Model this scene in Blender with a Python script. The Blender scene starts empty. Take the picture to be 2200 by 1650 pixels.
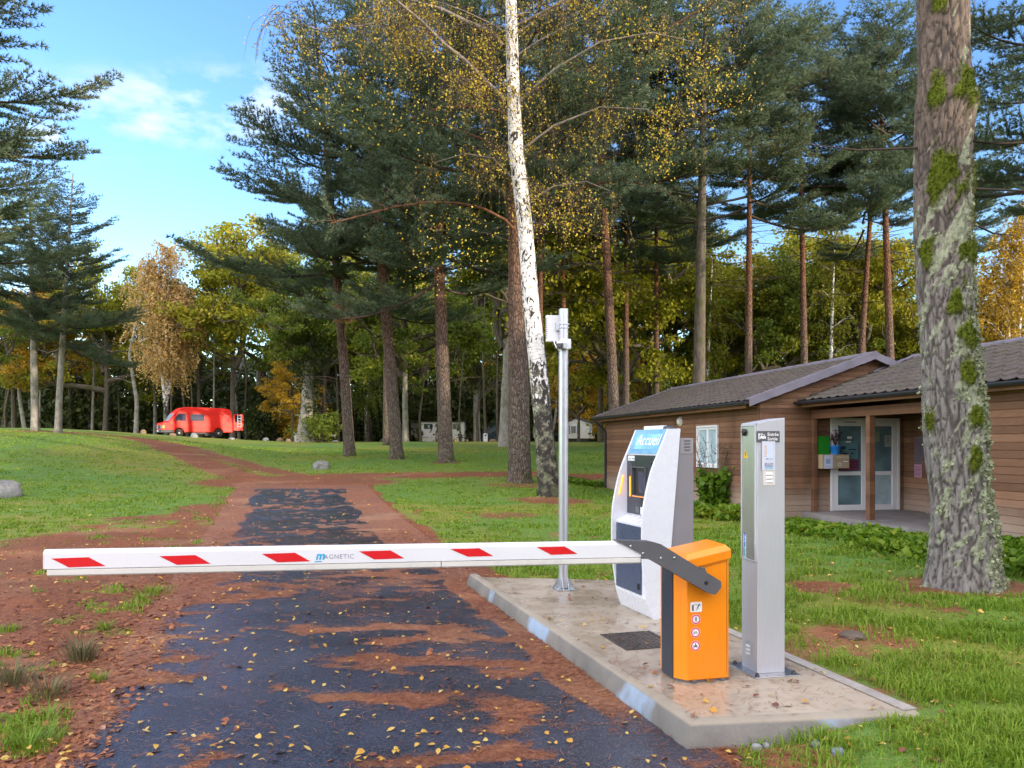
import bpy, math, random
import numpy as np
from mathutils import Vector, Matrix

R = math.radians
scene = bpy.context.scene
C = scene.collection
EYE = 1.68                       # eye height in metres
FPX, HORIZON = 1652.0, 955.0     # focal length and eye level in a 2200 px wide picture

# ------------------------------------------------------------------ camera
cd = bpy.data.cameras.new('camera')
cam = bpy.data.objects.new('camera', cd)
C.objects.link(cam)
cam.location = (0, 0, EYE)
cam.rotation_euler = (R(90), 0, 0)
cd.sensor_width = 36
cd.lens = FPX / 2200 * 36
cd.shift_y = (HORIZON - 825) / 2200
cd.clip_start = 0.1
cd.clip_end = 3000
scene.camera = cam

# ------------------------------------------------------------------ sun, sky, exposure
SUN_AZ, SUN_EL = 122, 9         # clockwise from straight ahead, above the horizon
world = bpy.data.worlds.new('World')
scene.world = world
world.use_nodes = True
wn, wl = world.node_tree.nodes, world.node_tree.links
bg = wn['Background']
bg.inputs[1].default_value = 0.15
sky = wn.new('ShaderNodeTexSky')
sky.sky_type = 'NISHITA'
sky.sun_disc = False
sky.sun_elevation = R(SUN_EL)
sky.sun_rotation = R(SUN_AZ)
sky.air_density = 1.0
sky.dust_density = 0.3
sky.ozone_density = 2.0
hs = wn.new('ShaderNodeHueSaturation')
hs.inputs['Saturation'].default_value = 1.22
hs.inputs['Hue'].default_value = .518
hs.inputs['Value'].default_value = 1.12
wl.new(sky.outputs[0], hs.inputs['Color'])


def build_clouds_and_fill():
    """thin fair-weather clouds, placed by direction in the sky, plus unseen fill cloud"""
    tc = wn.new('ShaderNodeTexCoord')
    mp = wn.new('ShaderNodeMapping')
    mp.inputs['Scale'].default_value = (8.5, 8.5, 19)
    mp.inputs['Location'].default_value = (0.9, 0.2, 0.3)
    wl.new(tc.outputs['Generated'], mp.inputs[0])
    nz = wn.new('ShaderNodeTexNoise')
    nz.inputs['Scale'].default_value = 1.5
    nz.inputs['Detail'].default_value = 9
    nz.inputs['Roughness'].default_value = 0.55
    wl.new(mp.outputs[0], nz.inputs['Vector'])
    rp = wn.new('ShaderNodeMapRange')
    rp.inputs[1].default_value = 0.45
    rp.inputs[2].default_value = 0.66
    wl.new(nz.outputs[0], rp.inputs[0])
    total = None
    for (px, py, rad) in ((215, 240, .11), (380, 225, .11), (540, 205, .10), (330, 265, .09), (470, 262, .09), (120, 300, .06)):
        d = Vector(((px - 1100) / FPX, 1, (HORIZON - py) / FPX)).normalized()
        sb = wn.new('ShaderNodeVectorMath'); sb.operation = 'SUBTRACT'
        sb.inputs[1].default_value = d
        wl.new(tc.outputs['Generated'], sb.inputs[0])
        sc = wn.new('ShaderNodeVectorMath'); sc.operation = 'MULTIPLY'
        sc.inputs[1].default_value = (1, 1, 2.0)
        wl.new(sb.outputs[0], sc.inputs[0])
        ln = wn.new('ShaderNodeVectorMath'); ln.operation = 'LENGTH'
        wl.new(sc.outputs[0], ln.inputs[0])
        mr = wn.new('ShaderNodeMapRange'); mr.interpolation_type = 'SMOOTHSTEP'
        mr.inputs[1].default_value = rad
        mr.inputs[2].default_value = 0.0
        wl.new(ln.outputs['Value'], mr.inputs[0])
        if total is None:
            total = mr.outputs[0]
        else:
            ad = wn.new('ShaderNodeMath'); ad.operation = 'MAXIMUM'
            wl.new(total, ad.inputs[0]); wl.new(mr.outputs[0], ad.inputs[1])
            total = ad.outputs[0]
    mu = wn.new('ShaderNodeMath'); mu.operation = 'MULTIPLY'; mu.use_clamp = True
    wl.new(rp.outputs[0], mu.inputs[0]); wl.new(total, mu.inputs[1])
    m2 = wn.new('ShaderNodeMath'); m2.operation = 'MULTIPLY'; m2.use_clamp = True
    m2.inputs[1].default_value = .9
    wl.new(mu.outputs[0], m2.inputs[0])
    mx = wn.new('ShaderNodeMix'); mx.data_type = 'RGBA'
    wl.new(m2.outputs[0], mx.inputs[0])
    wl.new(hs.outputs[0], mx.inputs[6])
    mx.inputs[7].default_value = (2.5, 2.65, 2.8, 1)
    # broken bright cloud, unseen behind the viewer, added as neutral fill light
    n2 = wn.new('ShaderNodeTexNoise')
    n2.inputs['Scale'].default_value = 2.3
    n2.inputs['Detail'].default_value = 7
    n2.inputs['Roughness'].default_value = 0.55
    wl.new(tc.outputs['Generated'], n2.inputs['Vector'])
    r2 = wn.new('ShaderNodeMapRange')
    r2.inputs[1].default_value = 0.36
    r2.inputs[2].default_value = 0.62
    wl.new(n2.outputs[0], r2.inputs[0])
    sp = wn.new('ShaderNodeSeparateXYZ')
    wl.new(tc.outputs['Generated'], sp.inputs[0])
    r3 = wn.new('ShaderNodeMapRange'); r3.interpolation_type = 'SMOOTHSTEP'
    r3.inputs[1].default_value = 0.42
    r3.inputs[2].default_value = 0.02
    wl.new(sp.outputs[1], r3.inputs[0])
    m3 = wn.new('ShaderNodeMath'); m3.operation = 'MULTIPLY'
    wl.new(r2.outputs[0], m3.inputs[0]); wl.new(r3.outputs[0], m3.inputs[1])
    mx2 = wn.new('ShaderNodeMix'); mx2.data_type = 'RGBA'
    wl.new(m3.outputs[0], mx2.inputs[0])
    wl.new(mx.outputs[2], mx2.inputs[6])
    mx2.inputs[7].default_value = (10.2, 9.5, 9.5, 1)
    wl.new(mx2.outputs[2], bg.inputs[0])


build_clouds_and_fill()
sd = bpy.data.lights.new('sun', 'SUN')
sun = bpy.data.objects.new('sun', sd)
C.objects.link(sun)
sd.energy = 2.0
sd.angle = R(0.6)
sd.color = (1.0, 0.84, 0.62)
SUNV = Vector((math.sin(R(SUN_AZ)) * math.cos(R(SUN_EL)), math.cos(R(SUN_AZ)) * math.cos(R(SUN_EL)), math.sin(R(SUN_EL))))
sun.location = SUNV * 60
sun.rotation_euler = SUNV.to_track_quat('Z', 'Y').to_euler()

scene.view_settings.view_transform = 'Standard'
scene.view_settings.look = 'None'
scene.view_settings.gamma = 1
scene.view_settings.use_curve_mapping = False
scene.view_settings.exposure = 1.7
scene.render.engine = 'CYCLES'
cy = scene.cycles
cy.max_bounces = 6
cy.diffuse_bounces = 3
cy.glossy_bounces = 3
cy.transmission_bounces = 4
cy.transparent_max_bounces = 6
cy.use_denoising = True
cy.caustics_reflective = False
cy.caustics_refractive = False
cy.sample_clamp_indirect = 6


# ------------------------------------------------------------------ numeric helpers
def ss(t):
    t = np.clip(t, 0, 1)
    return t * t * (3 - 2 * t)


_tab = np.random.RandomState(7).rand(256, 256)


def vnoise(x, y):
    x = np.asarray(x, float); y = np.asarray(y, float)
    xi = np.floor(x).astype(int); yi = np.floor(y).astype(int)
    fx = ss(x - xi); fy = ss(y - yi)
    a = _tab[xi & 255, yi & 255]; b = _tab[(xi + 1) & 255, yi & 255]
    c = _tab[xi & 255, (yi + 1) & 255]; d = _tab[(xi + 1) & 255, (yi + 1) & 255]
    return (a * (1 - fx) + b * fx) * (1 - fy) + (c * (1 - fx) + d * fx) * fy


def fbm(x, y, o=4):
    r = 0; a = .5; t = 0
    for k in range(o):
        r = r + a * vnoise(x * 2 ** k + 17.3 * k, y * 2 ** k + 5.1 * k); t += a; a *= .5
    return r / t


_by = [-1e4, 0, 18, 22, 28, 32, 36, 40, 50, 66, 95, 140, 1e4]
_bz = [0, 0, 0, .06, .25, .52, .80, 1.05, 1.5, 1.9, 2.0, 2.2, 2.2]


def ground_z(x, y):
    """height of the ground: level by the barrier, rising towards the back and the left"""
    x = np.asarray(x, float); y = np.asarray(y, float)
    yy = y - 5 * ss((x - 0) / 4)
    b = np.interp(yy, _by, _bz)
    v = np.where(y > 1, -x / np.maximum(y, 1), 0)
    add = 1.2 * ss((v - .25) / .4) * ss((y - 22) / 25)
    bump = (fbm(x * .35 + 40, y * .35 + 9, 3) - .5) * .10 * ss((np.hypot(x, y) - 8) / 12)
    rise = .112 * ss((x - 1.30 - .05 * np.abs(y - 4.5)) / .9) * ss((16 - y) / 4)
    return b + add + bump + rise


def ray(px, py):
    return Vector(((px - 1100) / FPX, 1, (HORIZON - py) / FPX))


EYEV = Vector((0, 0, EYE))


def G(px, py, z=0.0):
    """the spot on a level plane that is seen at this place in the photograph"""
    d = ray(px, py)
    return EYEV + d * ((z - EYE) / d.z)


def D(px, py, Y):
    return EYEV + ray(px, py) * Y


def T(px, py, lo=2.0, hi=130.0):
    """the spot on the terrain seen there"""
    d = ray(px, py); y = lo
    while y < hi:
        p = EYEV + d * y
        if p.z <= float(ground_z(p.x, p.y)):
            return p
        y += .05 + y * .002
    return p


class Plane:
    """an upright plane with origin o, horizontal direction u and outward normal n (towards the road side)"""
    def __init__(s, o, ang):
        s.o = Vector(o); s.u = Vector((math.cos(R(ang)), math.sin(R(ang)), 0)); s.n = Vector((math.sin(R(ang)), -math.cos(R(ang)), 0))

    def sz(s, px, py, off=0):
        d = ray(px, py); o = s.o + s.n * off
        t = (o - EYEV).dot(s.n) / d.dot(s.n)
        p = EYEV + d * t
        return ((p - s.o).dot(s.u), p.z)

    def at(s, a, z, off=0):
        p = s.o + s.u * a + s.n * off
        return Vector((p.x, p.y, z))


# ------------------------------------------------------------------ mesh collecting
class Geo:
    def __init__(s):
        s.v = []; s.nv = 0; s.cnt = []; s.idx = []; s.mi = []; s.sm = []

    def raw(s, V, faces, m=0, smooth=False):
        V = np.asarray(V, float).reshape(-1, 3)
        for f in faces:
            s.cnt.append(np.array([len(f)])); s.idx.append(np.asarray(f) + s.nv)
        n = len(faces)
        s.mi.append(np.full(n, m)); s.sm.append(np.full(n, smooth))
        s.v.append(V); s.nv += len(V)

    def arr(s, V, F, m=0, smooth=False):
        V = np.asarray(V, float).reshape(-1, 3); F = np.asarray(F)
        if len(F) == 0:
            return
        s.cnt.append(np.full(len(F), F.shape[1])); s.idx.append(F.ravel() + s.nv)
        s.mi.append(np.full(len(F), m)); s.sm.append(np.full(len(F), smooth))
        s.v.append(V); s.nv += len(V)

    def box(s, c, size, m=0, ax=None):
        """box about centre c; ax = (u, v, w) axes"""
        c = Vector(c); u, v, w = ax if ax else (Vector((1, 0, 0)), Vector((0, 1, 0)), Vector((0, 0, 1)))
        a, b, d = [k / 2 for k in size]
        V = [c + u * (a * i) + v * (b * j) + w * (d * k) for i in (-1, 1) for j in (-1, 1) for k in (-1, 1)]
        s.raw([tuple(p) for p in V], [(0, 1, 3, 2), (4, 6, 7, 5), (0, 4, 5, 1), (2, 3, 7, 6), (0, 2, 6, 4), (1, 5, 7, 3)], m)

    def prism(s, pts, d, m=0, smooth=False, caps=True):
        """closed ring of 3-D points swept by vector d"""
        pts = [Vector(p) for p in pts]; d = Vector(d); n = len(pts)
        nrm = Vector((0, 0, 0))
        for i in range(n):
            a, b = pts[i], pts[(i + 1) % n]
            nrm += a.cross(b)
        if nrm.dot(d) > 0:
            pts.reverse()
        V = [tuple(p) for p in pts] + [tuple(p + d) for p in pts]
        sides = [(i, i + n, (i + 1) % n + n, (i + 1) % n) for i in range(n)]
        s.raw(V, sides, m, smooth)
        if caps:
            s.raw([tuple(p) for p in pts], [tuple(range(n))], m)
            s.raw([tuple(p + d) for p in pts], [tuple(reversed(range(n)))], m)

    def tube(s, pts, rad, k=6, m=0, cap=True, smooth=True):
        P = np.asarray([tuple(p) for p in pts], float); n = len(P)
        rad = np.broadcast_to(np.asarray(rad, float), (n,))
        t = np.gradient(P, axis=0); t /= np.linalg.norm(t, axis=1)[:, None] + 1e-12
        ref = np.array([0, 0, 1.0]) if abs(t[:, 2]).mean() < .8 else np.array([0, 1.0, 0])
        a = np.cross(t, ref); a /= np.linalg.norm(a, axis=1)[:, None] + 1e-12
        b = np.cross(t, a)
        th = np.arange(k) * 2 * np.pi / k
        ring = P[:, None, :] + rad[:, None, None] * (np.cos(th)[None, :, None] * a[:, None, :] + np.sin(th)[None, :, None] * b[:, None, :])
        i = np.arange(n - 1)[:, None] * k; j = np.arange(k)[None, :]; j2 = (j + 1) % k
        F = np.stack([i + j, i + j2, i + k + j2, i + k + j], -1).reshape(-1, 4)
        s.arr(ring.reshape(-1, 3), F, m, smooth)
        if cap:
            s.raw(ring[0], [tuple(range(k))], m); s.raw(ring[-1], [tuple(reversed(range(k)))], m)

    def lathe(s, c, prof, k=20, m=0, axis=None):
        """profile of (radius, height) turned about the vertical, or about axis, through c"""
        c = Vector(c); w = Vector(axis).normalized() if axis else Vector((0, 0, 1))
        u = w.orthogonal().normalized(); v = w.cross(u)
        V = []; n = len(prof)
        for r, h in prof:
            for i in range(k):
                a = 2 * math.pi * i / k
                V.append(tuple(c + w * h + (u * math.cos(a) + v * math.sin(a)) * r))
        F = [(i * k + j, i * k + (j + 1) % k, (i + 1) * k + (j + 1) % k, (i + 1) * k + j) for i in range(n - 1) for j in range(k)]
        s.raw(V, F, m, True)
        s.raw(V[:k], [tuple(reversed(range(k)))], m); s.raw(V[-k:], [tuple(range(k))], m)

    def quad(s, a, b, c, d, m=0):
        s.raw([tuple(a), tuple(b), tuple(c), tuple(d)], [(0, 1, 2, 3)], m)

    def build(s, name, mats, parent=None, loc=None, bevel=0, seg=2):
        """link everything collected as ONE mesh object (coordinates were given in the world)"""
        V = np.concatenate(s.v) if s.v else np.zeros((0, 3))
        o = Vector(loc) if loc is not None else (parent.matrix_basis.translation if parent and not parent.parent else Vector((0, 0, 0)))
        if parent is not None and parent.parent is not None:
            o = parent.parent.matrix_basis.translation
        V = V - np.array(o)
        me = bpy.data.meshes.new(name)
        cnt = np.concatenate(s.cnt).astype(np.int32); idx = np.concatenate(s.idx).astype(np.int32)
        me.vertices.add(len(V)); me.vertices.foreach_set('co', V.astype(np.float32).ravel())
        me.loops.add(len(idx)); me.loops.foreach_set('vertex_index', idx)
        me.polygons.add(len(cnt))
        st = np.zeros(len(cnt), np.int32); st[1:] = np.cumsum(cnt)[:-1]
        me.polygons.foreach_set('loop_start', st)
        me.polygons.foreach_set('material_index', np.concatenate(s.mi).astype(np.int32))
        me.polygons.foreach_set('use_smooth', np.concatenate(s.sm).astype(bool))
        for mt in (mats if isinstance(mats, (list, tuple)) else [mats]):
            me.materials.append(mt)
        me.update(calc_edges=True)
        ob = bpy.data.objects.new(name, me)
        C.objects.link(ob)
        if parent is not None:
            ob.parent = parent
        elif loc is not None:
            ob.location = loc
        if bevel:
            bv = ob.modifiers.new('bevel', 'BEVEL'); bv.width = bevel; bv.segments = seg; bv.limit_method = 'ANGLE'; bv.angle_limit = R(35)
        return ob


def tag(o, label=None, cat=None, group=None, kind=None):
    if label: o['label'] = label
    if cat: o['category'] = cat
    if group: o['group'] = group
    if kind: o['kind'] = kind
    return o


def thing(name, label, cat, loc, group=None):
    o = bpy.data.objects.new(name, None)
    o.empty_display_size = .2
    C.objects.link(o); o.location = loc
    return tag(o, label, cat, group)


def copy_tree(o, parent=None):
    c = o.copy(); C.objects.link(c)
    if parent is not None:
        c.parent = parent
    for ch in list(o.children):
        copy_tree(ch, c)
    return c


def text_into(geo, body, size, o, u, v, m=0, shear=0, align='LEFT', bold=0, spacing=1):
    """letters as flat faces at origin o, along u, upright along v"""
    cu = bpy.data.curves.new('lettering', 'FONT')
    cu.body = body; cu.size = size; cu.align_x = align; cu.shear = shear; cu.offset = bold; cu.space_character = spacing
    cu.resolution_u = 3
    ob = bpy.data.objects.new('lettering', cu); C.objects.link(ob)
    dg = bpy.context.evaluated_depsgraph_get()
    ev = ob.evaluated_get(dg); me = ev.to_mesh()
    V = [tuple(Vector(o) + Vector(u) * p.co.x + Vector(v) * p.co.y) for p in me.vertices]
    F = [tuple(p.vertices) for p in me.polygons]
    ev.to_mesh_clear()
    bpy.data.objects.remove(ob); bpy.data.curves.remove(cu)
    if V:
        geo.raw(V, F, m)


# ------------------------------------------------------------------ materials
class NB:
    """small node-graph writer"""
    def __init__(s, name):
        s.m = bpy.data.materials.new(name); s.m.use_nodes = True
        s.t = s.m.node_tree; s.n = s.t.nodes; s.l = s.t.links
        s.b = s.n['Principled BSDF']; s.out = s.n['Material Output']
        s._tc = None

    def tc(s, k='Object'):
        if s._tc is None: s._tc = s.n.new('ShaderNodeTexCoord')
        return s._tc.outputs[k]

    def pos(s):
        return s.n.new('ShaderNodeNewGeometry').outputs['Position']

    def link(s, a, b):
        if isinstance(a, (int, float)): b.default_value = a
        elif isinstance(a, (tuple, list)): b.default_value = tuple(a) + ((1,) if len(a) == 3 and len(b.default_value) == 4 else ())
        else: s.l.new(a, b)

    def map(s, vec, scale=(1, 1, 1), rot=(0, 0, 0)):
        n = s.n.new('ShaderNodeMapping'); n.inputs['Scale'].default_value = scale; n.inputs['Rotation'].default_value = rot
        s.l.new(vec, n.inputs[0]); return n.outputs[0]

    def noise(s, vec, scale, detail=4, rough=.55, dist=0):
        n = s.n.new('ShaderNodeTexNoise'); n.inputs['Scale'].default_value = scale; n.inputs['Detail'].default_value = detail
        n.inputs['Roughness'].default_value = rough; n.inputs['Distortion'].default_value = dist
        s.l.new(vec, n.inputs['Vector']); return n.outputs[0]

    def voro(s, vec, scale, feat='F1', out='Distance', rnd=1):
        n = s.n.new('ShaderNodeTexVoronoi'); n.feature = feat; n.inputs['Scale'].default_value = scale; n.inputs['Randomness'].default_value = rnd
        s.l.new(vec, n.inputs['Vector']); return n.outputs[out]

    def rng(s, v, a, b, c=0, d=1, smooth=False):
        n = s.n.new('ShaderNodeMapRange')
        if smooth: n.interpolation_type = 'SMOOTHSTEP'
        for k, x in zip((1, 2, 3, 4), (a, b, c, d)): n.inputs[k].default_value = x
        s.l.new(v, n.inputs[0]); return n.outputs[0]

    def mix(s, f, a, b, mode='MIX'):
        n = s.n.new('ShaderNodeMix'); n.data_type = 'RGBA'; n.blend_type = mode
        s.link(f, n.inputs[0]); s.link(a, n.inputs[6]); s.link(b, n.inputs[7]); return n.outputs[2]

    def math(s, op, a, b=0, clamp=False):
        n = s.n.new('ShaderNodeMath'); n.operation = op; n.use_clamp = clamp
        s.link(a, n.inputs[0]); s.link(b, n.inputs[1]); return n.outputs[0]

    def attr(s, name):
        n = s.n.new('ShaderNodeAttribute'); n.attribute_name = name; return n.outputs['Fac']

    def ramp(s, v, stops):
        n = s.n.new('ShaderNodeValToRGB'); e = n.color_ramp.elements
        while len(e) > 1: e.remove(e[0])
        e[0].position = stops[0][0]; e[0].color = tuple(stops[0][1]) + (1,)
        for p, c in stops[1:]:
            k = e.new(p); k.color = tuple(c) + (1,)
        s.l.new(v, n.inputs[0]); return n.outputs[0]

    def xyz(s, v):
        n = s.n.new('ShaderNodeSeparateXYZ'); s.l.new(v, n.inputs[0]); return n.outputs

    def bump(s, h, strength=.4, dist=.02, prev=None):
        n = s.n.new('ShaderNodeBump'); n.inputs['Strength'].default_value = strength; n.inputs['Distance'].default_value = dist
        s.l.new(h, n.inputs['Height'])
        if prev is not None: s.l.new(prev, n.inputs['Normal'])
        return n.outputs[0]

    def set(s, **k):
        for a, v in k.items():
            s.link(v, s.b.inputs[{'col': 'Base Color', 'rough': 'Roughness', 'metal': 'Metallic', 'spec': 'Specular IOR Level', 'nrm': 'Normal',
                                  'em': 'Emission Color', 'es': 'Emission Strength', 'alpha': 'Alpha', 'coat': 'Coat Weight', 'trans': 'Transmission Weight', 'sub': 'Subsurface Weight'}[a]])
        return s.m


def paint(name, col, rough=.4, metal=0, var=.08, scale=3, dirt=.0, spec=.5, bump=0, coat=0):
    b = NB(name); p = b.tc()
    nz = b.noise(p, scale, 5)
    lo = [c * (1 - var) for c in col]; hi = [min(1, c * (1 + var)) for c in col]
    c = b.mix(b.rng(nz, .3, .7), lo, hi)
    if dirt:
        d = b.rng(b.noise(b.map(p, (3, 3, .8)), 5, 6, .65), .52, .75, 0, dirt)
        c = b.mix(d, c, (.10, .085, .06))
    r = b.rng(b.noise(p, scale * 6, 3), .3, .7, rough * .85, min(1, rough * 1.15))
    b.set(col=c, rough=r, metal=metal, spec=spec, coat=coat)
    if bump:
        b.set(nrm=b.bump(b.noise(p, 60, 3), bump, .003))
    return b.m


def foliage(name, stops, trans=.3, rough=.6, mode='leaf'):
    """leaf colour varies leaf by leaf and clump by clump"""
    b = NB(name)
    g = b.n.new('ShaderNodeNewGeometry'); oi = b.n.new('ShaderNodeObjectInfo')
    nz = b.noise(b.tc(), .55, 3)
    f = b.math('ADD', b.math('MULTIPLY', g.outputs['Random Per Island'], .55), b.math('MULTIPLY', b.rng(nz, .3, .7), .45))
    f = b.math('ADD', f, b.math('MULTIPLY', b.math('SUBTRACT', oi.outputs['Random'], .5), .18), True)
    c = b.ramp(f, stops)
    df = b.n.new('ShaderNodeBsdfPrincipled')
    b.l.new(c, b.b.inputs['Base Color']); b.set(rough=rough, spec=.25)
    tr = b.n.new('ShaderNodeBsdfTranslucent'); b.l.new(b.mix(.35, c, (1, 1, .3), 'MULTIPLY'), tr.inputs[0])
    b.n.remove(df)
    mx = b.n.new('ShaderNodeMixShader'); mx.inputs[0].default_value = trans
    b.l.new(b.b.outputs[0], mx.inputs[1]); b.l.new(tr.outputs[0], mx.inputs[2]); b.l.new(mx.outputs[0], b.out.inputs[0])
    return b.m
# ------------------------------------------------------------------ ground: where litter, tracks and grass lie
rs = np.random.RandomState(3)


def seg_dist(x, y, pts):
    d = np.full(np.shape(x), 1e9)
    for (ax, ay), (bx, by) in zip(pts[:-1], pts[1:]):
        vx, vy = bx - ax, by - ay; L = vx * vx + vy * vy + 1e-9
        t = np.clip(((x - ax) * vx + (y - ay) * vy) / L, 0, 1)
        d = np.minimum(d, np.hypot(x - ax - t * vx, y - ay - t * vy))
    return d


def line_px(*p):
    return [tuple(T(a, b))[:2] for a, b in p]


RUT_A = line_px((600, 1046), (545, 1030), (470, 1008), (400, 978), (345, 956), (300, 943), (180, 931), (60, 926))
RUT_B = line_px((720, 1040), (620, 1018), (540, 1001), (480, 984), (430, 967), (385, 956), (330, 946))
RUT_C = line_px((560, 1030), (700, 1025), (850, 1022), (1000, 1019), (1100, 1019), (1290, 1024))
RUT_D = line_px((0, 986), (200, 991), (380, 1000), (460, 1004))
STRIP = line_px((870, 960), (1000, 962), (1110, 966))


def road_x(y):
    y = np.asarray(y, float)
    return -2.26 - .313 * (y - 4.05), .93 - .272 * (y - 4.22)


SLAB = [G(1494, 1546, .13), G(1970, 1525, .13), G(1322, 1246, .13), G(1030, 1240, .13)]


def in_slab(x, y, grow=0):
    c = [(p.x, p.y) for p in SLAB]; r = np.ones(np.shape(x), bool)
    for (ax, ay), (bx, by) in zip(c, c[1:] + c[:1]):
        L = math.hypot(bx - ax, by - ay)
        r &= ((bx - ax) * (y - ay) - (by - ay) * (x - ax)) / L > -grow
    return r


TREE_FEET = []            # filled below: spots ringed with needles


def litter_at(x, y):
    """0 = grass, 1 = brown needles and leaves"""
    lx, rx = road_x(y)
    n1 = fbm(x * .7, y * .7, 4); n2 = fbm(x * 2.6 + 9, y * 2.6, 3)
    n = n1 * .65 + n2 * .35
    left = ss((x + 9.3 - np.clip((y - 22) * .2, 0, 3) * -1 + (n - .5) * 5) / 1.9) * (x < (lx + rx) / 2)
    left = left * ss((32 - y) / 5)
    green_near = ss((n2 - .60) / .1) * ss((2.2 - np.abs(x - lx + .9)) / 1.0) * .55
    left = left - green_near
    inroad = ((x > lx - .2) & (x < rx + .25)).astype(float) * (y < 27.5)
    rstrip = ss(1 - (x - rx - .15 + (n - .5) * .9) / .45) * (x > rx - .4) * (y < 28) * (y > 8.6)
    o = np.maximum(np.maximum(left, inroad), rstrip)
    sl = ss(1 - (seg_dist(x, y, [(SLAB[3].x, SLAB[3].y), (SLAB[2].x, SLAB[2].y)]) - .1) / .4) * .9
    o = np.maximum(o, sl)
    for ax, ay, rr, k in TREE_FEET:
        d = np.hypot(x - ax, y - ay)
        o = np.maximum(o, ss(1 - (d - rr * .35 + (n - .5) * rr * .9) / (rr * .65)) * k)
    patch = ss((n2 * .6 + n1 * .4 - .585) / .10) * .62 * (x > rx) * (y < 20)
    o = np.maximum(o, patch)
    # the twin rutted track and its right-hand branch
    w = (n2 - .5) * .8
    o = np.maximum(o, ss(1 - (seg_dist(x, y, RUT_A) - .35 + w * .8) / .9))
    o = np.maximum(o, ss(1 - (seg_dist(x, y, RUT_B) - .22 + w * .8) / .7) * .9)
    o = np.maximum(o, ss(1 - (seg_dist(x, y, RUT_C) - .55 + w) / .9) * .95)
    jx, jy = T(640, 1038)[:2]
    o = np.maximum(o, ss(1 - (np.hypot((x - jx) / 1.6, (y - jy)) - 1.2 + w) / 2.2))
    o = np.maximum(o, ss(1 - (seg_dist(x, y, RUT_D) - .1 + w * .5) / .5) * .55)
    return np.clip(o, 0, 1)


def graded(lo, a, b, hi, step, g):
    r = list(np.arange(a, b, step)); s = step; q = r[-1]
    while q < hi: s *= g; q += s; r.append(q)
    s = step; q = a; L = []
    while q > lo: s *= g; q -= s; L.append(q)
    return np.array(L[::-1] + r)


def grid_mesh(name, X, Y, Z, attrs, mat):
    ny, nx = X.shape
    V = np.stack([X, Y, Z], -1).reshape(-1, 3)
    i = np.arange(ny - 1)[:, None] * nx + np.arange(nx - 1)[None, :]
    F = np.stack([i, i + 1, i + nx + 1, i + nx], -1).reshape(-1, 4)
    g = Geo(); g.arr(V, F, 0, True)
    ob = g.build(name, mat)
    for k, a in attrs.items():
        at = ob.data.attributes.new(k, 'FLOAT', 'POINT'); at.data.foreach_set('value', a.astype(np.float32).ravel())
    return ob


def litter_colour(b, p):
    """brown fallen needles and leaves, with flecks"""
    n1 = b.noise(p, 9, 5, .7); n2 = b.noise(b.map(p, (1, 1, 1), (0, 0, .6)), 55, 3, .7); v = b.voro(p, 26, 'F1', 'Color')
    c = b.mix(b.rng(n1, .3, .7), (.085, .034, .020), (.205, .088, .048))
    n7 = b.noise(p, 16, 6, .75); c = b.mix(b.rng(n7, .50, .62, 0, .8), c, (.045, .017, .012)); c = b.mix(b.rng(n7, .44, .34, 0, .7), c, (.36, .175, .085))
    n5 = b.noise(b.map(p, (1, 2.6, 1), (0, 0, .4)), 48, 4, .8); n6 = b.noise(b.map(p, (2.4, 1, 1), (0, 0, -.3)), 75, 3, .8)
    c = b.mix(b.rng(n5, .48, .62), c, (.31, .135, .066))
    c = b.mix(b.rng(n6, .52, .64), c, (.055, .019, .013))
    c = b.mix(b.rng(n2, .56, .68, 0, .6), c, (.42, .20, .10))
    f = b.math('GREATER_THAN', b.xyz(v)[0], .90)
    c = b.mix(b.math('MULTIPLY', f, b.rng(b.voro(p, 26), .35, .15, 0, .8)), c, (.42, .22, .09))
    big = b.noise(p, .8, 3); soil = b.noise(p, .55, 5, .6)
    c = b.mix(b.rng(soil, .52, .66, 0, .55), c, (.30, .18, .105))
    return b.mix(b.rng(big, .35, .65), c, (1.25, 1.05, .9), 'MULTIPLY'), n2


def lawn_material():
    b = NB('lawn')
    p = b.pos()
    lc, ln = litter_colour(b, p)
    n0 = b.noise(p, .22, 4); n1 = b.noise(p, 1.7, 5, .6); n2 = b.noise(b.map(p, (1, .45, 1)), 24, 4, .7); n3 = b.noise(p, 110, 2)
    c = b.mix(b.rng(n1, .3, .7), (.105, .200, .020), (.19, .31, .030))
    c = b.mix(b.rng(n2, .35, .65), c, (.17, .26, .045))
    c = b.mix(b.rng(n0, .38, .62, 0, .55), c, (.085, .235, .060))
    c = b.mix(b.rng(n3, .35, .7, 0, .55), c, (.030, .060, .009))
    dry = b.attr('dry')
    c = b.mix(b.math('MULTIPLY', dry, b.rng(n1, .3, .6, .4, 1)), c, (.27, .20, .04))
    lit = b.attr('litter')
    edge = b.math('ADD', lit, b.math('MULTIPLY', b.math('SUBTRACT', b.noise(p, 13, 5, .75), .5), 1.1))
    f = b.rng(edge, .36, .64)
    fl = b.math('MULTIPLY', b.rng(b.noise(p, 22, 6, .8), .54, .64), b.rng(b.noise(p, 1.1, 4), .38, .6, .15, .75))
    f = b.math('MAXIMUM', f, fl)
    b.set(col=b.mix(f, c, lc), rough=.85, spec=.2, nrm=b.bump(b.math('ADD', n2, n3), .55, .03))
    return b.m


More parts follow.
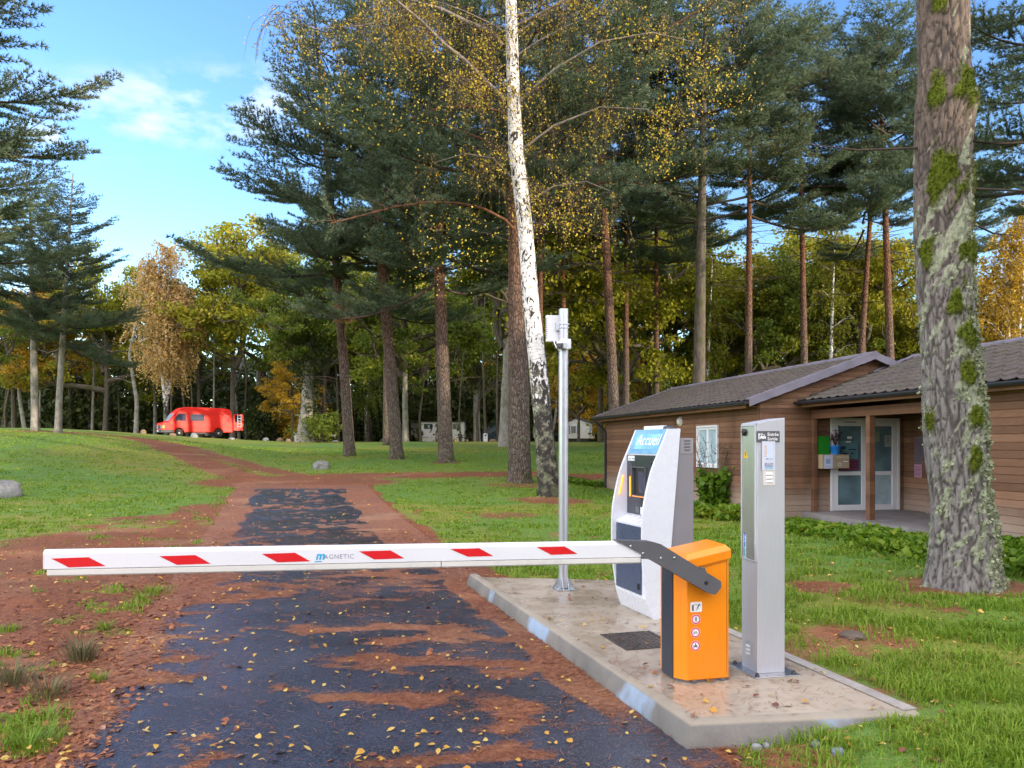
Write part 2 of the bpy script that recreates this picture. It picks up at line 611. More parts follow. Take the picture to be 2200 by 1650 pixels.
def road_material():
    b = NB('wet_asphalt')
    p = b.pos()
    lc, ln = litter_colour(b, p)
    st = b.voro(p, 130, 'F1', 'Color'); sx = b.xyz(st)[0]
    n1 = b.noise(p, 1.1, 4); n2 = b.noise(p, 160, 2)
    c = b.mix(b.rng(n1, .35, .65), (.017, .019, .030), (.040, .046, .072))
    c = b.mix(b.rng(sx, .55, 1, 0, .65), c, (.10, .105, .13))
    f0 = b.noise(b.map(p, (2.2, 9, 1), (0, 0, .3)), 14, 3, .8)
    lit = b.attr('litter')
    edge = b.math('ADD', lit, b.math('MULTIPLY', b.math('SUBTRACT', b.noise(b.map(p, (1, 1.7, 1)), 24, 8, .85), .5), 2.3))
    f = b.rng(edge, .50, .64)
    stray = b.math('MULTIPLY', b.rng(f0, .64, .72), .30)
    f = b.math('MAXIMUM', f, stray)
    wet = b.noise(p, .9, 3)
    ra = b.rng(wet, .35, .65, .10, .32)
    rr = b.n.new('ShaderNodeMix'); b.l.new(f, rr.inputs[0]); b.l.new(ra, rr.inputs[2]); rr.inputs[3].default_value = .9
    h = b.math('ADD', b.math('MULTIPLY', b.voro(p, 130), .7), b.math('MULTIPLY', f, .9))
    h = b.math('ADD', h, b.math('MULTIPLY', ln, f))
    b.set(col=b.mix(f, c, lc), rough=rr.outputs[0], spec=.5, nrm=b.bump(h, .55, .005))
    return b.m


# rings of needles under the big trees (positions of the trunks)
for a, k_, r_ in (((752, 978), .3, 1.2), ((853, 986), .55, 1.3), ((958, 994), .55, 1.4), ((1115, 1042), .6, 1.8), ((1182, 1076), .7, 2.0), ((2066, 1262), .7, 1.1),
                  ((1085, 1108), .62, 1.2), ((1800, 1365), .8, .55), ((1760, 1262), .7, .6), ((1515, 1605), .85, .40), ((1700, 1635), .6, .35), ((1880, 1290), .5, .6)):
    q = T(*a); TREE_FEET.append((q.x, q.y, r_, k_))

xs = graded(-260, -6.5, 5.5, 260, .085, 1.035)
ys = graded(-60, 2.6, 11.0, 420, .085, 1.025)
GX, GY = np.meshgrid(xs, ys)
LIT = litter_at(GX, GY)
lxg, rxg = road_x(GY)
DRY = ss(1 - seg_dist(GX, GY, RUT_A + []) / 4.5) * .8
DRY = np.maximum(DRY, ss(1 - seg_dist(GX, GY, RUT_C) / 3.0) * .6)
DRY = np.maximum(DRY, ss((GY - 55) / 40) * .5)
DRY = np.maximum(DRY, ss((fbm(GX * .25 + 3, GY * .25, 3) - .5) / .16) * .55)
GZ = ground_z(GX, GY)
GZ = GZ - .02 * ((GX > lxg - .05) & (GX < rxg + .05) & (GY < 26.5))
tag(grid_mesh('ground', GX, GY, GZ, {'litter': LIT, 'dry': DRY}, lawn_material()), kind='structure')

# the asphalt lane, with its drifts of needles
vv = graded(.5, 3.2, 11, 27.6, .05, 1.03); vv = vv[(vv > .5) & (vv < 27.6)]
uu = np.linspace(-.07, 1.05, 92)
RV, RU = np.meshgrid(vv, uu, indexing='ij')
LX, RX = road_x(RV)
RXX = LX + (RX - LX) * RU
SLX = RXX + .30 * RV          # coordinate across the lane


def drift_at(x, y):
    """needles left in bands across the lane by the rain water"""
    lx, rx = road_x(y); u = (x - lx) / (rx - lx)
    wob = (fbm(x * 1.1 + 3, y * 1.1, 3) - .5)
    band = fbm(x * .75 + wob * .8, (y + .08 * x) * 3.6 + wob * 2.2, 3)
    brk = fbm(x * 1.9 + 50, y * 2.3 + 8, 3)
    fine = fbm(x * 5, y * 8 + 30, 3)
    iso = fbm(x * .8 + 21, y * .75 + 13, 4)
    far = ss((y - 5.2) / 6.0); vfar = ss((y - 9) / 6)
    mid = np.exp(-((u - .62) / .24) ** 2); clean = np.exp(-((u - .30) / .13) ** 2)
    th = .625 - .100 * far - .075 * mid * (1 - far) + .075 * clean * (1 - .5 * vfar)
    d1 = ss((band * .50 + fine * .18 + brk * .32 - th + .050 + .040 * ss((y - 4.8) / .9) * ss((12 - y) / 3)) / .13) * .95
    d2 = ss((iso * .58 + fine * .42 - .500 - .07 * clean) / .13) * .85
    d = np.maximum(d1 * (1 - .75 * vfar), d2 * ss((y - 6) / 5))
    d = np.maximum(d, ss((fine * .6 + brk * .4 - .625 + .08 * far) / .05) * .7)
    le = ss(1 - (u + .035 + wob * .16 - .11 * ss((y - 6) / 4)) / .06)
    re = ss(1 - (1.0 - u - .075 + wob * .12 - .10 * ss((y - 9) / 4)) / .035) * ss((y - 4.1) / 1.2)
    d = np.maximum(d, np.maximum(le, re))
    return np.clip(np.maximum(d, ss((y - 24.5) / 2.5)), 0, 1)


road = grid_mesh('road', RXX, RV, ground_z(RXX, RV) + .005, {'litter': drift_at(RXX, RV)}, road_material())
tag(road, kind='structure')

# ------------------------------------------------------------------ the kerbed concrete island
conc = NB('worn_concrete')
p_ = conc.tc('Object')
n1 = conc.noise(p_, 1.6, 5, .6); n2 = conc.noise(p_, 45, 4, .7); n3 = conc.noise(p_, 5, 5, .65)
c_ = conc.mix(conc.rng(n1, .3, .7), (.27, .225, .165), (.39, .335, .26))
c_ = conc.mix(conc.rng(n3, .5, .72, 0, .55), c_, (.17, .115, .062))
c_ = conc.mix(conc.rng(n2, .35, .7, 0, .35), c_, (.42, .36, .27))
conc.set(col=c_, rough=conc.rng(n1, .38, .6, .12, .6), nrm=conc.bump(n2, .12, .003))
CONC = conc.m
kerbm = NB('painted_kerb')
p_ = kerbm.tc('Object')
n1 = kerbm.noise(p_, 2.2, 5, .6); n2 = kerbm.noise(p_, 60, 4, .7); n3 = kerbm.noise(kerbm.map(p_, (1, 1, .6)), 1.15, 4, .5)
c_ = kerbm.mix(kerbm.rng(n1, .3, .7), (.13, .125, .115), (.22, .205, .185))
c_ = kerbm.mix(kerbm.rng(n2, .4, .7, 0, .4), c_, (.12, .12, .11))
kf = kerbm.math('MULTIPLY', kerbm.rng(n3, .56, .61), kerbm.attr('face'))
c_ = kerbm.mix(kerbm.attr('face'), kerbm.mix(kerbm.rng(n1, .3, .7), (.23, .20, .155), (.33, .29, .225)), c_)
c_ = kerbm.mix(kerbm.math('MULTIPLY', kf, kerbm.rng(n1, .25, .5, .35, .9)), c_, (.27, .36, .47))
kerbm.set(col=c_, rough=.85, spec=.2, nrm=kerbm.bump(n2, .3, .004))
A, B_, C_, D_ = SLAB


def inset_dir(a, b):
    d = (b - a).normalized(); return Vector((-d.y, d.x, 0))     # to the inside (ring runs anticlockwise)


g = Geo()
ring = [A, B_, C_, D_]
nA = inset_dir(A, B_); nB = inset_dir(B_, C_); nC = inset_dir(C_, D_); nD = inset_dir(D_, A)
top = [Vector((p.x, p.y, .13)) for p in ring]
low = [Vector((p.x, p.y, -.15)) for p in ring]
g.prism(low, (0, 0, .28), 0)
isl = g.build('concrete_island', [CONC], bevel=.004)
tag(isl, kind='structure')
# kerb stones: road side and front
g = Geo(); fa = []
prof = [(.030, .1315), (-.038, .131), (-.052, .125), (-.062, .112), (-.080, .070), (-.096, .020), (-.102, -.12)]
path = [D_ + (D_ - A).normalized() * .02, A, B_ + (B_ - A).normalized() * -.02]
NS = 60
rows = []
na, nb = -inset_dir(D_, A), -inset_dir(A, B_)
cor = (na + nb).normalized() * (1 / max(.3, (na + nb).normalized().dot(na)))
pts = []
L1 = (A - path[0]).length
cuts = [L1 - 1.02 * k for k in range(1, 6)]
dd = sorted(set([k / 170 * L1 for k in range(171)] + [c + e for c in cuts for e in (-.006, 0, .006)]))
for d_ in dd:
    q = path[0] + (A - path[0]) * (d_ / L1); off = na if d_ < L1 - 1e-6 else cor
    joint = any(abs(d_ - c) < 1e-6 for c in cuts)
    pts.append((q, off, joint))
# round the corner
L2 = (path[2] - A).length
for k in range(1, 61):
    pts.append((A + (path[2] - A) * (k / 60), nb, False))
V = []
for q, off, j in pts:
    fadeq = 1.0
    for a_, z_ in prof:
        a2 = a_ + (.010 if j and a_ < 0 else 0)
        V.append(tuple(Vector((q.x, q.y, 0)) - off * a2 * -1 * -1 + Vector((0, 0, z_ - (.006 if j else 0)))) if False else tuple(Vector((q.x, q.y, 0)) + off * (-a2) + Vector((0, 0, z_ - (.008 if j else 0)))))
        fa.append(1.0 if z_ < .120 else .0)
V = np.array(V); kn_ = fbm(V[:, 0] * 9 + V[:, 2] * 14, V[:, 1] * 9 - V[:, 2] * 8, 4) - .5; V = V + np.stack([-kn_ * .018, -kn_ * .018, kn_ * .012], -1) * (np.array(fa)[:, None] * .8 + .2)
m = len(prof); F = []
for i in range(len(pts) - 1):
    for j in range(m - 1):
        F.append((i * m + j, i * m + j + 1, (i + 1) * m + j + 1, (i + 1) * m + j))
g.arr(V, np.array(F), 0, True)
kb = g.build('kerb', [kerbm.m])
at = kb.data.attributes.new('face', 'FLOAT', 'POINT'); at.data.foreach_set('value', np.array(fa, np.float32))
tag(kb, kind='structure')
g = Geo()
e = nB
a2 = B_ + (C_ - B_) * .0; b2 = B_ + (C_ - B_) * .97
g.prism([a2 + Vector((0, 0, .004)), a2 + e * .09 + Vector((0, 0, .004)), b2 + e * .09 + Vector((0, 0, .004)), b2 + Vector((0, 0, .004))], (0, 0, .006), 0)
tag(g.build('kerb_edging', [paint('pale_concrete', (.31, .29, .26), .8, 0, .2, 4, .4)], bevel=.003), kind='structure')

# chequer-plate inspection cover let into the concrete
mc = G(1372, 1376, .13)
g = Geo(); ax = (Vector((.96, .28, 0)), Vector((-.28, .96, 0)), Vector((0, 0, 1)))
g.box((mc.x, mc.y, .131), (.44, .50, .012), 0, ax)
for i in range(9):
    for j in range(10):
        o = mc + ax[0] * (-.19 + i * .0475) + ax[1] * (-.215 + j * .0475)
        s1 = 1 if (i + j) % 2 else -1
        u = (ax[0] + ax[1] * s1).normalized(); v = Vector((0, 0, 1)).cross(u)
        g.box((o.x, o.y, .139), (.034, .011, .006), 0, (u, v, ax[2]))
cover = g.build('inspection_cover', [paint('chequer_steel', (.10, .085, .075), .5, .6, .3, 9, .5)], loc=(mc.x, mc.y, .13))
tag(cover, 'dark chequer plate inspection cover set in the concrete behind the orange cabinet', 'manhole cover')
# ------------------------------------------------------------------ shared paints
WHITE = paint('white_coating', (.70, .71, .73), .35, 0, .03, 2, .025)
CREAM = paint('off_white_rubber', (.62, .61, .56), .55, 0, .06, 3, .12)
REDF = paint('red_reflective_film', (.62, .010, .016), .35, 0, .03, 2)
CYANF = paint('cyan_print', (.02, .36, .62), .5)
GREYF = paint('grey_print', (.22, .20, .30), .5)
ORANGE = paint('orange_powder_coat', (.80, .235, .006), .36, 0, .05, 1.5, .12, coat=.15)
DGREY = paint('slate_grey_coat', (.105, .105, .118), .42, .1, .08, 5, .05)
SLATE = paint('dark_blue_grey_panel', (.030, .038, .055), .35, 0, .1, 3)
STEELB = paint('bolt_steel', (.55, .56, .58), .3, .9, .1, 20)
BLACKM = paint('black_plastic', (.012, .012, .014), .45)
PAPER = paint('white_paper', (.74, .74, .73), .7)
INK = paint('dark_ink', (.020, .022, .035), .6)
MAGENTA = paint('red_ring_print', (.66, .012, .10), .45)
ALU = paint('anodised_aluminium', (.62, .65, .70), .33, .75, .04, 3)
def _brushed(name, col, r, metal=1.0):
    b = NB(name); p = b.tc()
    st = b.noise(b.map(p, (220, 220, 3)), 2, 3, .6); lg = b.noise(p, 1.3, 4)
    c = b.mix(b.rng(st, .3, .7), [k * .9 for k in col], [min(1, k * 1.08) for k in col])
    b.set(col=b.mix(b.rng(lg, .3, .7, 0, .3), c, [k * .8 for k in col]), metal=metal, rough=b.rng(st, .3, .7, r * .85, r * 1.2))
    return b.m
BRUSHED = _brushed('brushed_steel', (.56, .56, .57), .33)
SATIN = _brushed('satin_steel_front', (.58, .59, .64), .5, .6)
ZINC = paint('galvanised_steel', (.50, .54, .58), .38, .85, .15, 14)

# ------------------------------------------------------------------ barrier gate
F0 = G(1476, 1468, .13)                       # near corner of the orange housing
BP = Plane(F0, 13.5)
bar = thing('barrier_gate', 'orange barrier cabinet with a lowered white boom with red stripes across the lane', 'barrier', (F0.x, F0.y, .13))
U, Nn, Z = BP.u, BP.n, Vector((0, 0, 1))
W = BP.sz(1566, 1462)[0]                       # width of the front
DEPTH = .29
ZT = BP.sz(1520, 1166)[1] - .005


def foot(a, n, z):                             # a along the front, n towards the viewer
    return BP.at(a, z, n)


# housing outline from above (front edge with a chamfer on the lane side)
ch = .055
out = [(0, 0), (W, 0), (W, -DEPTH), (-ch, -DEPTH), (-ch, -.075)]
SLP = .20                                     # the hood rises towards the right
zh = lambda a: ZT - .165 + SLP * a
g = Geo()
V = [tuple(foot(a, n, .145)) for a, n in out] + [tuple(foot(a, n, zh(a) + .01)) for a, n in out]
g.raw(V, [(i, (i + 1) % 5, (i + 1) % 5 + 5, i + 5) for i in range(5)] + [tuple(range(5, 10)), tuple(reversed(range(5)))], 0)
g.build('housing', [ORANGE], bar, bevel=.006, seg=3)
# lid: overhanging hood with a sloping top
e_ = .011
ringl = [(-.004, e_), (W + e_, e_), (W + e_, -DEPTH - e_), (-ch - e_, -DEPTH - e_), (-ch - e_, -.079)]
g = Geo()
V = [tuple(foot(a, n, zh(a))) for a, n in ringl] + [tuple(foot(a, n, zh(a) + h)) for (a, n), h in zip(ringl, (.062, .060, .085, .078, .052))]
V += [tuple(foot(a, n, zh(a) + h)) for (a, n), h in zip([(.015, -.025), (W - .012, -.025), (W - .012, -DEPTH + .01), (-ch + .03, -DEPTH + .01), (-ch + .03, -.10)], (.098, .094, .100, .105, .098))]
q5 = lambda o: [(i + o, (i + 1) % 5 + o, (i + 1) % 5 + 5 + o, i + 5 + o) for i in range(5)]
g.raw(V, q5(0) + q5(5) + [tuple(range(10, 15)), tuple(reversed(range(5)))], 0)
g.build('lid', [ORANGE], bar, bevel=.006, seg=3)
# dark flank panel on the lane side, its orange rear post and the foot frame
g = Geo()
g.prism([foot(-ch - .001, -.085, .150), foot(-ch - .001, -.085 - .165, .150), foot(-ch - .010, -.085 - .165, .150), foot(-ch - .010, -.085, .150)], (0, 0, ZT - .28), 0)
g.build('flank_panel', [SLATE], bar, bevel=.003)
g = Geo()
g.prism([foot(a * .96 + .006, n * .96 - .006, .131) for a, n in out], (0, 0, .013), 0)
for a in (.05, W - .05):
    g.box(foot(a, .004, .139), (.03, .02, .014), 0, (U, -Nn, Z))
g.build('foot_frame', [DGREY], bar, bevel=.002)
g = Geo(); q = foot(W * .48, .0, .142); g.lathe(q, [(.011, 0), (.011, .014)], 10, 0, Nn)
g.build('drain_plug', [paint('brass', (.5, .3, .08), .4, .9)], bar)
# front door seam
g = Geo()
sx0, sx1 = .012, W - .016
for (a0, z0, a1, z1) in ((sx0, zh(sx0) - .012, sx1, zh(sx1) - .012), (sx1, .17, sx1, zh(sx1) - .012)):
    c0 = foot((a0 + a1) / 2, .0005, (z0 + z1) / 2); d = foot(a1, 0, z1) - foot(a0, 0, z0)
    g.box(c0, (d.length, .002, .0035), 0, (d.normalized(), -Nn, d.normalized().cross(Nn)))
g.build('door_seam', [paint('orange_shadow_gap', (.30, .075, .003), .6)], bar)

# stickers
def disc(g, c, r0, r1, u, v, m, k=28):
    V = []; F = []
    for i in range(k):
        a = 2 * math.pi * i / k; d = u * math.cos(a) + v * math.sin(a)
        V += [tuple(c + d * r0), tuple(c + d * r1)]
    for i in range(k):
        j = (i + 1) % k
        F.append((2 * i, 2 * i + 1, 2 * j + 1, 2 * j))
    if r0 <= 0:
        g.raw([tuple(c + (u * math.cos(2 * math.pi * i / k) + v * math.sin(2 * math.pi * i / k)) * r1) for i in range(k)], [tuple(range(k))], m)
    else:
        g.raw(V, F, m)


def limb(g, o, u, v, pts, w, m):
    """a stroke of constant width through 2-D points"""
    for (a, b), (c, d) in zip(pts[:-1], pts[1:]):
        A2 = Vector(o) + u * a + v * b; B2 = Vector(o) + u * c + v * d; t = (B2 - A2)
        if t.length < 1e-6: continue
        t.normalize(); s = (u * -t.dot(v) + v * t.dot(u)) * (w / 2); x = t * (w * .25)
        g.quad(A2 - x - s, B2 + x - s, B2 + x + s, A2 - x + s, m)


def sticker(px, py, draw, rnd=True, w=.0, h=.0):
    a, z = BP.sz(px, py)
    g = Geo(); o = foot(a, .0012, z)
    if rnd:
        disc(g, o, 0, .0335, U, Z, 0)
        disc(g, foot(a, .0020, z), .0235, .0315, U, Z, 1)
    else:
        r = .008; P = []
        for cx, cz, a0 in ((w / 2 - r, h / 2 - r, 0), (-w / 2 + r, h / 2 - r, 90), (-w / 2 + r, -h / 2 + r, 180), (w / 2 - r, -h / 2 + r, 270)):
            for k in range(5):
                t = R(a0 + k * 22.5); P.append(o + U * (cx + r * math.cos(t)) + Z * (cz + r * math.sin(t)))
        g.raw([tuple(p) for p in P], [tuple(range(len(P)))], 0)
    draw(g, foot(a, .0022, z))
    return g.build('safety_sticker' if not rnd else 'prohibition_sticker', [PAPER, MAGENTA, INK], bar)


def walker(g, o):
    disc(g, o + Z * .0155, 0, .0032, U, Z, 2, 12)
    limb(g, o, U, Z, [(0, .011), (0, -.001)], .0062, 2)
    limb(g, o, U, Z, [(0, .000), (.0035, -.008), (.0085, -.0175)], .0032, 2)
    limb(g, o, U, Z, [(0, .000), (-.003, -.009), (-.0085, -.0175)], .0032, 2)
    limb(g, o, U, Z, [(0, .010), (.006, .006), (.0085, .001)], .0024, 2)
    limb(g, o, U, Z, [(0, .010), (-.006, .005), (-.0075, -.001)], .0024, 2)


def bicycle(g, o):
    for s in (-1, 1): disc(g, o + U * (.0105 * s) - Z * .004, .0052, .0068, U, Z, 2, 18)
    limb(g, o, U, Z, [(-.0105, -.004), (-.005, .005), (.006, .005), (0, -.004), (-.0105, -.004)], .0013, 2)
    limb(g, o, U, Z, [(0, -.004), (-.006, .008)], .0013, 2); limb(g, o, U, Z, [(.0105, -.004), (.0055, .009), (.0085, .0098)], .0013, 2)
    limb(g, o, U, Z, [(-.0085, .0085), (-.0035, .0085)], .0018, 2)


def motorbike(g, o):
    for s in (-1, 1): disc(g, o + U * (.0105 * s) - Z * .006, .0046, .0066, U, Z, 2, 18)
    limb(g, o, U, Z, [(-.012, .001), (-.004, -.003), (.005, -.002), (.008, .001)], .0066, 2)
    limb(g, o, U, Z, [(.0105, -.006), (.005, .006)], .0016, 2)
    disc(g, o + Z * .0145 + U * .001, 0, .0030, U, Z, 2, 12)
    limb(g, o, U, Z, [(-.001, .001), (0, .011)], .0048, 2); limb(g, o, U, Z, [(0, .010), (.006, .0045)], .0022, 2)


def arm_warning(g, o):
    limb(g, o, U, Z, [(-.024, -.022), (-.024, .011)], .011, 2)
    limb(g, o, U, Z, [(-.020, .010), (-.008, .017), (.004, .0175)], .0022, 2); limb(g, o, U, Z, [(.004, .0175), (.007, .012)], .003, 2)
    disc(g, o + U * .022 + Z * .0165, 0, .0042, U, Z, 2, 12)
    limb(g, o, U, Z, [(.018, .013), (.010, -.003)], .0068, 2); limb(g, o, U, Z, [(.011, -.003), (.006, -.012), (-.002, -.0215)], .0036, 2)
    limb(g, o, U, Z, [(.011, -.004), (.016, -.010)], .0036, 2); limb(g, o, U, Z, [(.019, .012), (.027, .006), (.031, .010)], .0026, 2)


sticker(1495.5, 1304, arm_warning, False, .083, .066)
sticker(1495, 1330.5, walker); sticker(1494, 1359, bicycle); sticker(1494, 1387.5, motorbike)

# boom: white profile, lower rubber edge, stripes and lettering, held in a cranked grey bracket
AN = .055                                      # centre of the arm stands this far in front of the housing
TH = .052
fp = AN + TH / 2
aL, zLt = BP.sz(95, 1185, fp); aR, zRt = BP.sz(1378, 1160, fp)
_, zLb = BP.sz(96, 1236.5, fp); _, zRb = BP.sz(1378, 1213, fp)
hL = zLt - zLb; hR = zRt - zRb
hB = (hL + hR) / 2
slope = ((zRt + zRb) - (zLt + zLb)) / 2 / (aR - aL)
zc = lambda a: (zLt + zLb) / 2 + slope * (a - aL)
print('boom', aL, aR, hL, hR, slope)


def boom_pt(a, dz, n):
    return BP.at(a, zc(a) + dz, n)


sec = [(-.30, .5), (.12, .5), (.30, .475), (.5, .36), (.5, -.21), (.36, -.235), (-.36, -.235), (-.5, -.21), (-.5, .36)]
g = Geo()
ringb = [boom_pt(aL, z_ * hB, AN + n_ * TH) for n_, z_ in sec]
g.prism(ringb, boom_pt(aR, 0, AN) - boom_pt(aL, 0, AN), 0)
# stripes lie on the front face
STR = [((110, 1200), (190, 1197), (227, 1216), (148, 1219)), ((342, 1195), (420, 1192.5), (453, 1211), (380, 1213.5)),
       ((562, 1190), (634, 1187.5), (667, 1206), (596, 1208)), ((771, 1184.5), (839, 1182.5), (869, 1199.5), (804, 1202)),
       ((967, 1179.5), (1030, 1178), (1060, 1194.5), (1005, 1196)), ((1153, 1175.5), (1213, 1174), (1241, 1190), (1184, 1192))]
for st in STR:
    q = [BP.sz(x, y, fp + .0012) for x, y in st]
    g.quad(*[BP.at(a, z, fp + .0012) for a, z in reversed(q)], 1)
ud = (boom_pt(aR, 0, 0) - boom_pt(aL, 0, 0)).normalized(); vd = Z
a, z = BP.sz(678, 1202, fp + .0012)
text_into(g, 'm', .064, BP.at(a, z, fp + .0012), ud, vd, 2, .25, bold=.0022)
limb(g, BP.at(a - .004, z - .012, fp + .0012), ud, vd, [(0, 0), (.036, 0)], .006, 2)
a, z = BP.sz(696, 1201, fp + .0012)
text_into(g, 'AGNETIC', .0365, BP.at(a, z, fp + .0012), ud, vd, 3, bold=-.0002, spacing=1.12)
a, z = BP.sz(697, 1207.5, fp + .0012)
text_into(g, 'ACCESS TO PROGRESS', .0105, BP.at(a, z, fp + .0012), ud, vd, 3, bold=-.0004, spacing=1.25)
g.build('boom', [WHITE, REDF, CYANF, GREYF], bar, bevel=.003)
g = Geo()
am = BP.sz(948, 1205, fp)[0]
for a0, a1 in ((aL + .012, am - .0025), (am + .0025, aR - .004)):
    r_ = [boom_pt(a0, z_ * hB, AN + n_ * TH) for n_, z_ in ((-.46, -.24), (.47, -.24), (.47, -.44), (.36, -.5), (-.36, -.5), (-.46, -.44))]
    g.prism(r_, boom_pt(a1, 0, 0) - boom_pt(a0, 0, 0), 0)
g.build('rubber_edge', [CREAM], bar, bevel=.003)
g = Geo()
r_ = [boom_pt(aL - .006, z_ * hB * .99, AN + n_ * TH * .99) for n_, z_ in sec]
g.prism(r_, boom_pt(aL, 0, 0) - boom_pt(aL - .006, 0, 0), 0)
g.build('boom_end_cap', [CREAM], bar, bevel=.002)
bfp = AN + .036
poly = [(1324, 1161.5), (1397, 1163), (1420, 1169), (1549, 1249), (1550, 1262), (1537, 1278), (1524, 1275), (1409, 1208), (1394, 1201), (1379, 1201), (1379, 1191)]
g = Geo()
g.prism([BP.at(*BP.sz(x, y, bfp), bfp) for x, y in poly], Nn * -.072, 0)
g.build('arm_bracket', [DGREY], bar, bevel=.004, seg=2)
for x, y in ((1355, 1173.5), (1381.5, 1189), (1420, 1199), (1449, 1198.5)):
    g = Geo(); g.lathe(BP.at(*BP.sz(x, y, bfp), bfp), [(.0085, -.002), (.0085, .003), (.005, .0055)], 12, 0, Nn); g.build('bracket_bolt', [STEELB], bar)
g = Geo()
g.lathe(BP.at(*BP.sz(1517, 1252, bfp), bfp), [(.0125, -.002), (.0125, .004), (.009, .009)], 14, 0, Nn)
g.build('hub_bolt', [BLACKM], bar)
# axle flange between bracket and housing
g = Geo()
c = BP.sz(1500, 1238, 0)
g.lathe(BP.at(c[0], c[1], -.004), [(.062, 0), (.062, .014), (.045, .016), (.045, AN - .03)], 24, 0, Nn)
for dz, da in ((.0, .055), (.0, -.055), (.05, .02), (-.05, -.02)):
    g.box(BP.at(c[0] + da, c[1] + dz, .018), (.03, .025, .022), 0, (U, -Nn, Z))
g.build('axle_flange', [DGREY], bar, bevel=.003)

# ------------------------------------------------------------------ payment kiosk
K0 = G(1403, 1331, .13)
KP = Plane(K0, 17.3)                            # near cheek: u to the right, n to the viewer
kio = thing('payment_kiosk', 'tall curved white self-service kiosk with a blue headed screen and amber light strips', 'kiosk', (K0.x, K0.y, .13))
KW = .66
kb = lambda s, z, w: KP.at(s, z, -w)            # w = 0 near cheek .. KW far cheek
edge = [KP.sz(x, y) for x, y in ((1403, 1331), (1393, 1303), (1382.7, 1233), (1380, 1167), (1381, 1103), (1390.7, 1049), (1401, 1007), (1414.7, 975), (1436, 921))]
es = np.array(edge)
zf = np.linspace(es[0, 1], es[-1, 1], 40)
sf = np.interp(zf, es[:, 1], es[:, 0])
for _ in range(3): sf[1:-1] = (sf[:-2] + 2 * sf[1:-1] + sf[2:]) / 4
front = lambda z: float(np.interp(z, zf, sf))
ztop = es[-1, 1]
bt = KP.sz(1462.5, 917); bm = KP.sz(1442.7, 1167)
bk = lambda z: bm[0] + (bt[0] - bm[0]) * (z - bm[1]) / (bt[1] - bm[1])
KWHITE = paint('kiosk_white', (.66, .69, .75), .28, 0, .02, 2, .0, coat=.2)
KGREY = paint('kiosk_grey_back', (.215, .205, .225), .45, .0, .05, 3)
cheek = [(front(z), z) for z in zf] + [(bk(ztop), ztop + .002), (bk(.13), .13)]
for w0 in (0, KW - .03):
    g = Geo(); g.prism([kb(s, z, w0) for s, z in cheek], KP.n * -.03, 0)
    g.build('side_cheek', [KWHITE], kio, bevel=.004)
zs0 = KP.sz(1412, 976)[1]; z_led = KP.sz(1380, 1118)[1]; zb0 = KP.sz(1381, 1131)[1]
sA = front(zs0) + .012; sB = front(zb0) + .045
zlow = .13 + .17
g = Geo()
prof = [(sA, zs0), (sA, z_led), (sB, zb0), (sB, zlow), (front(.13) + .004, .132), (bk(.13) - .01, .132), (bk(ztop) - .01, ztop - .004), (front(ztop) + .006, ztop - .004)]
g.prism([kb(s, z, .03) for s, z in prof], KP.n * -(KW - .06), 0)
g.build('front_body', [KWHITE], kio, bevel=.003)
# blue headed sign on the slope
BLUES = NB('blue_sign_film'); p_ = BLUES.tc(); n1 = BLUES.noise(p_, 5, 4); n2 = BLUES.noise(p_, 9, 3)
BLUES.set(col=BLUES.mix(BLUES.rng(n1, .35, .65), BLUES.mix(BLUES.rng(n2, .4, .7), (.11, .28, .48), (.18, .46, .62)), (.20, .42, .62)), rough=.22, coat=.4)
dS = Vector(kb(front(ztop), ztop, 0)) - Vector(kb(sA, zs0, 0)); vS = dS.normalized(); uS = KP.n.copy(); nS = uS.cross(vS).normalized()
if nS.dot(KP.u) > 0: nS = -nS
o = Vector(kb(sA, zs0, KW - .035)) + nS * .004
HS = dS.length
g = Geo()
q = [o + vS * .0, o + uS * (KW - .07), o + uS * (KW - .07) + vS * (HS - .004), o + vS * (HS - .004)]
g.prism([k - nS * .012 for k in q], nS * .014, 0)
g.prism([o + uS * .07 + vS * .045 + nS * .0018, o + uS * (KW - .13) + vS * .045 + nS * .0018, o + uS * (KW - .13) + vS * (HS - .05) + nS * .0018, o + uS * .07 + vS * (HS - .05) + nS * .0018], nS * .001, 2)
text_into(g, 'Accueil', .155, o + uS * .11 + vS * .085 + nS * .0045, uS, vS, 1, .05, bold=.0012)
sgn = g.build('sign_panel', [BLUES.m, PAPER, paint('sign_inner_blue', (.22, .50, .68), .3, 0, .35, 7)], kio)
# control panel, screen, readers
DARKP = paint('dark_control_panel', (.035, .040, .055), .12, 0, .06, 3, spec=.6)
nK = -KP.u
def kpanel(name, w0, w1, z0, z1, s, th, mt, parent=kio, bevel=.003):
    g = Geo(); g.box(kb(s - th / 2, (z0 + z1) / 2, (w0 + w1) / 2), (th, w1 - w0, z1 - z0), 0, (KP.u, -KP.n, Z)); return g.build(name, [mt], parent, bevel=bevel)
zp = lambda y: KP.sz(1345, y, -.55)[1]
g = Geo()
pw0, pw1 = .04, KW - .035
z1p, z0p = zs0 - .012, z_led + .012
sc0, sc1 = .23, .50; scz0, scz1 = zp(1063), zp(1003)
for (w0, w1, a0, a1) in ((pw0, sc0, z0p, z1p), (sc1, pw1, z0p, z1p), (sc0, sc1, z0p, scz0), (sc0, sc1, scz1, z1p)):
    g.box(kb(sA - .006, (a0 + a1) / 2, (w0 + w1) / 2), (.012, w1 - w0, a1 - a0), 0, (KP.u, -KP.n, Z))
cp = g.build('control_panel', [DARKP], kio)
g = Geo()
g.box(kb(sA - .001, (scz0 + scz1) / 2, (sc0 + sc1) / 2), (.001, sc1 - sc0, scz1 - scz0), 0, (KP.u, -KP.n, Z))
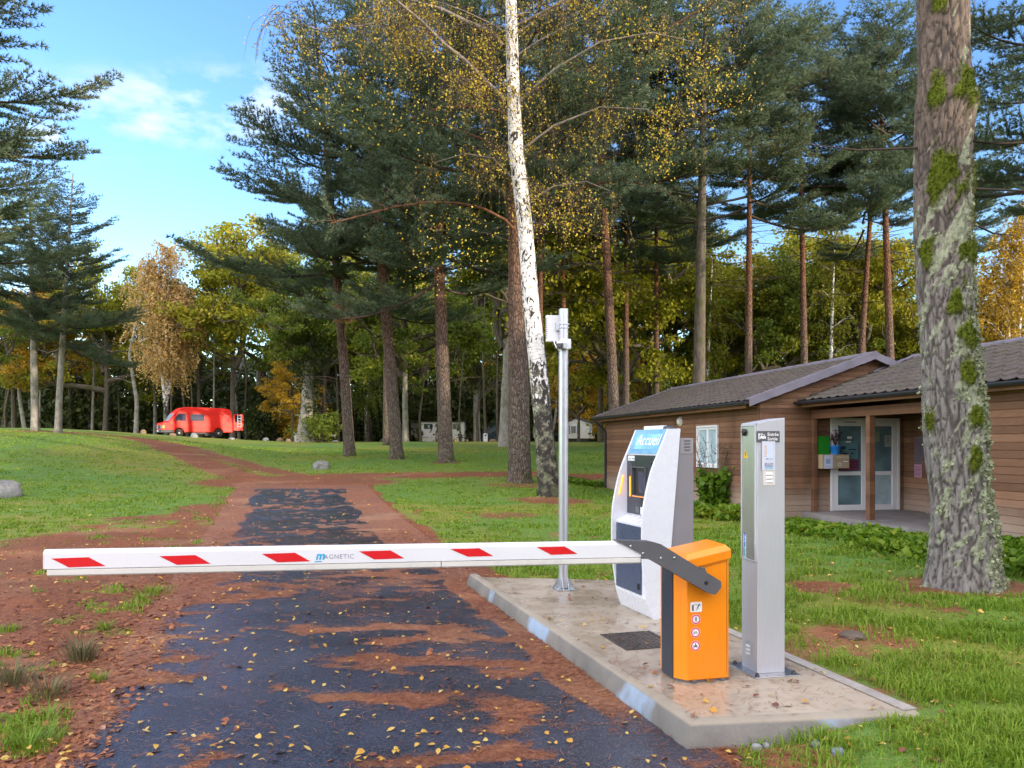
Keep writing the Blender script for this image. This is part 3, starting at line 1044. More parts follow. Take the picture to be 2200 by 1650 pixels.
for w in (sc0, sc1): g.box(kb(sA - .014, (scz0 + scz1) / 2, w), (.03, .008, scz1 - scz0 + .01), 1, (KP.u, -KP.n, Z))
for zz in (scz0, scz1): g.box(kb(sA - .014, zz, (sc0 + sc1) / 2), (.03, sc1 - sc0 + .01, .008), 1, (KP.u, -KP.n, Z))
g.build('screen_surround', [BLACKM, DGREY], cp)
g = Geo()
g.prism([kb(sA - .004, scz0 + .03, sc0 + .03), kb(sA - .004, scz0 + .03, sc0 + .15), kb(sA - .022, scz1 - .04, sc0 + .15), kb(sA - .022, scz1 - .04, sc0 + .03)], KP.u * .003, 0)
g.build('screen', [paint('dim_display', (.05, .07, .11), .1)], cp)
kpanel('card_reader', .20, .29, zp(1100) - .0, zp(1085), sA - .022, .022, WHITE, cp)
g = Geo(); g.box(kb(sA - .035, zp(1093), .245), (.004, .045, .06), 0, (KP.u, -KP.n, Z)); g.build('reader_slot', [INK], cp)
kpanel('keypad_plate', .36, .44, zp(1099), zp(1086), sA - .014, .004, DGREY, cp)
kpanel('maker_sticker', .46, .60, z1p - .055, z1p - .008, sA - .0135, .002, PAPER, cp)
g = Geo()
o2 = kb(sA - .016, z1p - .045, .59); text_into(g, 'AIRE', .026, o2, KP.n, Z, 0, .2, bold=.0008)
text_into(g, 'SERVICES', .0165, o2 + KP.n * .072 + Z * .004, KP.n, Z, 1, .2, bold=.0006)
g.build('maker_lettering', [paint('green_print', (.05, .40, .22), .5), paint('blue_print', (.02, .10, .45), .5)], cp)
g = Geo(); g.lathe(kb(sA - .012, zp(992), .09), [(.018, 0), (.018, .02), (.010, .026)], 14, 0, -KP.u); g.build('panel_lock', [BLACKM], cp)
kpanel('ticket_slot', .05, .14, zp(1035), zp(1018), sA - .018, .014, PAPER, cp)
kpanel('button_plate', .05, .12, zp(1098), zp(1094), sA - .016, .010, paint('green_button', (.15, .35, .06), .4), cp)
# lower service door
kpanel('service_door', .10, KW - .045, zlow + .03, zb0 - .02, sB - .004, .010, paint('service_door_grey', (.045, .065, .115), .3, 0, .05, 2))
g = Geo(); g.box(kb(sB - .016, zlow + .10, .14), (.016, .03, .055), 0, (KP.u, -KP.n, Z)); g.build('door_latch', [BLACKM], kio, bevel=.003)
# lit amber strips inside the cheeks; two more bars mimic their reflection
AMB = NB('amber_light'); AMB.set(col=(.9, .35, .05), em=(1.0, .22, .012), es=1.0)
zl0, zl1 = KP.sz(1337, 1063, -.62)[1], KP.sz(1337, 1021, -.62)[1]
for w in (KW - .034, .034):
    g = Geo()
    s0 = front((zl0 + zl1) / 2) + .045
    sl = [(front(zl0) + .036, zl0), (front(zl0) + .050, zl0), (front(zl1) + .050, zl1), (front(zl1) + .036, zl1)]
    g.prism([kb(s, z, w - .004) for s, z in sl], KP.n * -.008, 0)
    g.build('light_strip_and_glint', [AMB.m], kio, bevel=.003)
g = Geo(); g.box(kb(sA - .016, (zl0 + zl1) / 2 - .01, sc1 + .055), (.006, .016, zl1 - zl0), 0, (KP.u, -KP.n, Z)); g.build('light_strip_and_glint', [AMB.m], kio)  # glowing bar standing in for the strip's reflection in the panel
g = Geo(); g.box(kb(sA - .016, scz0 - .006, (sc0 + sc1) / 2), (.008, sc1 - sc0, .008), 0, (KP.u, -KP.n, Z)); g.build('light_strip_and_glint', [AMB.m], kio)  # same reflection built as a glowing bar under the screen
# back housing, vent, roof fittings
g = Geo()
zbk = KP.sz(1475, 941)[1]; bw = KP.sz(1492, 1000)[0]
prof = [(bk(.14) - .005, .132), (bw, .132), (bw, zbk), (bk(zbk) - .005, zbk)]
g.prism([kb(s, z, .018) for s, z in prof], KP.n * -(KW - .036), 0)
bh = g.build('back_housing', [KGREY], kio, bevel=.005)
g = Geo()
s0, s1 = bk(zbk) + .012, bw - .004
zv = KP.sz(1475, 975)[1]
g.box(kb((s0 + s1) / 2, (zv + zbk) / 2, .016), (s1 - s0, .003, zbk - zv), 0, (KP.u, -KP.n, Z))
for k in range(4):
    g.box(kb((s0 + s1) / 2 + .004, zv + .035 + k * .028, .0125), (.06, .006, .009), 1, (KP.u, -KP.n, Z))
g.build('vent_plate', [paint('vent_grey', (.27, .26, .28), .4), DGREY], bh, bevel=.001)
g = Geo(); g.box(kb(front(ztop) + .07, ztop + .017, KW * .58), (.05, KW * .55, .034), 0, (KP.u, -KP.n, Z)); g.build('roof_bracket', [KWHITE], kio, bevel=.003)
g = Geo(); g.lathe(kb(bk(ztop) - .055, ztop, .12), [(.048, 0), (.048, .014), (.036, .026), (.01, .03)], 20, 0); g.build('antenna_dome', [SLATE], kio)

# ------------------------------------------------------------------ entry terminal (steel column)
E0 = G(1627, 1450, .13)
EP = Plane(E0, 12.5)
ter = thing('entry_terminal', 'slim brushed steel access column with a sloping top marked Entrée Sortie', 'terminal', (E0.x, E0.y, .13))
ew = EP.sz(1686, 1447)[0]; ed = .205
zt0 = EP.sz(1620.5, 908)[1]; zt1 = EP.sz(1680.6, 897.5)[1]
ex = lambda a, n, z: EP.at(a, z, n)
g = Geo()
V = [ex(0, 0, .137), ex(ew, 0, .137), ex(ew, -ed, .137), ex(0, -ed, .137), ex(0, 0, zt0), ex(ew, 0, zt1), ex(ew, -ed, zt1 + .0), ex(0, -ed, zt0)]
g.raw([tuple(p) for p in V], [(3, 2, 1, 0), (0, 1, 5, 4), (1, 2, 6, 5), (2, 3, 7, 6), (3, 0, 4, 7), (4, 5, 6, 7)], 0)
g.build('column_body', [SATIN], ter, bevel=.0025)
# recessed door on the lane side, framed by a lip
g = Geo()
zd0 = EP.sz(1609, 1206)[1]; zd1 = zt0 - .03
for (n0, n1, z0, z1) in ((-.004, -.024, zd0, zt0 - .004), (-ed + .012, -ed + .002, zd0, zt0 - .004), (-.004, -ed + .002, zt0 - .022, zt0 - .004), (-.004, -ed + .002, zd0 - .008, zd0)):
    g.box(ex(-.004, (n0 + n1) / 2, (z0 + z1) / 2), (.010, abs(n1 - n0), z1 - z0), 0, (U if False else EP.u, -EP.n, Z))
g.build('door_frame', [SATIN], ter, bevel=.0015)
g = Geo(); g.box(ex(-.002, (-.026 - ed + .014) / 2, (zd0 + zt0 - .024) / 2), (.005, ed - .042, zt0 - .026 - zd0), 0, (EP.u, -EP.n, Z))
dr = g.build('service_door', [BRUSHED], ter)
LP = Plane(ex(-.0045, 0, 0), 12.5 + 90)          # the lane-side face
def lane(px, py):                                # -> (n, z)
    d = ray(px, py); o = ex(-.005, 0, 0); t = (o - EYEV).dot(EP.u) / d.dot(EP.u); p = EYEV + d * t
    return ((p - o).dot(EP.n), p.z)
n_, z_ = lane(1600.5, 928); g = Geo(); g.lathe(ex(-.004, n_, z_), [(.021, 0), (.021, .016), (.013, .022)], 16, 0, -EP.u); g.box(ex(-.014, n_, z_ - .022), (.02, .012, .012), 0, (EP.u, -EP.n, Z)); g.build('lock', [BLACKM], dr)
YEL = paint('yellow_film', (.75, .50, .01), .45)
n_, z_ = lane(1602, 975); g = Geo(); P = [ex(-.006, n_ + a, z_ + b) for a, b in ((-.028, -.028), (.028, -.028), (0, .032))]
g.prism(P, EP.u * .001, 0); limb(g, ex(-.0075, n_, z_), EP.n, Z, [(.003, .014), (-.005, .000), (.004, .000), (-.003, -.018)], .005, 1); g.build('hazard_sticker', [YEL, INK], dr)
n_, z_ = lane(1597.5, 1172); g = Geo(); g.box(ex(-.0055, -ed + .05, z_), (.002, .034, .165), 0, (EP.u, -EP.n, Z))
o = ex(-.0075, -ed + .058, z_ - .075)
text_into(g, 'AIRE', .030, o, Z, -EP.n * -1 if False else -EP.n, 1, .2, bold=.001); text_into(g, 'SERVICES', .024, o + Z * .066, Z, -EP.n, 2, .2, bold=.001)
g.build('maker_sticker', [paint('pale_blue_film', (.45, .62, .78), .4), paint('teal_print', (.02, .32, .25), .5), paint('deep_blue_print', (.01, .07, .42), .5)], dr)
def vent(frame_c, uu, nn, name, mats, parent):
    g = Geo(); g.box(frame_c, (.088, .003, .105), 0, (uu, nn, Z))
    for k in (-1, 0, 1):
        c = frame_c + Z * (k * .026); d = nn * -1
        a, b = uu * .024, Z * .008
        V = [c - a - b + d * .0016, c + a - b + d * .0016, c + a + b + d * .0016, c - a + b + d * .0016, c - a * .9 - b * .7 + d * .009, c + a * .9 - b * .7 + d * .009]
        g.raw([tuple(p) for p in V], [(0, 4, 5, 1), (4, 3, 2, 5), (0, 3, 4), (1, 5, 2)], 1)
    return g.build(name, mats, parent, bevel=.0008)
n_, z_ = lane(1607, 1395)
vent(ex(-.003, n_, z_), EP.n, EP.u, 'vent_plate', [ALU, WHITE], ter)
a, z = EP.sz(1652, 1026)
vent(ex(a, .002, z), EP.u, -EP.n, 'vent_plate', [paint('pale_plate', (.66, .62, .58), .5), WHITE], ter)
# sign plate and notice on the front
g = Geo()
a0, z1 = EP.sz(1625.5, 926); a1, z0 = EP.sz(1674.5, 950)
g.box(ex((a0 + a1) / 2, .002, (z0 + z1) / 2), (a1 - a0, .003, z1 - z0), 0, (EP.u, -EP.n, Z))
hh = z1 - z0; ww = a1 - a0
o = ex(a0 + ww * .46, .0042, z0 + hh * .57)
text_into(g, 'Entrée', .031, o, EP.u, Z, 1, bold=.0007); text_into(g, 'Sortie', .031, o - Z * hh * .40, EP.u, Z, 1, bold=.0007)
o = ex(a0 + ww * .06, .0042, z0 + hh * .28)
limb(g, o, EP.u, Z, [(.005, 0), (.005, .034)], .009, 1); limb(g, o, EP.u, Z, [(0, .034), (.012, .034)], .006, 1)
limb(g, o, EP.u, Z, [(.010, .030), (.030, .038)], .004, 1)
limb(g, o, EP.u, Z, [(.018, .010), (.052, .010)], .018, 1); limb(g, o, EP.u, Z, [(.024, .024), (.046, .024)], .012, 1)
for c in (.024, .046): disc(g, o + EP.u * c + Z * .001 + EP.n * .0006, 0, .004, EP.u, Z, 0, 12)
limb(g, o + EP.n * .0006, EP.u, Z, [(.027, .023), (.043, .023)], .006, 0)
g.build('sign_plate', [paint('grey_sign', (.10, .10, .115), .4), PAPER], ter)
g = Geo()
a0, z1 = EP.sz(1636, 948); a1, z0 = EP.sz(1664.5, 1010)
def rect(a0, a1, z0, z1, off, m):
    g.quad(ex(a0, off, z0), ex(a1, off, z0), ex(a1, off, z1), ex(a0, off, z1), m)
rect(a0, a1, z0, z1, .0060, 0)
w_, h_ = a1 - a0, z1 - z0
rect(a0 + w_ * .2, a0 + w_ * .85, z0 + h_ * .36, z0 + h_ * .9, .0066, 1); rect(a0 + w_ * .2, a0 + w_ * .36, z0 + h_ * .45, z0 + h_ * .88, .0070, 2)
rect(a0 + w_ * .2, a0 + w_ * .85, z0 + h_ * .05, z0 + h_ * .26, .0066, 3); rect(a0 + w_ * .2, a0 + w_ * .85, z0 + h_ * .05, z0 + h_ * .10, .0070, 4)
rect(a0 + w_ * .3, a0 + w_ * .85, z0 + h_ * .36, z0 + h_ * .42, .0070, 3)
g.build('taped_notice', [paint('plastic_pocket', (.60, .62, .72), .15), paint('pale_photo_sky', (.55, .62, .78), .5), paint('warm_photo', (.62, .48, .42), .5, 0, .2, 30), paint('grey_photo', (.35, .38, .48), .5, 0, .4, 40), paint('aqua_photo', (.25, .50, .65), .5)], ter)
# base plate and bolts
g = Geo(); cc = ex(ew / 2 + .005, -ed / 2, .1335)
g.box(cc, (.34, .37, .007), 0, (EP.u, -EP.n, Z)); g.build('base_plate', [BRUSHED], ter, bevel=.002)
for a in (-.135, .135):
    for b in (-.15, .15):
        g = Geo(); g.lathe(cc + EP.u * a + EP.n * b, [(.017, .003), (.017, .008), (.012, .010), (.012, .022), (.006, .026)], 8, 0); g.build('anchor_bolt', [BLACKM], ter)

# ------------------------------------------------------------------ camera post
Q0 = G(1211, 1266, .13)
cp_ = thing('camera_post', 'tall square aluminium post with a white antenna panel and a camera near its top', 'post', (Q0.x, Q0.y, .13))
PP = Plane(Q0, 10)
zt = PP.sz(1209, 664)[1]; hw = .045
g = Geo()
sq = [(-hw, .006), (-hw + .012, hw), (-.014, hw), (-.010, hw - .006), (.010, hw - .006), (.014, hw), (hw - .012, hw), (hw, .02), (hw, -hw), (-hw, -hw)]
g.prism([PP.at(a, .15, n) for a, n in sq], (0, 0, zt - .15), 0)
g.build('pole', [ALU], cp_, bevel=.002)
g = Geo()
for a in (-1, 1):
    for k in (0, 1):
        u, v = (PP.u, PP.n) if k == 0 else (PP.n, PP.u)
        base = Q0 + u * (a * .046); 
        P = [base + Z * .004, base + u * (a * .075) + Z * .004, base + u * (a * .02) + Z * .10, base + Z * .13]
        for s in (-.03, .03): g.prism([p + v * (s - .003) for p in P], v * .006, 0)
g.box((Q0.x, Q0.y, .137), (.20, .20, .010), 0, (PP.u, -PP.n, Z))
for a in (-1, 1):
    g.box(Q0 + PP.u * (a * .07) + Z * .012, (.05, .24, .016), 0, (PP.u, -PP.n, Z)); g.lathe(Q0 + PP.u * a * .07 + PP.n * .09, [(.012, .02), (.012, .034)], 8, 0)
g.build('base_bracket', [ZINC], cp_, bevel=.002)
g = Geo()
az1 = PP.sz(1190, 676)[1]; az0 = PP.sz(1190, 733)[1]; aa = PP.sz(1190, 700)[0]
g.box(PP.at(aa - .0, (az0 + az1) / 2, -.06), (.145, .05, az1 - az0), 0, (PP.u, -PP.n, Z))
for k in range(10):
    g.box(PP.at(aa - .070, az0 + .04 + k * (az1 - az0 - .08) / 9, -.06), (.012, .056, .012), 1, (PP.u, -PP.n, Z))
g.build('antenna_panel', [WHITE, KGREY], cp_, bevel=.012, seg=3)
g = Geo()
for y in (697, 705): 
    z = PP.sz(1209, y)[1]; g.box(PP.at(0, z, 0), (.098, .098, .012), 0, (PP.u, -PP.n, Z))
zc_ = PP.sz(1200, 701)[1]; g.box(PP.at(-.05, zc_, -.02), (.06, .03, .09), 0, (PP.u, -PP.n, Z))
g.build('pipe_clamp', [ZINC], cp_, bevel=.002)
g = Geo()
z1, z0 = PP.sz(1206, 729)[1], PP.sz(1206, 751)[1]
g.box(PP.at(.012, (z0 + z1) / 2, .0), (.115, .115, z1 - z0), 0, (PP.u, -PP.n, Z))
cdir = (PP.n * .8 - PP.u * .5).normalized(); cs = Z.cross(cdir); c0 = PP.at(-.035, (z0 + z1) / 2 - .025, .085)
g.box(c0, (.085, .15, .075), 0, (cs, cdir, Z))
ch_ = g.build('camera_housing', [WHITE], cp_, bevel=.01, seg=3)
g = Geo(); g.box(c0 + cdir * .078 - Z * .012, (.074, .012, .06), 0, (cs, cdir, Z)); g.lathe(c0 + cdir * .08 - Z * .012, [(.022, 0), (.022, .012), (.016, .013)], 16, 0, cdir)
g.build('lens_window', [paint('black_glass', (.008, .008, .012), .1)], ch_, bevel=.003)
g = Geo()
zz = PP.sz(1190, 735)[1]
g.tube([PP.at(aa, az0 + .02, -.03), PP.at(aa + .01, az0 - .03, .0), PP.at(aa + .02, zz - .06, .03), PP.at(-.05, zz - .11, .06), PP.at(-.03, z0 + .03, .05)], .006, 6, 0)
g.build('cable', [WHITE], cp_)
# ------------------------------------------------------------------ reception building
C0 = Vector((5.65, 17.55, 0)); BT = Vector((.9806, .1959, 0)); BQ = Vector((.1959, -.9806, 0))
def B(t, q, z):                                  # t across the gable, q along the house towards the viewer
    p = C0 + BT * t + BQ * q; return Vector((p.x, p.y, z))
bld = thing('reception_building', 'low brown timber-clad reception building with dark tiled roofs and a recessed porch', 'building', tuple(C0))
def wood_mat(name, dark, light, bleach=True):
    b = NB(name); p = b.tc(); x = b.xyz(p)
    row = b.math('FLOOR', b.math('DIVIDE', x[2], .132))
    cv = b.n.new('ShaderNodeCombineXYZ'); b.l.new(row, cv.inputs[2])
    wnz = b.n.new('ShaderNodeTexWhiteNoise'); b.l.new(cv.outputs[0], wnz.inputs['Vector'])
    gr = b.noise(b.map(p, (2.5, 2.5, 34)), 1.6, 5, .65, .6); st = b.noise(b.map(p, (1, 1, .35)), 1.4, 5, .65)
    f = b.math('ADD', b.math('MULTIPLY', gr, .6), b.math('MULTIPLY', wnz.outputs[0], .4))
    c = b.mix(b.rng(f, .25, .75), dark, light)
    c = b.mix(b.rng(st, .5, .75, 0, .6), c, [k * .45 for k in dark])
    kn = b.voro(b.map(p, (1, 1, 1.4)), 3.3)
    c = b.mix(b.rng(kn, .05, .02, 0, .8), c, [k * .3 for k in dark])
    if bleach:
        h = b.math('SUBTRACT', x[2], b.math('MULTIPLY', b.noise(p, 1.3, 4), .5))
        c = b.mix(b.rng(h, .55, .05, 0, .75), c, (.34, .27, .22))
    b.set(col=c, rough=.72, spec=.3, nrm=b.bump(gr, .25, .004)); return b.m
WOOD = wood_mat('timber_cladding', (.112, .056, .033), (.265, .142, .082))
WOODP = wood_mat('timber_posts', (.105, .050, .028), (.215, .11, .060), False)
PVC = paint('white_pvc', (.72, .74, .78), .35, 0, .02, 2, .05)
GUT = paint('dark_gutter', (.022, .024, .034), .38, 0, .1, 3)
def glass_mat(name, col, r=.05):
    b = NB(name); n1 = b.noise(b.tc(), 1.2, 3); b.set(col=b.mix(b.rng(n1, .35, .65), [k * .6 for k in col], [k * 1.4 for k in col]), rough=r, spec=.45); return b.m
GLASS = glass_mat('dim_window_glass', (.10, .175, .205)); GLASS2 = paint('curtained_glass', (.34, .47, .53), .3, 0, .18, 5, spec=.3)
TILE = NB('weathered_roof_tile'); p_ = TILE.tc(); n1 = TILE.noise(p_, 3.5, 5, .65); n2 = TILE.noise(p_, 28, 4, .7); n3 = TILE.noise(p_, .8, 3)
c_ = TILE.mix(TILE.rng(n1, .3, .7), (.036, .030, .029), (.080, .064, .055)); c_ = TILE.mix(TILE.rng(n2, .5, .75, 0, .7), c_, (.16, .115, .06)); c_ = TILE.mix(TILE.rng(n3, .45, .7, 0, .35), c_, (.06, .065, .03))
TILE.set(col=c_, rough=.75, nrm=TILE.bump(n2, .3, .005)); TILE = TILE.m
VERGE = paint('grey_verge_tile', (.15, .14, .175), .6, 0, .25, 2, .3)

BRD = .132
def clad(g, a, b, z0, z1, out):
    """boards from a to b (level points), each with its own bevelled lower edge, facing `out`"""
    z = z0; a = Vector(a); b = Vector(b)
    while z < z1 - .01:
        zt = min((math.floor(z / BRD + 1e-6) + 1) * BRD, z1)
        P = [Vector((a.x, a.y, 0)) + out * o_ + Z * zz for o_, zz in ((-.03, z), (.006, z + .001), (.014, z + .012), (.014, zt - .008), (.004, zt - .001), (-.03, zt - .001))]
        g.prism(P, Vector((b.x - a.x, b.y - a.y, 0)), 0)
        z = zt

zE, PITCH = 2.66, .354
TR, WL = 2.78, 5.56
roofz_l = lambda t: zE + PITCH * (min(t, 2 * TR - t) + .35)
# left block: long wall with the window, then the gable wall
g = Geo()
wq0, wq1, wz0, wz1 = -3.22, -2.02, 1.09, 2.17
on = -BT
for q0, q1, z0, z1 in ((-11.2, wq0, -.3, 2.60), (wq1, -.02, -.3, 2.60), (wq0, wq1, -.3, wz0), (wq0, wq1, wz1, 2.60)):
    clad(g, B(0, q0, 0), B(0, q1, 0), z0, z1, on)
g.box(B(.12, -5.6, 1.1), (.18, 11.1, 2.9), 0, (BT, BQ, Z))
clad(g, B(0, -11.2, 0), B(WL, -11.2, 0), -.3, 2.6, -BQ)
fw = g.build('front_wall', [WOOD], bld)
g = Geo()
dt0, dt1, dz1 = 1.785, 3.60, 2.30
clad(g, B(.02, 0, 0), B(dt0, 0, 0), -.2, 2.60, BQ)
clad(g, B(dt1, 0, 0), B(WL, 0, 0), -.2, 2.60, BQ)
clad(g, B(dt0, 0, 0), B(dt1, 0, 0), dz1, 2.60, BQ)
z = 2.604
while z < roofz_l(TR) - .12:                     # gable boards shorten towards the ridge
    zt = z + BRD
    t0 = max(.02, (zt - zE) / PITCH - .35 + .02); t1 = 2 * TR - t0
    if t1 > t0: clad(g, B(t0, 0, 0), B(t1, 0, 0), z, zt, BQ)
    z = zt
# triangular filling behind the stepped board ends
g.prism([B(-.02, -.03, 2.55), B(WL + .02, -.03, 2.55), B(TR, -.03, roofz_l(TR) - .10)], BQ * .026, 0)
g.box(B(.035, .018, 1.2), (.09, .03, 2.9), 0, (BT, BQ, Z)); g.box(B(-.018, -.04, 1.2), (.03, .09, 2.9), 0, (BT, BQ, Z))
g.build('gable_wall', [WOOD], bld)
# right block and porch
FQ = 4.35; FT = 1.3
g = Geo()
clad(g, B(FT, FQ, 0), B(FT, 13.0, 0), -.3, 2.60, on)
clad(g, B(FT, FQ, 0), B(3.74, FQ, 0), -.3, 2.60, -BQ)
g.box(B(FT + .12, 8.7, 1.1), (.18, 8.6, 2.9), 0, (BT, BQ, Z)); g.box(B(FT - .018, FQ + .05, 1.2), (.03, .10, 2.8), 0, (BT, BQ, Z))
g.build('front_wall', [WOOD], bld)
g = Geo(); clad(g, B(3.74, 0, 0), B(3.74, FQ, 0), -.1, 2.60, on); g.build('porch_back_wall', [WOOD], bld)
g = Geo(); g.prism([B(FT - .25, .02, -.2), B(3.8, .02, -.2), B(3.8, FQ + .1, -.2), B(FT - .25, FQ + .1, -.2)], (0, 0, .335), 0)
pf = g.build('porch_floor', [paint('porch_concrete', (.20, .185, .185), .7, 0, .25, 2, .4)], bld, bevel=.01)
g = Geo(); g.box(B((FT + 3.74) / 2, FQ / 2, 2.44), (2.5, FQ - .1, .03), 0, (BT, BQ, Z)); g.build('porch_ceiling', [WOODP], bld)
g = Geo(); g.box(B(FT + .04, FQ / 2 + .05, 2.37), (.10, FQ + .1, .20), 0, (BT, BQ, Z)); g.build('porch_beam', [WOODP], bld, bevel=.006)
for q_, w_ in ((.07, .10), (2.05, .13)):
    g = Geo(); g.box(B(FT + .04, q_, 1.20), (w_, w_, 2.14), 0, (BT, BQ, Z)); g.build('porch_post', [WOODP], bld, bevel=.006)

def roof(name, q0, q1, t0, z0, t1, mat):
    """one pitch of interlocking tiles, eave at (t0, z0), ridge at t1"""
    nc = int((q1 - q0) / .05); L = abs(t1 - t0); rows = int(round(L / math.cos(math.atan(PITCH)) / .31))
    qs = np.linspace(q0, q1, nc + 1); ph = (qs / .30) % 1
    wave = np.where(ph < .28, .030 * np.sin(np.pi * ph / .28), .006 * np.cos(2 * np.pi * ph))
    sg = 1 if t1 > t0 else -1; P = []; hs = []
    for r in range(rows):
        for f, h in ((0.0, .024), (.04, .032), (.98, .004)):
            P.append((r + f) / rows); hs.append(h)
    P = np.array(P); hs = np.array(hs)
    rw = np.random.RandomState(5)
    jit = rw.normal(0, .0035, (rows, int(nc / 6) + 2))
    H = hs[:, None] + wave[None, :] + jit[np.arange(len(P)) // 3][:, (np.arange(nc + 1) // 6)]
    tt = t0 + sg * L * P
    zz = z0 + PITCH * L * P
    t_ = tt[:, None] + 0 * H; q_ = qs[None, :] + 0 * H; z_ = zz[:, None] + H
    V = np.stack([C0.x + BT.x * t_ + BQ.x * q_, C0.y + BT.y * t_ + BQ.y * q_, z_], -1).reshape(-1, 3)
    ny, nx = H.shape; i = np.arange(ny - 1)[:, None] * nx + np.arange(nx - 1)[None, :]
    F = np.stack([i, i + 1, i + nx + 1, i + nx], -1).reshape(-1, 4)
    if sg < 0: F = F[:, ::-1]
    g = Geo(); g.arr(V, F[:, ::-1], 0, False)
    # underside board
    for a in (0,):
        q = [B(t0, q0, z0 - .01), B(t0, q1, z0 - .01), B(t1, q1, z0 + PITCH * L - .01), B(t1, q0, z0 + PITCH * L - .01)]
        g.prism(q, (0, 0, -.06), 1)
    return g.build(name, [mat, WOODP], bld)
def ridge(q0, q1, t, z, parent):
    g = Geo(); n = int((q1 - q0) / .40)
    for k in range(n):
        a = q0 + (q1 - q0) * k / n; b = q0 + (q1 - q0) * (k + 1) / n + .03
        r0, r1 = .125, .112
        V = []; 
        for qq, r in ((a, r0), (b, r1)):
            for j in range(7):
                th = math.pi * j / 6; V.append(tuple(B(t + math.cos(th) * r, qq, z + math.sin(th) * r * .8 - .02)))
        g.raw(V, [(j, j + 1, j + 8, j + 7) for j in range(6)] + [tuple(range(6, -1, -1)), tuple(range(7, 14))], 0, False)
    return g.build('ridge_tiles', [VERGE], parent)
def verge(q, t0, z0, t1, parent, face):
    L = abs(t1 - t0); n = int(round(L / .33)); g = Geo(); sg = 1 if t1 > t0 else -1
    for k in range(n):
        a = t0 + sg * L * k / n; b = t0 + sg * L * (k + 1) / n; za = z0 + PITCH * L * k / n; zb = z0 + PITCH * L * (k + 1) / n + .012
        P = [B(a, q, za - .125), B(b, q, zb - .125), B(b, q, zb + .045), B(a, q, za + .045)]
        g.prism(P, face * .03, 0)
        P = [B(a, q, za + .03), B(b, q, zb + .03), B(b, q, zb + .06), B(a, q, za + .06)]
        g.prism(P, face * -.14, 0)
    return g.build('verge_tiles', [VERGE], parent, bevel=.006)
def gutter(q0, q1, t, z, parent):
    g = Geo(); V = []
    k = 9
    for q in (q0, q1):
        for j in range(k):
            th = math.pi + math.pi * j / (k - 1); V.append(tuple(B(t + math.cos(th) * .065, q, z + math.sin(th) * .075)))
        for j in range(k):
            th = 2 * math.pi - math.pi * j / (k - 1); V.append(tuple(B(t + math.cos(th) * .058, q, z + math.sin(th) * .068)))
    n = 2 * k
    g.raw(V, [(i, i + n, (i + 1) % n + n, (i + 1) % n) for i in range(n)], 0, True)
    g.raw(V[:n], [tuple(range(n))], 0); g.raw(V[n:], [tuple(range(n))], 0)
    q = q0 + .3
    while q < q1:
        g.box(B(t + .0, q, z + .002), (.15, .02, .012), 0, (BT, BQ, Z)); q += .6
    return g.build('gutter', [GUT], parent)
rl = roof('roof', -11.5, .22, -.38, zE, TR, TILE); ridge(-11.5, .24, TR, zE + PITCH * (TR + .38), rl); verge(.235, -.38, zE, TR, rl, BQ); verge(-11.5, -.38, zE, TR, rl, -BQ); gutter(-11.5, .2, -.45, zE - .005, rl)
rb = roof('roof', -11.5, .22, 2 * TR + .38, zE, TR, TILE); verge(.235, 2 * TR + .38, zE, TR, rb, BQ)
rt0 = FT - .36; rzr = 4.0
rr_ = roof('roof', .03, 13.2, rt0, zE + .01, rzr, TILE); ridge(.0, 13.2, rzr, zE + .01 + PITCH * (rzr - rt0), rr_); gutter(.05, 13.2, rt0 - .07, zE, rr_)
verge(.0, rt0 + 1.9, zE + .01 + PITCH * 1.9, rzr, rr_, -BQ)
r4 = roof('roof', .03, 13.2, 2 * rzr - rt0, zE + .01, rzr, TILE); verge(.0, 2 * rzr - rt0, zE + .01, rzr, r4, -BQ)
g = Geo(); g.box(B(-.33, -5.7, zE - .09), (.02, 11.4, .12), 0, (BT, BQ, Z)); g.box(B(rt0 + .04, 6.6, zE - .07), (.02, 13.0, .12), 0, (BT, BQ, Z)); g.box(B(-.16, -5.7, zE - .105), (.33, 11.3, .02), 0, (BT, BQ, Z)); g.box(B(rt0 + .22, 6.6, zE - .09), (.34, 13, .02), 0, (BT, BQ, Z)); g.build('eaves_boards', [WOODP], bld)
g = Geo(); g.tube([B(-.45, -11.0, zE - .06), B(-.45, -11.0, zE - .16), B(-.10, -11.0, zE - .42), B(-.06, -11.0, zE - .55), B(-.06, -11.0, -.1)], .042, 8, 0); g.build('downpipe', [GUT], bld)
# window
g = Geo()
def frame(g, t, q0, q1, z0, z1, w, d, m=0, ax=(None, None)):
    for (a, b, c, e) in ((q0, q1, z0, z0 + w), (q0, q1, z1 - w, z1), (q0, q0 + w, z0 + w, z1 - w), (q1 - w, q1, z0 + w, z1 - w)):
        g.box(B(t, (a + b) / 2, (c + e) / 2), (d, b - a, e - c), m, (BT, BQ, Z))
win = Geo(); frame(win, -.005, wq0 - .01, wq1 + .01, wz0 - .01, wz1 + .01, .055, .11); wo = win.build('window', [PVC], bld, bevel=.004)
wm = (wq0 + wq1) / 2
g = Geo(); frame(g, -.002, wq0 + .05, wm, wz0 + .05, wz1 - .05, .055, .05); frame(g, -.002, wm, wq1 - .05, wz0 + .05, wz1 - .05, .055, .05); g.build('casement', [PVC], wo, bevel=.004)
g = Geo()
for a, b in ((wq0 + .105, wm - .055), (wm + .055, wq1 - .105)): g.box(B(.010, (a + b) / 2, (wz0 + wz1) / 2), (.006, b - a, wz1 - wz0 - .21), 0, (BT, BQ, Z))
g.build('pane', [GLASS2], wo)
g = Geo(); q_ = B(-.02, -.02, 0)
lp = D(1461, 905, 0); 
lq = -4.35; lz = 2.33
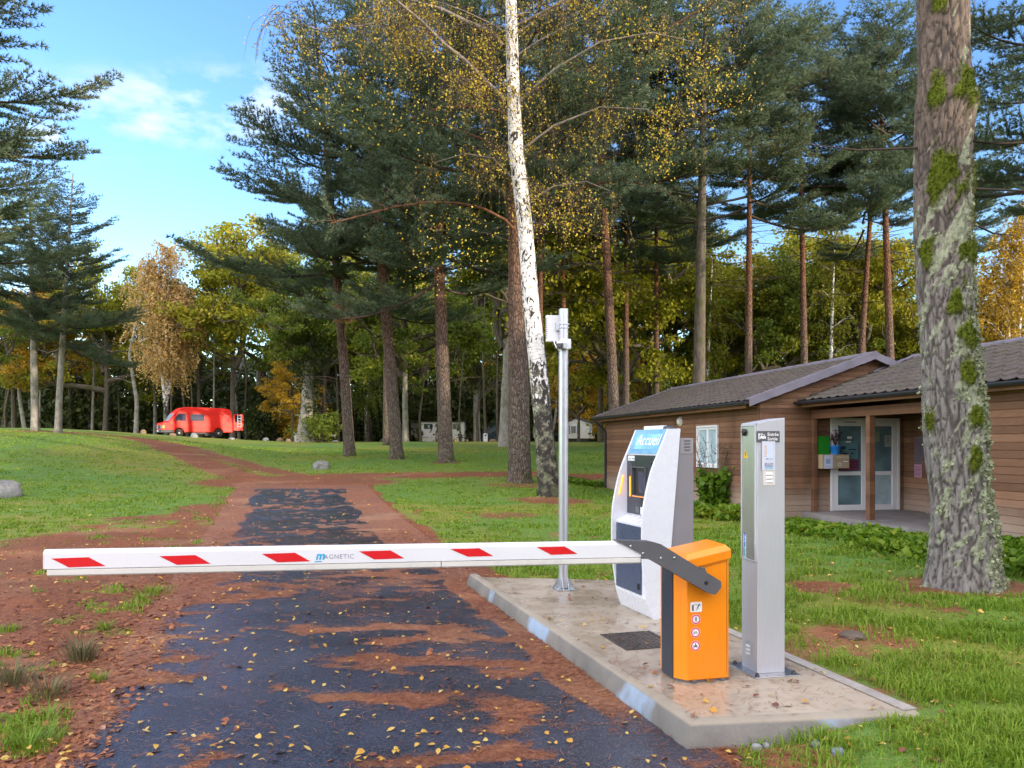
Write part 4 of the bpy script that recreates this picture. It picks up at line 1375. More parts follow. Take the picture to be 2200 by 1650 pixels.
g.lathe(B(-.012, lq, lz), [(.135, 0), (.135, .03), (.12, .045)], 20, 1, -BT); g.lathe(B(-.05, lq, lz), [(.118, 0), (.11, .03), (.07, .06), (.01, .072)], 20, 0, -BT)
g.build('wall_lamp', [paint('opal_glass', (.62, .60, .55), .25), PVC], bld)
# double door
def dbox(g, t0, t1, z0, z1, q, d, m=0): g.box(B((t0 + t1) / 2, q, (z0 + z1) / 2), (t1 - t0, d, z1 - z0), m, (BT, BQ, Z))
def dframe(g, t0, t1, z0, z1, w, q, d, m=0):
    dbox(g, t0, t1, z1 - w, z1, q, d, m); dbox(g, t0, t0 + w, z0, z1 - w, q, d, m); dbox(g, t1 - w, t1, z0, z1 - w, q, d, m)
zF = .136
g = Geo(); dframe(g, dt0, dt1, zF, dz1, .065, .0, .10); d0 = g.build('door_frame', [PVC], bld, bevel=.004)
dm = dt0 + .93
for (a, b) in ((dt0 + .065, dm), (dm + .004, dt1 - .065)):
    g = Geo(); lw = .125 if a < dm else .135
    za, zb, zc2 = zF + .005, dz1 - .068, .96
    dbox(g, a, a + lw, za, zb, .01, .06); dbox(g, b - lw, b, za, zb, .01, .06); dbox(g, a + lw, b - lw, za, za + .13, .01, .06); dbox(g, a + lw, b - lw, zb - .12, zb, .01, .06); dbox(g, a + lw, b - lw, zc2, zc2 + .09, .01, .06)
    dl = g.build('door', [PVC], bld, bevel=.004)
    g = Geo(); dbox(g, a + lw, b - lw, za + .13, zc2, .008, .008, 0 if a < dm else 1); dbox(g, a + lw, b - lw, zc2 + .09, zb - .12, .008, .008, 0)
    if a > dm: dbox(g, a + lw + .02, b - lw - .02, za + .14, zc2 - .01, .0128, .001, 1)
    g.build('pane', [GLASS, GLASS2], dl)
    if a > dm:
        g = Geo(); dbox(g, a + .03, a + .065, .93, 1.15, .046, .012); g.box(B(a + .10, .075, 1.10), (.13, .02, .022), 0, (BT, BQ, Z)); g.box(B(a + .045, .06, 1.10), (.022, .04, .022), 0, (BT, BQ, Z)); g.build('handle', [ALU], dl, bevel=.003)
    else:
        g = Geo(); dbox(g, a + .28, b - .28, zb - .035, zb - .022, .042, .004); g.build('vent_slot', [INK], dl)

# notices on the glass and the back wall, post boxes, pot, board
def flat(name, label, cat, c, u, n, w, h, cols, draw, group=None, th=.003):
    """a printed sheet: base colour plus blocks of print, (x0, x1, y0, y1, material)"""
    g = Geo(); c = Vector(c); v = Z
    g.box(c, (w, th, h), 0, (u, n, v))
    for x0, x1, y0, y1, m in draw:
        o = c + n * (th / 2 + .0008) + u * ((x0 + x1) / 2 - .5) * w + v * ((y0 + y1) / 2 - .5) * h
        a, b = u * ((x1 - x0) * w / 2), v * ((y1 - y0) * h / 2)
        g.quad(o - a - b, o + a - b, o + a + b, o - a + b, m)
    ob = g.build(name, cols, loc=c - v * h / 2)
    return tag(ob, label, cat, group)
TEALP = paint('teal_poster', (.09, .20, .22), .4, 0, .15, 8); DKBL = paint('dark_blue_ink', (.01, .02, .07), .5); PURP = paint('plum_poster', (.13, .035, .085), .4, 0, .2, 6); PINKP = paint('pink_print', (.36, .05, .14), .5)
a_ = dt0 + .065 + .125; wd = dm - .125 - a_
flat('poster', 'teal poster with dark sketch on the left leaf of the white door', 'poster', B(a_ + wd * .46, .018, 1.55), BT, BQ, wd * .8, .43, [TEALP, DKBL, PAPER],
     [(.15, .35, .55, .7, 1), (.2, .45, .2, .35, 1), (.4, .6, .12, .2, 1), (.6, .75, .28, .36, 1), (.35, .62, .92, .99, 2), (.5, .9, .5, .56, 1)])
flat('poster', 'purple poster with pink lettering under the teal poster on the door', 'poster', B(a_ + wd * .46, .0185, 1.20), BT, BQ, wd * .86, .25, [PURP, PINKP],
     [(.05, .95, .04, .10, 1), (.1, .8, .16, .2, 1), (.1, .9, .45, .5, 1), (.1, .85, .6, .65, 1), (.05, .95, .92, .97, 1)])
flat('paper_sheet', 'white mounted cutout sticker at the top of the left door glass', 'sticker', B(a_ + wd * .5, .0175, 1.84), BT, BQ, .12, .06, [PAPER], [])
b_ = dm + .004 + .135
flat('paper_sheet', 'pale green sheet at the top of the right door glass beside the post', 'notice', B(b_ + .13, .0175, 1.86), BT, BQ, .17, .24, [paint('pale_green_sheet', (.20, .27, .20), .6)], [])
flat('paper_sheet', 'pale typed sheet on the right door glass behind the porch post', 'notice', B(b_ + .45, .0175, 1.76), BT, BQ, .19, .27, [paint('pale_sheet', (.27, .33, .31), .6), INK],
     [(.3, .7, .8, .84, 1), (.2, .8, .6, .63, 1), (.2, .8, .5, .53, 1), (.2, .7, .4, .43, 1)])
rowsd = [(.1, .9, .06 + .055 * k, .075 + .055 * k, 1) for k in range(16)]
flat('notice', 'long dim printed notice on the dark back wall of the porch', 'notice', B(3.72, .52, 1.55), BQ, on, .26, .62, [paint('dim_notice', (.16, .13, .17), .6), INK], rowsd)
flat('notice', 'pink printed notice at the foot of the long notice on the porch wall', 'notice', B(3.718, .50, 1.07), BQ, on, .24, .30, [paint('pink_sheet', (.46, .24, .36), .6), INK], [(.1, .9, .1 + .1 * k, .13 + .1 * k, 1) for k in range(8)])
BEIGE = paint('beige_enamel', (.36, .29, .20), .4, 0, .05, 3); 
mx0 = 1.42
mb = thing('mailbox', 'beige letterbox with a round lock badge hanging left of the white door', 'mailbox', tuple(B(mx0 + .50, .10, 1.13)))
g = Geo(); dbox(g, mx0 + .345, mx0 + .70, 1.13, 1.45, .14, .22); g.build('body', [BEIGE], mb, bevel=.008)
g = Geo(); dbox(g, mx0 + .37, mx0 + .68, 1.36, 1.41, .255, .012); g.build('flap', [paint('beige_flap', (.46, .39, .28), .4)], mb, bevel=.003)
g = Geo(); g.lathe(B(mx0 + .45, .25, 1.225), [(.04, 0), (.04, .003)], 18, 0, BQ); g.lathe(B(mx0 + .45, .2535, 1.225), [(.024, 0), (.024, .001)], 14, 1, BQ); dbox(g, mx0 + .54, mx0 + .66, 1.28, 1.30, .2515, .003, 0); g.build('badge', [PAPER, TEALP], mb)
mb2 = thing('mailbox', 'beige letterbox with a white printed sheet on its front, beside the porch post', 'mailbox', tuple(B(mx0 + .17, .10, 1.13)))
g = Geo(); dbox(g, mx0, mx0 + .34, 1.125, 1.45, .145, .23); g.build('body', [BEIGE], mb2, bevel=.008)
g = Geo(); dbox(g, mx0 + .045, mx0 + .26, 1.13, 1.44, .262, .002); dbox(g, mx0 + .09, mx0 + .20, 1.24, 1.35, .264, .001, 1); dbox(g, mx0 + .07, mx0 + .22, 1.16, 1.18, .264, .001, 1); g.build('sheet', [paint('bluish_sheet', (.50, .52, .68), .6), paint('print_blue', (.22, .32, .55), .6)], mb2)
flat('backing_board', 'bright green board standing on the letterbox by the porch post', 'board', B(mx0 + .15, .09, 1.66), BT, BQ, .29, .42, [paint('bright_green_board', (.012, .20, .012), .45, 0, .1, 3)], [], th=.02)
pc = B(mx0 + .40, .16, 1.452)
pot = thing('flower_pot', 'blue flower pot with a thin dark plant on top of the letterboxes', 'flower pot', tuple(pc))
g = Geo(); g.lathe(pc, [(.085, 0), (.115, .17), (.125, .175), (.125, .205), (.108, .205), (.10, .17)], 22, 0); g.build('pot', [paint('blue_pot', (.012, .17, .55), .35)], pot)
# ------------------------------------------------------------------ red camper van
vx, vy = -28.0, 68.0
vz = float(ground_z(vx, vy)); print('van ground', vz, 'want', 1.68 + 15 * 68 / 1652)
van = thing('camper_van', 'bright red high-roofed camper van with its rear door open and a ladder on it', 'van', (vx, vy, vz))
yaw = R(180 - 6)      # heading left, nose turned a little towards the viewer
vu = Vector((math.cos(R(37)), math.sin(R(37)), 0))      # nose -> tail
vn = Vector((math.sin(R(37)), -math.cos(R(37)), 0))                    # to the viewer
VL, VW = 6.0, 1.9
o_ = Vector((vx, vy, vz)) - vu * (VL / 2) + vn * (VW / 2)
vp = lambda a, n, z: o_ + vu * a + vn * n + Z * z          # a from the nose, n outwards from the near side
RED = paint('red_van_paint', (.66, .010, .003), .45, 0, .05, 1.5, .05, spec=.35)
TYRE = paint('tyre_rubber', (.015, .015, .017), .75); GLASSV = glass_mat('van_glass', (.018, .022, .05)); TRIMV = paint('van_trim', (.014, .016, .03), .5)
WA, WB, WR = 1.42, 4.72, .35
def arch(c, r):
    return [(c + r * math.cos(math.pi * k / 8), .40 + r * math.sin(math.pi * k / 8)) for k in range(9)]
side = [(0.06, .42), (.02, .62), (.02, 1.12), (.08, 1.22), (.55, 1.32), (1.10, 2.10), (1.22, 2.18), (1.6, 2.52), (2.1, 2.62), (5.35, 2.58), (5.74, 2.48), (5.93, 2.15), (5.97, 1.0), (5.95, .42)]
low = [(WB + .45, .42)] + arch(WB, .45)[1:-1] + [(WB - .45, .42), (WA + .45, .42)] + arch(WA, .45)[1:-1] + [(WA - .45, .42)]
g = Geo()
ins = lambda z: 0 if z < 1.15 else -.10 * (z - 1.15) / 1.3 - (.10 if z > 2.3 else 0)
ringv = side + low
Vn = [tuple(vp(a, ins(z), z)) for a, z in ringv] + [tuple(vp(a, -VW - ins(z), z)) for a, z in ringv]; n_ = len(ringv)
g.raw(Vn, [(i, i + n_, (i + 1) % n_ + n_, (i + 1) % n_) for i in range(n_)] + [tuple(range(n_)), tuple(range(2 * n_ - 1, n_ - 1, -1))], 0)
me_ = g.build('body', [RED], van, bevel=.05, seg=3)
def vpoly(name, pts, n, mt, th=.012, parent=van):
    g = Geo(); g.prism([vp(a, n + ins(z), z) for a, z in pts], vn * th, 0); return g.build(name, [mt], parent)
def rr(a0, a1, z0, z1, c=.06): return [(a0 + c, z0), (a1 - c, z0), (a1, z0 + c), (a1, z1 - c), (a1 - c, z1), (a0 + c, z1), (a0, z1 - c), (a0, z0 + c)]
vpoly('cab_window', [(1.12, 1.42), (2.0, 1.42), (2.0, 2.02), (1.40, 2.02), (1.12, 1.66)], .004, GLASSV)
vpoly('side_window', rr(2.36, 3.52, 1.42, 2.0), .004, GLASSV)
for (a0, a1, z0, z1) in ((1.16, 1.175, .62, 2.0), (2.12, 2.135, .50, 2.02), (3.66, 3.675, .55, 2.02), (1.2, 5.9, .60, .62), (2.15, 5.9, 1.30, 1.315), (1.3, 5.9, 2.06, 2.085)):
    vpoly('panel_seam', [(a0, z0), (a1, z0), (a1, z1), (a0, z1)], -.002, paint('red_seam', (.36, .010, .006), .5), .006, me_)
for c in (WA, WB):
    g = Geo(); P = arch(c, .47); Q = arch(c, .42)
    for i in range(8): g.prism([vp(*((P[i][0], 0, P[i][1]))), vp(P[i + 1][0], 0, P[i + 1][1]), vp(Q[i + 1][0], 0, Q[i + 1][1]), vp(Q[i][0], 0, Q[i][1])], vn * .03, 0)
    g.build('wheel_arch', [RED], van)
    for s in (0, 1):
        cw = vp(c, -.02 - .22 if s == 0 else -VW + .24 - .22, WR)
        g = Geo(); g.lathe(cw, [(.20, 0), (WR - .03, 0), (WR, .04), (WR, .18), (WR - .03, .22), (.20, .22)], 24, 0, vn); wh = g.build('wheel', [TYRE], van)
        g = Geo(); g.lathe(cw + vn * .2, [(.0, -.02), (.20, -.02), (.205, .01), (.16, .0), (.09, .012), (.075, .03), (.0, .035)], 20, 0, vn); g.build('rim', [paint('grey_rim', (.10, .10, .11), .5)], wh)
        g = Geo(); g.lathe(cw + vn * .228, [(.085, 0), (.075, .02), (.01, .03)], 14, 0, vn); g.build('hub_cap', [paint('pale_hub', (.55, .56, .5), .4)], wh)
# front face: windscreen, grille, lights, bumper, plate
def quadf(name, pts, mt, parent=van):
    g = Geo(); c = [Vector(p) for p in pts]; nn = (c[1] - c[0]).cross(c[3] - c[0]).normalized()
    if nn.dot(-vu + Z * .3) < 0: nn = -nn
    g.prism([p + nn * .006 for p in c], nn * .014, 0); return g.build(name, [mt], parent, bevel=.004)
quadf('windscreen', [vp(.62, -.14, 1.40), vp(.62, -VW + .14, 1.40), vp(1.06, -VW + .20, 2.04), vp(1.06, -.20, 2.04)], glass_mat('windscreen_glass', (.30, .38, .48), .06))
quadf('grille', [vp(.026, -.42, .72), vp(.026, -VW + .42, .72), vp(.032, -VW + .42, 1.0), vp(.032, -.42, 1.0)], TRIMV)
for n0 in (-.10, -VW + .42):
    quadf('headlight', [vp(.026, n0, .72), vp(.026, n0 - .30, .72), vp(.032, n0 - .30, 1.0), vp(.032, n0, 1.0)], paint('headlight_glass', (.55, .6, .7), .1))
vpoly('indicator', [(.06, .74), (.26, .74), (.24, 1.0), (.06, 1.0)], -.01, paint('amber_lens', (.75, .22, .01), .25), .02)
g = Geo(); g.box(vp(.0, -VW / 2, .50), (.16, VW + .04, .26), 0, (vu, vn, Z)); g.box(vp(.5, .0, .50), (.9, .05, .26), 0, (vu, vn, Z)); g.build('front_bumper', [TRIMV], van, bevel=.04)
quadf('number_plate', [vp(-.085, -.70, .46), vp(-.085, -1.2, .46), vp(-.085, -1.2, .58), vp(-.085, -.70, .58)], PAPER)
g = Geo(); g.box(vp(1.12, .16, 1.46), (.08, .22, .24), 0, (vu, vn, Z)); g.build('mirror', [TRIMV], van, bevel=.03)
g = Geo(); g.box(vp(3.55, -VW / 2, 2.52), (.78, .7, .12), 0, (vu, vn, Z)); g.build('roof_hatch', [WHITE], van, bevel=.03)
g = Geo(); g.box(vp(3.05, -.9, .36), (1.2, 1.5, .14), 0, (vu, vn, Z)); g.box(vp(4.0, -.85, .28), (.7, 1.2, .3), 0, (vu, vn, Z)); g.build('underbody', [TRIMV], van)
# open rear door, swung out to the near side
g = Geo(); dd_ = lambda a, z, n=0: vp(6.02 + a, .02 + n, z)
fr = [(0, .62), (.86, .62), (.86, 2.06), (.80, 2.10), (0, 2.06)]
g.prism([dd_(a, z) for a, z in fr], vn * .05, 0); rd = g.build('rear_door', [RED], van, bevel=.02)
g = Geo(); g.prism([dd_(a, z, .052) for a, z in rr(.10, .76, 1.34, 1.98)], vn * .006, 0); g.build('rear_window', [GLASSV], rd)
g = Geo()
for a in (.34, .64): g.tube([dd_(a, .86, .10), dd_(a, 2.02, .10), dd_(a, 2.06, .05)], .02, 6, 0)
for k in range(5): g.tube([dd_(.34, .98 + k * .24, .10), dd_(.64, .98 + k * .24, .10)], .017, 6, 0)
g.build('ladder', [WHITE], rd)

# ------------------------------------------------------------------ holiday homes at the wood's edge
def px_at(px, py, Y): return EYEV + ray(px, py) * Y
def gz(x, y): return float(ground_z(x, y))
def solid(g, o, u, n, a0, a1, d0, d1, z0, z1, m=0):
    g.box(o + u * ((a0 + a1) / 2) + n * ((d0 + d1) / 2) + Z * ((z0 + z1) / 2), (abs(a1 - a0), abs(d1 - d0), abs(z1 - z0)), m, (u, n, Z))
Yh = 95.0
o = px_at(905, 945, Yh); o = Vector((o.x, o.y, gz(o.x, o.y)))
print('home z', o.z, 'want', 1.68 + 10 * Yh / 1652)
hu = Vector((math.cos(R(-4)), math.sin(R(-4)), 0)); hn = Vector((-math.sin(R(4)), -math.cos(R(4)), 0))
CREAMW = paint('cream_panel', (.84, .80, .74), .6, 0, .06, 1, .1); AWN = paint('white_awning', (.90, .90, .90), .6, 0, .05, 1); FLAT = paint('dark_flat_roof', (.07, .06, .06), .8)
h1 = thing('mobile_home', 'cream holiday home with a flat dark roof and a white awning front with three windows', 'mobile home', tuple(o))
g = Geo(); solid(g, o, hu, hn, -1.5, 0, -2.6, -.9, .45, 2.45); g.build('caravan_body', [paint('old_grey_panel', (.30, .28, .24), .6, 0, .15, 1, .3)], h1, bevel=.05)
g = Geo(); solid(g, o, hu, hn, 0, 5.3, -2.4, 0, .02, 2.45); solid(g, o, hu, hn, 0.02, 1.9, -.02, .012, .0, .55, 1); solid(g, o, hu, hn, 3.9, 5.28, -.02, .012, .0, .5, 1); aw = g.build('awning', [AWN, CREAMW], h1, bevel=.02)
g = Geo(); solid(g, o, hu, hn, -1.6, 5.45, -2.8, .18, 2.47, 2.57); g.build('roof', [FLAT], h1, bevel=.02)
for a0, a1, z0, z1 in ((.30, 1.45, 1.58, 2.28), (1.9, 3.1, 1.52, 2.28), (3.85, 4.9, 1.55, 2.28)):
    g = Geo(); solid(g, o, hu, hn, a0, a1, .0, .02, z0, z1, 0); solid(g, o, hu, hn, a0 + .06, a1 - .06, .0, .03, z0 + .06, z1 - .06, 1); solid(g, o, hu, hn, a0 + .5, a0 + .8, .0, .034, z0 + .15, z1 - .15, 2); g.build('window', [WHITE, GLASSV, GLASS2], h1)
g = Geo(); rw = paint('red_brown_rail', (.16, .05, .03), .6)
solid(g, o, hu, hn, 1.85, 3.3, .5, .56, 1.20, 1.30); solid(g, o, hu, hn, 1.85, 3.3, .5, .56, .30, .40)
for k in range(11): solid(g, o, hu, hn, 1.86 + k * .14, 1.93 + k * .14, .52, .55, .4, 1.2)
solid(g, o, hu, hn, 1.85, 3.3, .0, .56, .0, .28); g.build('railing', [rw], h1)
# pale blue-grey home on the right
o = px_at(1214, 950, 93); o = Vector((o.x, o.y, gz(o.x, o.y) + .0))
h2 = thing('mobile_home', 'pale grey holiday home with a gabled end and blue-edged windows behind the brown building', 'mobile home', tuple(o))
hu2 = Vector((.97, -.22, 0)).normalized(); hn2 = Vector((-.22, -.97, 0)).normalized()     # gable end, facing the viewer
LAP = NB('lap_siding'); x_ = LAP.xyz(LAP.tc())[2]; fr_ = LAP.math('FRACT', LAP.math('DIVIDE', x_, .2)); LAP.set(col=LAP.mix(LAP.rng(fr_, .88, .95), (.72, .73, .76), (.25, .26, .28)), rough=.5, nrm=LAP.bump(fr_, .4, .02)); LAP = LAP.m
g = Geo(); w2 = 2.9
P = [o + hu2 * a + Z * z for a, z in ((0, .42), (w2, .42), (w2, 2.25), (w2 * .5, 2.85), (0, 2.25))]
g.prism(P, hn2 * -6, 0); g.build('body', [LAP], h2)
g = Geo()
for a, b in (((-.15, 2.22), (w2 * .5, 2.93)), ((w2 * .5, 2.93), (w2 + .15, 2.22))):
    g.prism([o + hu2 * a[0] + Z * a[1] + hn2 * .12, o + hu2 * b[0] + Z * b[1] + hn2 * .12, o + hu2 * b[0] + Z * (b[1] + .10) + hn2 * .12, o + hu2 * a[0] + Z * (a[1] + .10) + hn2 * .12], hn2 * -6.3, 0)
g.build('roof', [paint('slate_roof', (.06, .065, .085), .7)], h2)
BLF = paint('blue_surround', (.10, .26, .50), .5)
g = Geo(); solid(g, o, hu2, hn2, .45, 1.6, 0, .02, .98, 2.0, 0); solid(g, o, hu2, hn2, .62, 1.42, 0, .03, .98, 2.0, 1); solid(g, o, hu2, hn2, .72, 1.32, 0, .04, 1.08, 1.9, 2); g.build('window', [BLF, WHITE, GLASSV], h2)
o2 = o + hu2 * w2; 
g = Geo(); g.box(o2 - hn2 * 1.4 + hu2 * .012 + Z * 1.35, (.02, 2.7, 1.78), 0, (hu2, hn2, Z)); g.box(o2 - hn2 * 1.2 + hu2 * .03 + Z * 1.5, (.03, 1.2, 1.0), 1, (hu2, hn2, Z)); g.box(o2 - hn2 * 1.2 + hu2 * .045 + Z * 1.5, (.03, .7, .95), 2, (hu2, hn2, Z)); g.build('side_window', [WHITE, BLF, GLASS2], h2)
g = Geo(); solid(g, o, hu2, hn2, .1, w2 - .1, -5.5, -.1, -.2, .42); g.build('plinth', [BLACKM], h2)
# dark blue shed and a pale caravan glimpsed between trunks
o = px_at(1035, 945, 97); o = Vector((o.x, o.y, gz(o.x, o.y)))
sh = thing('garden_shed', 'dark blue-grey shed in deep shade between two tree trunks', 'shed', tuple(o))
X_, Yv = Vector((1, 0, 0)), Vector((0, -1, 0))
g = Geo(); solid(g, o, X_, Yv, 0, 2.6, -2.2, 0, 0, 2.3); g.build('walls', [paint('dark_blue_boards', (.06, .09, .13), .7, 0, .2, 2)], sh)
g = Geo(); solid(g, o, X_, Yv, -.15, 2.75, -2.4, .2, 2.3, 2.42); g.build('roof', [FLAT], sh)
g = Geo(); solid(g, o, X_, Yv, .45, 1.35, 0, .03, 1.1, 1.95); solid(g, o, X_, Yv, 1.4, 2.2, 0, .03, 1.1, 1.95); g.build('window', [paint('shed_window', (.10, .16, .22), .2)], sh)
o = px_at(1147, 952, 88); o = Vector((o.x, o.y, gz(o.x, o.y)))
cv = thing('parked_caravan', 'pale caravan half hidden between the thick pine and the birch trunk', 'caravan', tuple(o))
g = Geo(); g.prism([o + X_ * a + Z * z for a, z in ((0, .5), (1.7, .5), (1.8, 1.6), (1.6, 2.4), (.2, 2.4), (0, 1.6))], (0, 3.8, 0), 0); g.build('body', [paint('caravan_cream', (.42, .42, .40), .5)], cv, bevel=.08)
g = Geo(); solid(g, o, X_, Yv, .3, 1.4, 0, .02, 1.35, 2.0); g.build('window', [GLASSV], cv)
for a in (.15, 1.6):
    g = Geo(); g.lathe(o + X_ * a + Vector((0, 1.8, .3)), [(.3, 0), (.3, .14)], 16, 0, X_); g.build('wheel', [TYRE], cv)

# picnic table
o = px_at(1000, 951, 84); o = Vector((o.x, o.y, gz(o.x, o.y)))
pt = thing('picnic_table', 'dark wooden picnic table on the grass before the white awning', 'picnic table', tuple(o))
WD = paint('old_picnic_wood', (.07, .05, .04), .8, 0, .2, 4)
g = Geo(); solid(g, o, X_, Yv, -.95, .95, -.36, .36, .70, .75); g.build('tabletop', [WD], pt)
for s in (-1, 1):
    g = Geo(); solid(g, o, X_, Yv, -.95, .95, s * .62, s * .88, .42, .47); g.build('bench', [WD], pt)
    g = Geo(); g.prism([o + X_ * s * .7 + Yv * a + Z * z for a, z in ((-.75, 0), (-.62, 0), (-.15, .7), (-.28, .7))], X_ * .05, 0); g.prism([o + X_ * s * .7 + Yv * a + Z * z for a, z in ((.75, 0), (.62, 0), (.15, .7), (.28, .7))], X_ * .05, 0); solid(g, o + X_ * (s * .7), X_, Yv, -.03, .03, -.75, .75, .36, .42); g.build('leg_frame', [WD], pt)

# white pitch markers with dark emblems
def marker(px, py, Y, label):
    o = px_at(px, py, Y); o = Vector((o.x, o.y, gz(o.x, o.y)))
    t = thing('pitch_marker', label, 'bollard', tuple(o), 'white pitch marker posts')
    g = Geo(); P = [o + X_ * a + Z * z for a, z in ((-.22, -.1), (.22, -.1), (.22, .82), (.15, .92), (-.15, .92), (-.22, .82))]
    g.prism([p + Yv * .1 for p in P], Yv * -.2, 0); b_ = g.build('body', [WHITE], t, bevel=.02)
    g = Geo(); oo = o + Yv * .103
    limb(g, oo, X_, Z, [(-.10, .68), (.02, .72), (.12, .80)], .10, 0); limb(g, oo, X_, Z, [(.0, .70), (.06, .60)], .07, 0); limb(g, oo, X_, Z, [(-.04, .40), (.06, .42)], .05, 0)
    g.build('emblem', [INK], t)
marker(632, 943, 76, 'white marker post beside the foot of the ivy-covered trunk')
marker(1043, 957, 80, 'white marker post standing before the dark blue shed')
# low sign on a post
o = px_at(714, 946, 82); o = Vector((o.x, o.y, gz(o.x, o.y)))
ls = thing('low_sign', 'small white board on a short post on the far lawn beside the bush', 'sign', tuple(o))
g = Geo(); solid(g, o, X_, Yv, -.04, .04, -.04, .04, -.1, .62); g.build('post', [WD], ls)
g = Geo(); g.prism([o + X_ * a + Yv * .06 + Z * z for a, z in ((-.36, .62), (.36, .55), (.36, .80), (-.36, .84))], Yv * -.03, 0); g.build('panel', [PAPER], ls)

# ------------------------------------------------------------------ boulders and logs
STONE = NB('lichened_boulder'); p_ = STONE.tc(); n1 = STONE.noise(p_, 3, 6, .65); n2 = STONE.noise(p_, 14, 4, .7); v1 = STONE.voro(p_, 7)
c_ = STONE.mix(STONE.rng(n1, .3, .7), (.10, .10, .10), (.26, .255, .24)); c_ = STONE.mix(STONE.rng(n2, .55, .7, 0, .7), c_, (.36, .36, .32)); c_ = STONE.mix(STONE.rng(v1, .12, .05, 0, .7), c_, (.40, .37, .30))
STONE.set(col=c_, rough=.85, nrm=STONE.bump(n2, .5, .02)); STONE = STONE.m
def tinted(nm, c): return paint(nm, c, .85, 0, .3, 4, .3, bump=.3)
import bmesh
def boulder(px, py, w, h, label, mt, seed, Y=None, name='boulder'):
    p = T(px, py) if Y is None else px_at(px, py, Y)
    s = p.y / FPX; rx, rz = w * s / 2, h * s
    bm = bmesh.new(); bmesh.ops.create_icosphere(bm, subdivisions=4, radius=1)
    V = np.array([v.co[:] for v in bm.verts]); F = np.array([[v.index for v in f.verts] for f in bm.faces]); bm.free()
    r = 1 + .38 * (fbm(V[:, 0] * 1.3 + seed, V[:, 1] * 1.3 + V[:, 2] * 1.7 + seed * 2, 4) - .5) + .30 * (fbm(V[:, 2] * 1.6 + seed * 3, V[:, 0] * 1.2 - V[:, 1], 3) - .5)
    V = V * r[:, None]
    V[:, 2] = np.sign(V[:, 2]) * np.abs(V[:, 2]) ** .8
    V = V * np.array([rx, rx * .8, rz * .72]) + np.array([p.x, p.y, gz(p.x, p.y) + rz * .22])
    g = Geo(); g.arr(V, F, 0, True)
    return tag(g.build(name, [mt], loc=(p.x, p.y, gz(p.x, p.y))), label, 'rock')
BRST, GRST = tinted('brown_stone', (.20, .135, .08)), tinted('grey_stone', (.24, .25, .26))
boulder(12, 1067, 62, 36, 'large lichened grey boulder on the lawn beside the brown litter', STONE, 1.3)
boulder(691, 1007, 38, 19, 'grey boulder on the lawn in front of the leaning pine', STONE, 4.1)
boulder(308, 934, 12, 9, 'small square pale stone beside the birch foot left of the van', BRST, 7.7, 64)
boulder(371, 942, 15, 7, 'flat brown stone in front of the front wheel of the van', BRST, 9.2, 62)
boulder(417, 946, 15, 10, 'pale grey stone in the grass in front of the middle of the van', GRST, 11.9, 61)
boulder(498, 942, 13, 5, 'low pale stone in the grass behind the rear wheel of the van', GRST, 13.4, 63)
boulder(571, 946, 12, 8, 'small light grey stone alone on the grass between van and marker post', GRST, 15.1, 66)
boulder(602, 945, 15, 9, 'brown stone, larger of two beside the marker post by the ivy trunk', BRST, 17.0, 70)
boulder(620, 944, 12, 7, 'pale brown stone touching the marker post by the ivy trunk', tinted('pale_brown_stone', (.30, .21, .13)), 19.5, 70)
boulder(651, 950, 20, 10, 'dark blue-grey boulder before the bush under the ivy trunk', tinted('dark_stone', (.10, .115, .14)), 21.2, 66)
boulder(720, 946, 14, 4, 'flat pale stone in the grass under the small white board', GRST, 23.0, 74)
boulder(962, 953, 16, 8, 'brown stone beside the white marker post before the shed', BRST, 25.0, 82) if False else boulder(1059, 954, 16, 7, 'brown stone beside the white marker post before the shed', BRST, 25.0, 82)
def log(px, py, Y, L, r, ang, label):
    o = px_at(px, py, Y); o = Vector((o.x, o.y, gz(o.x, o.y) + r * .9)); u = Vector((math.cos(R(ang)), math.sin(R(ang)), 0))
    t = thing('cut_log', label, 'log', tuple(o))
    g = Geo(); g.tube([o - u * L / 2, o - u * L * .2 + Z * .01, o + u * L / 2], [r, r * 1.05, r * .95], 10, 0); g.build('bark', [WD], t)
    for s in (-1, 1):
        g = Geo(); g.lathe(o + u * (s * L / 2), [(.001, .004 * s), (r * .9, .004 * s)] if s > 0 else [(r * .9, -.004), (.001, -.004)], 10, 0, u)
        g.build('cut_face', [paint('fresh_cut_wood', (.62, .45, .16), .7)], t)
log(822, 948, 80, .9, .15, -60, 'short cut log with a yellow end on the far lawn left of the second pine')
log(978, 960, 74, .55, .17, -75, 'cut log with a yellow end in front of the picnic table')
log(1003, 956, 78, .45, .14, -70, 'small cut log with a yellow end behind the picnic table')
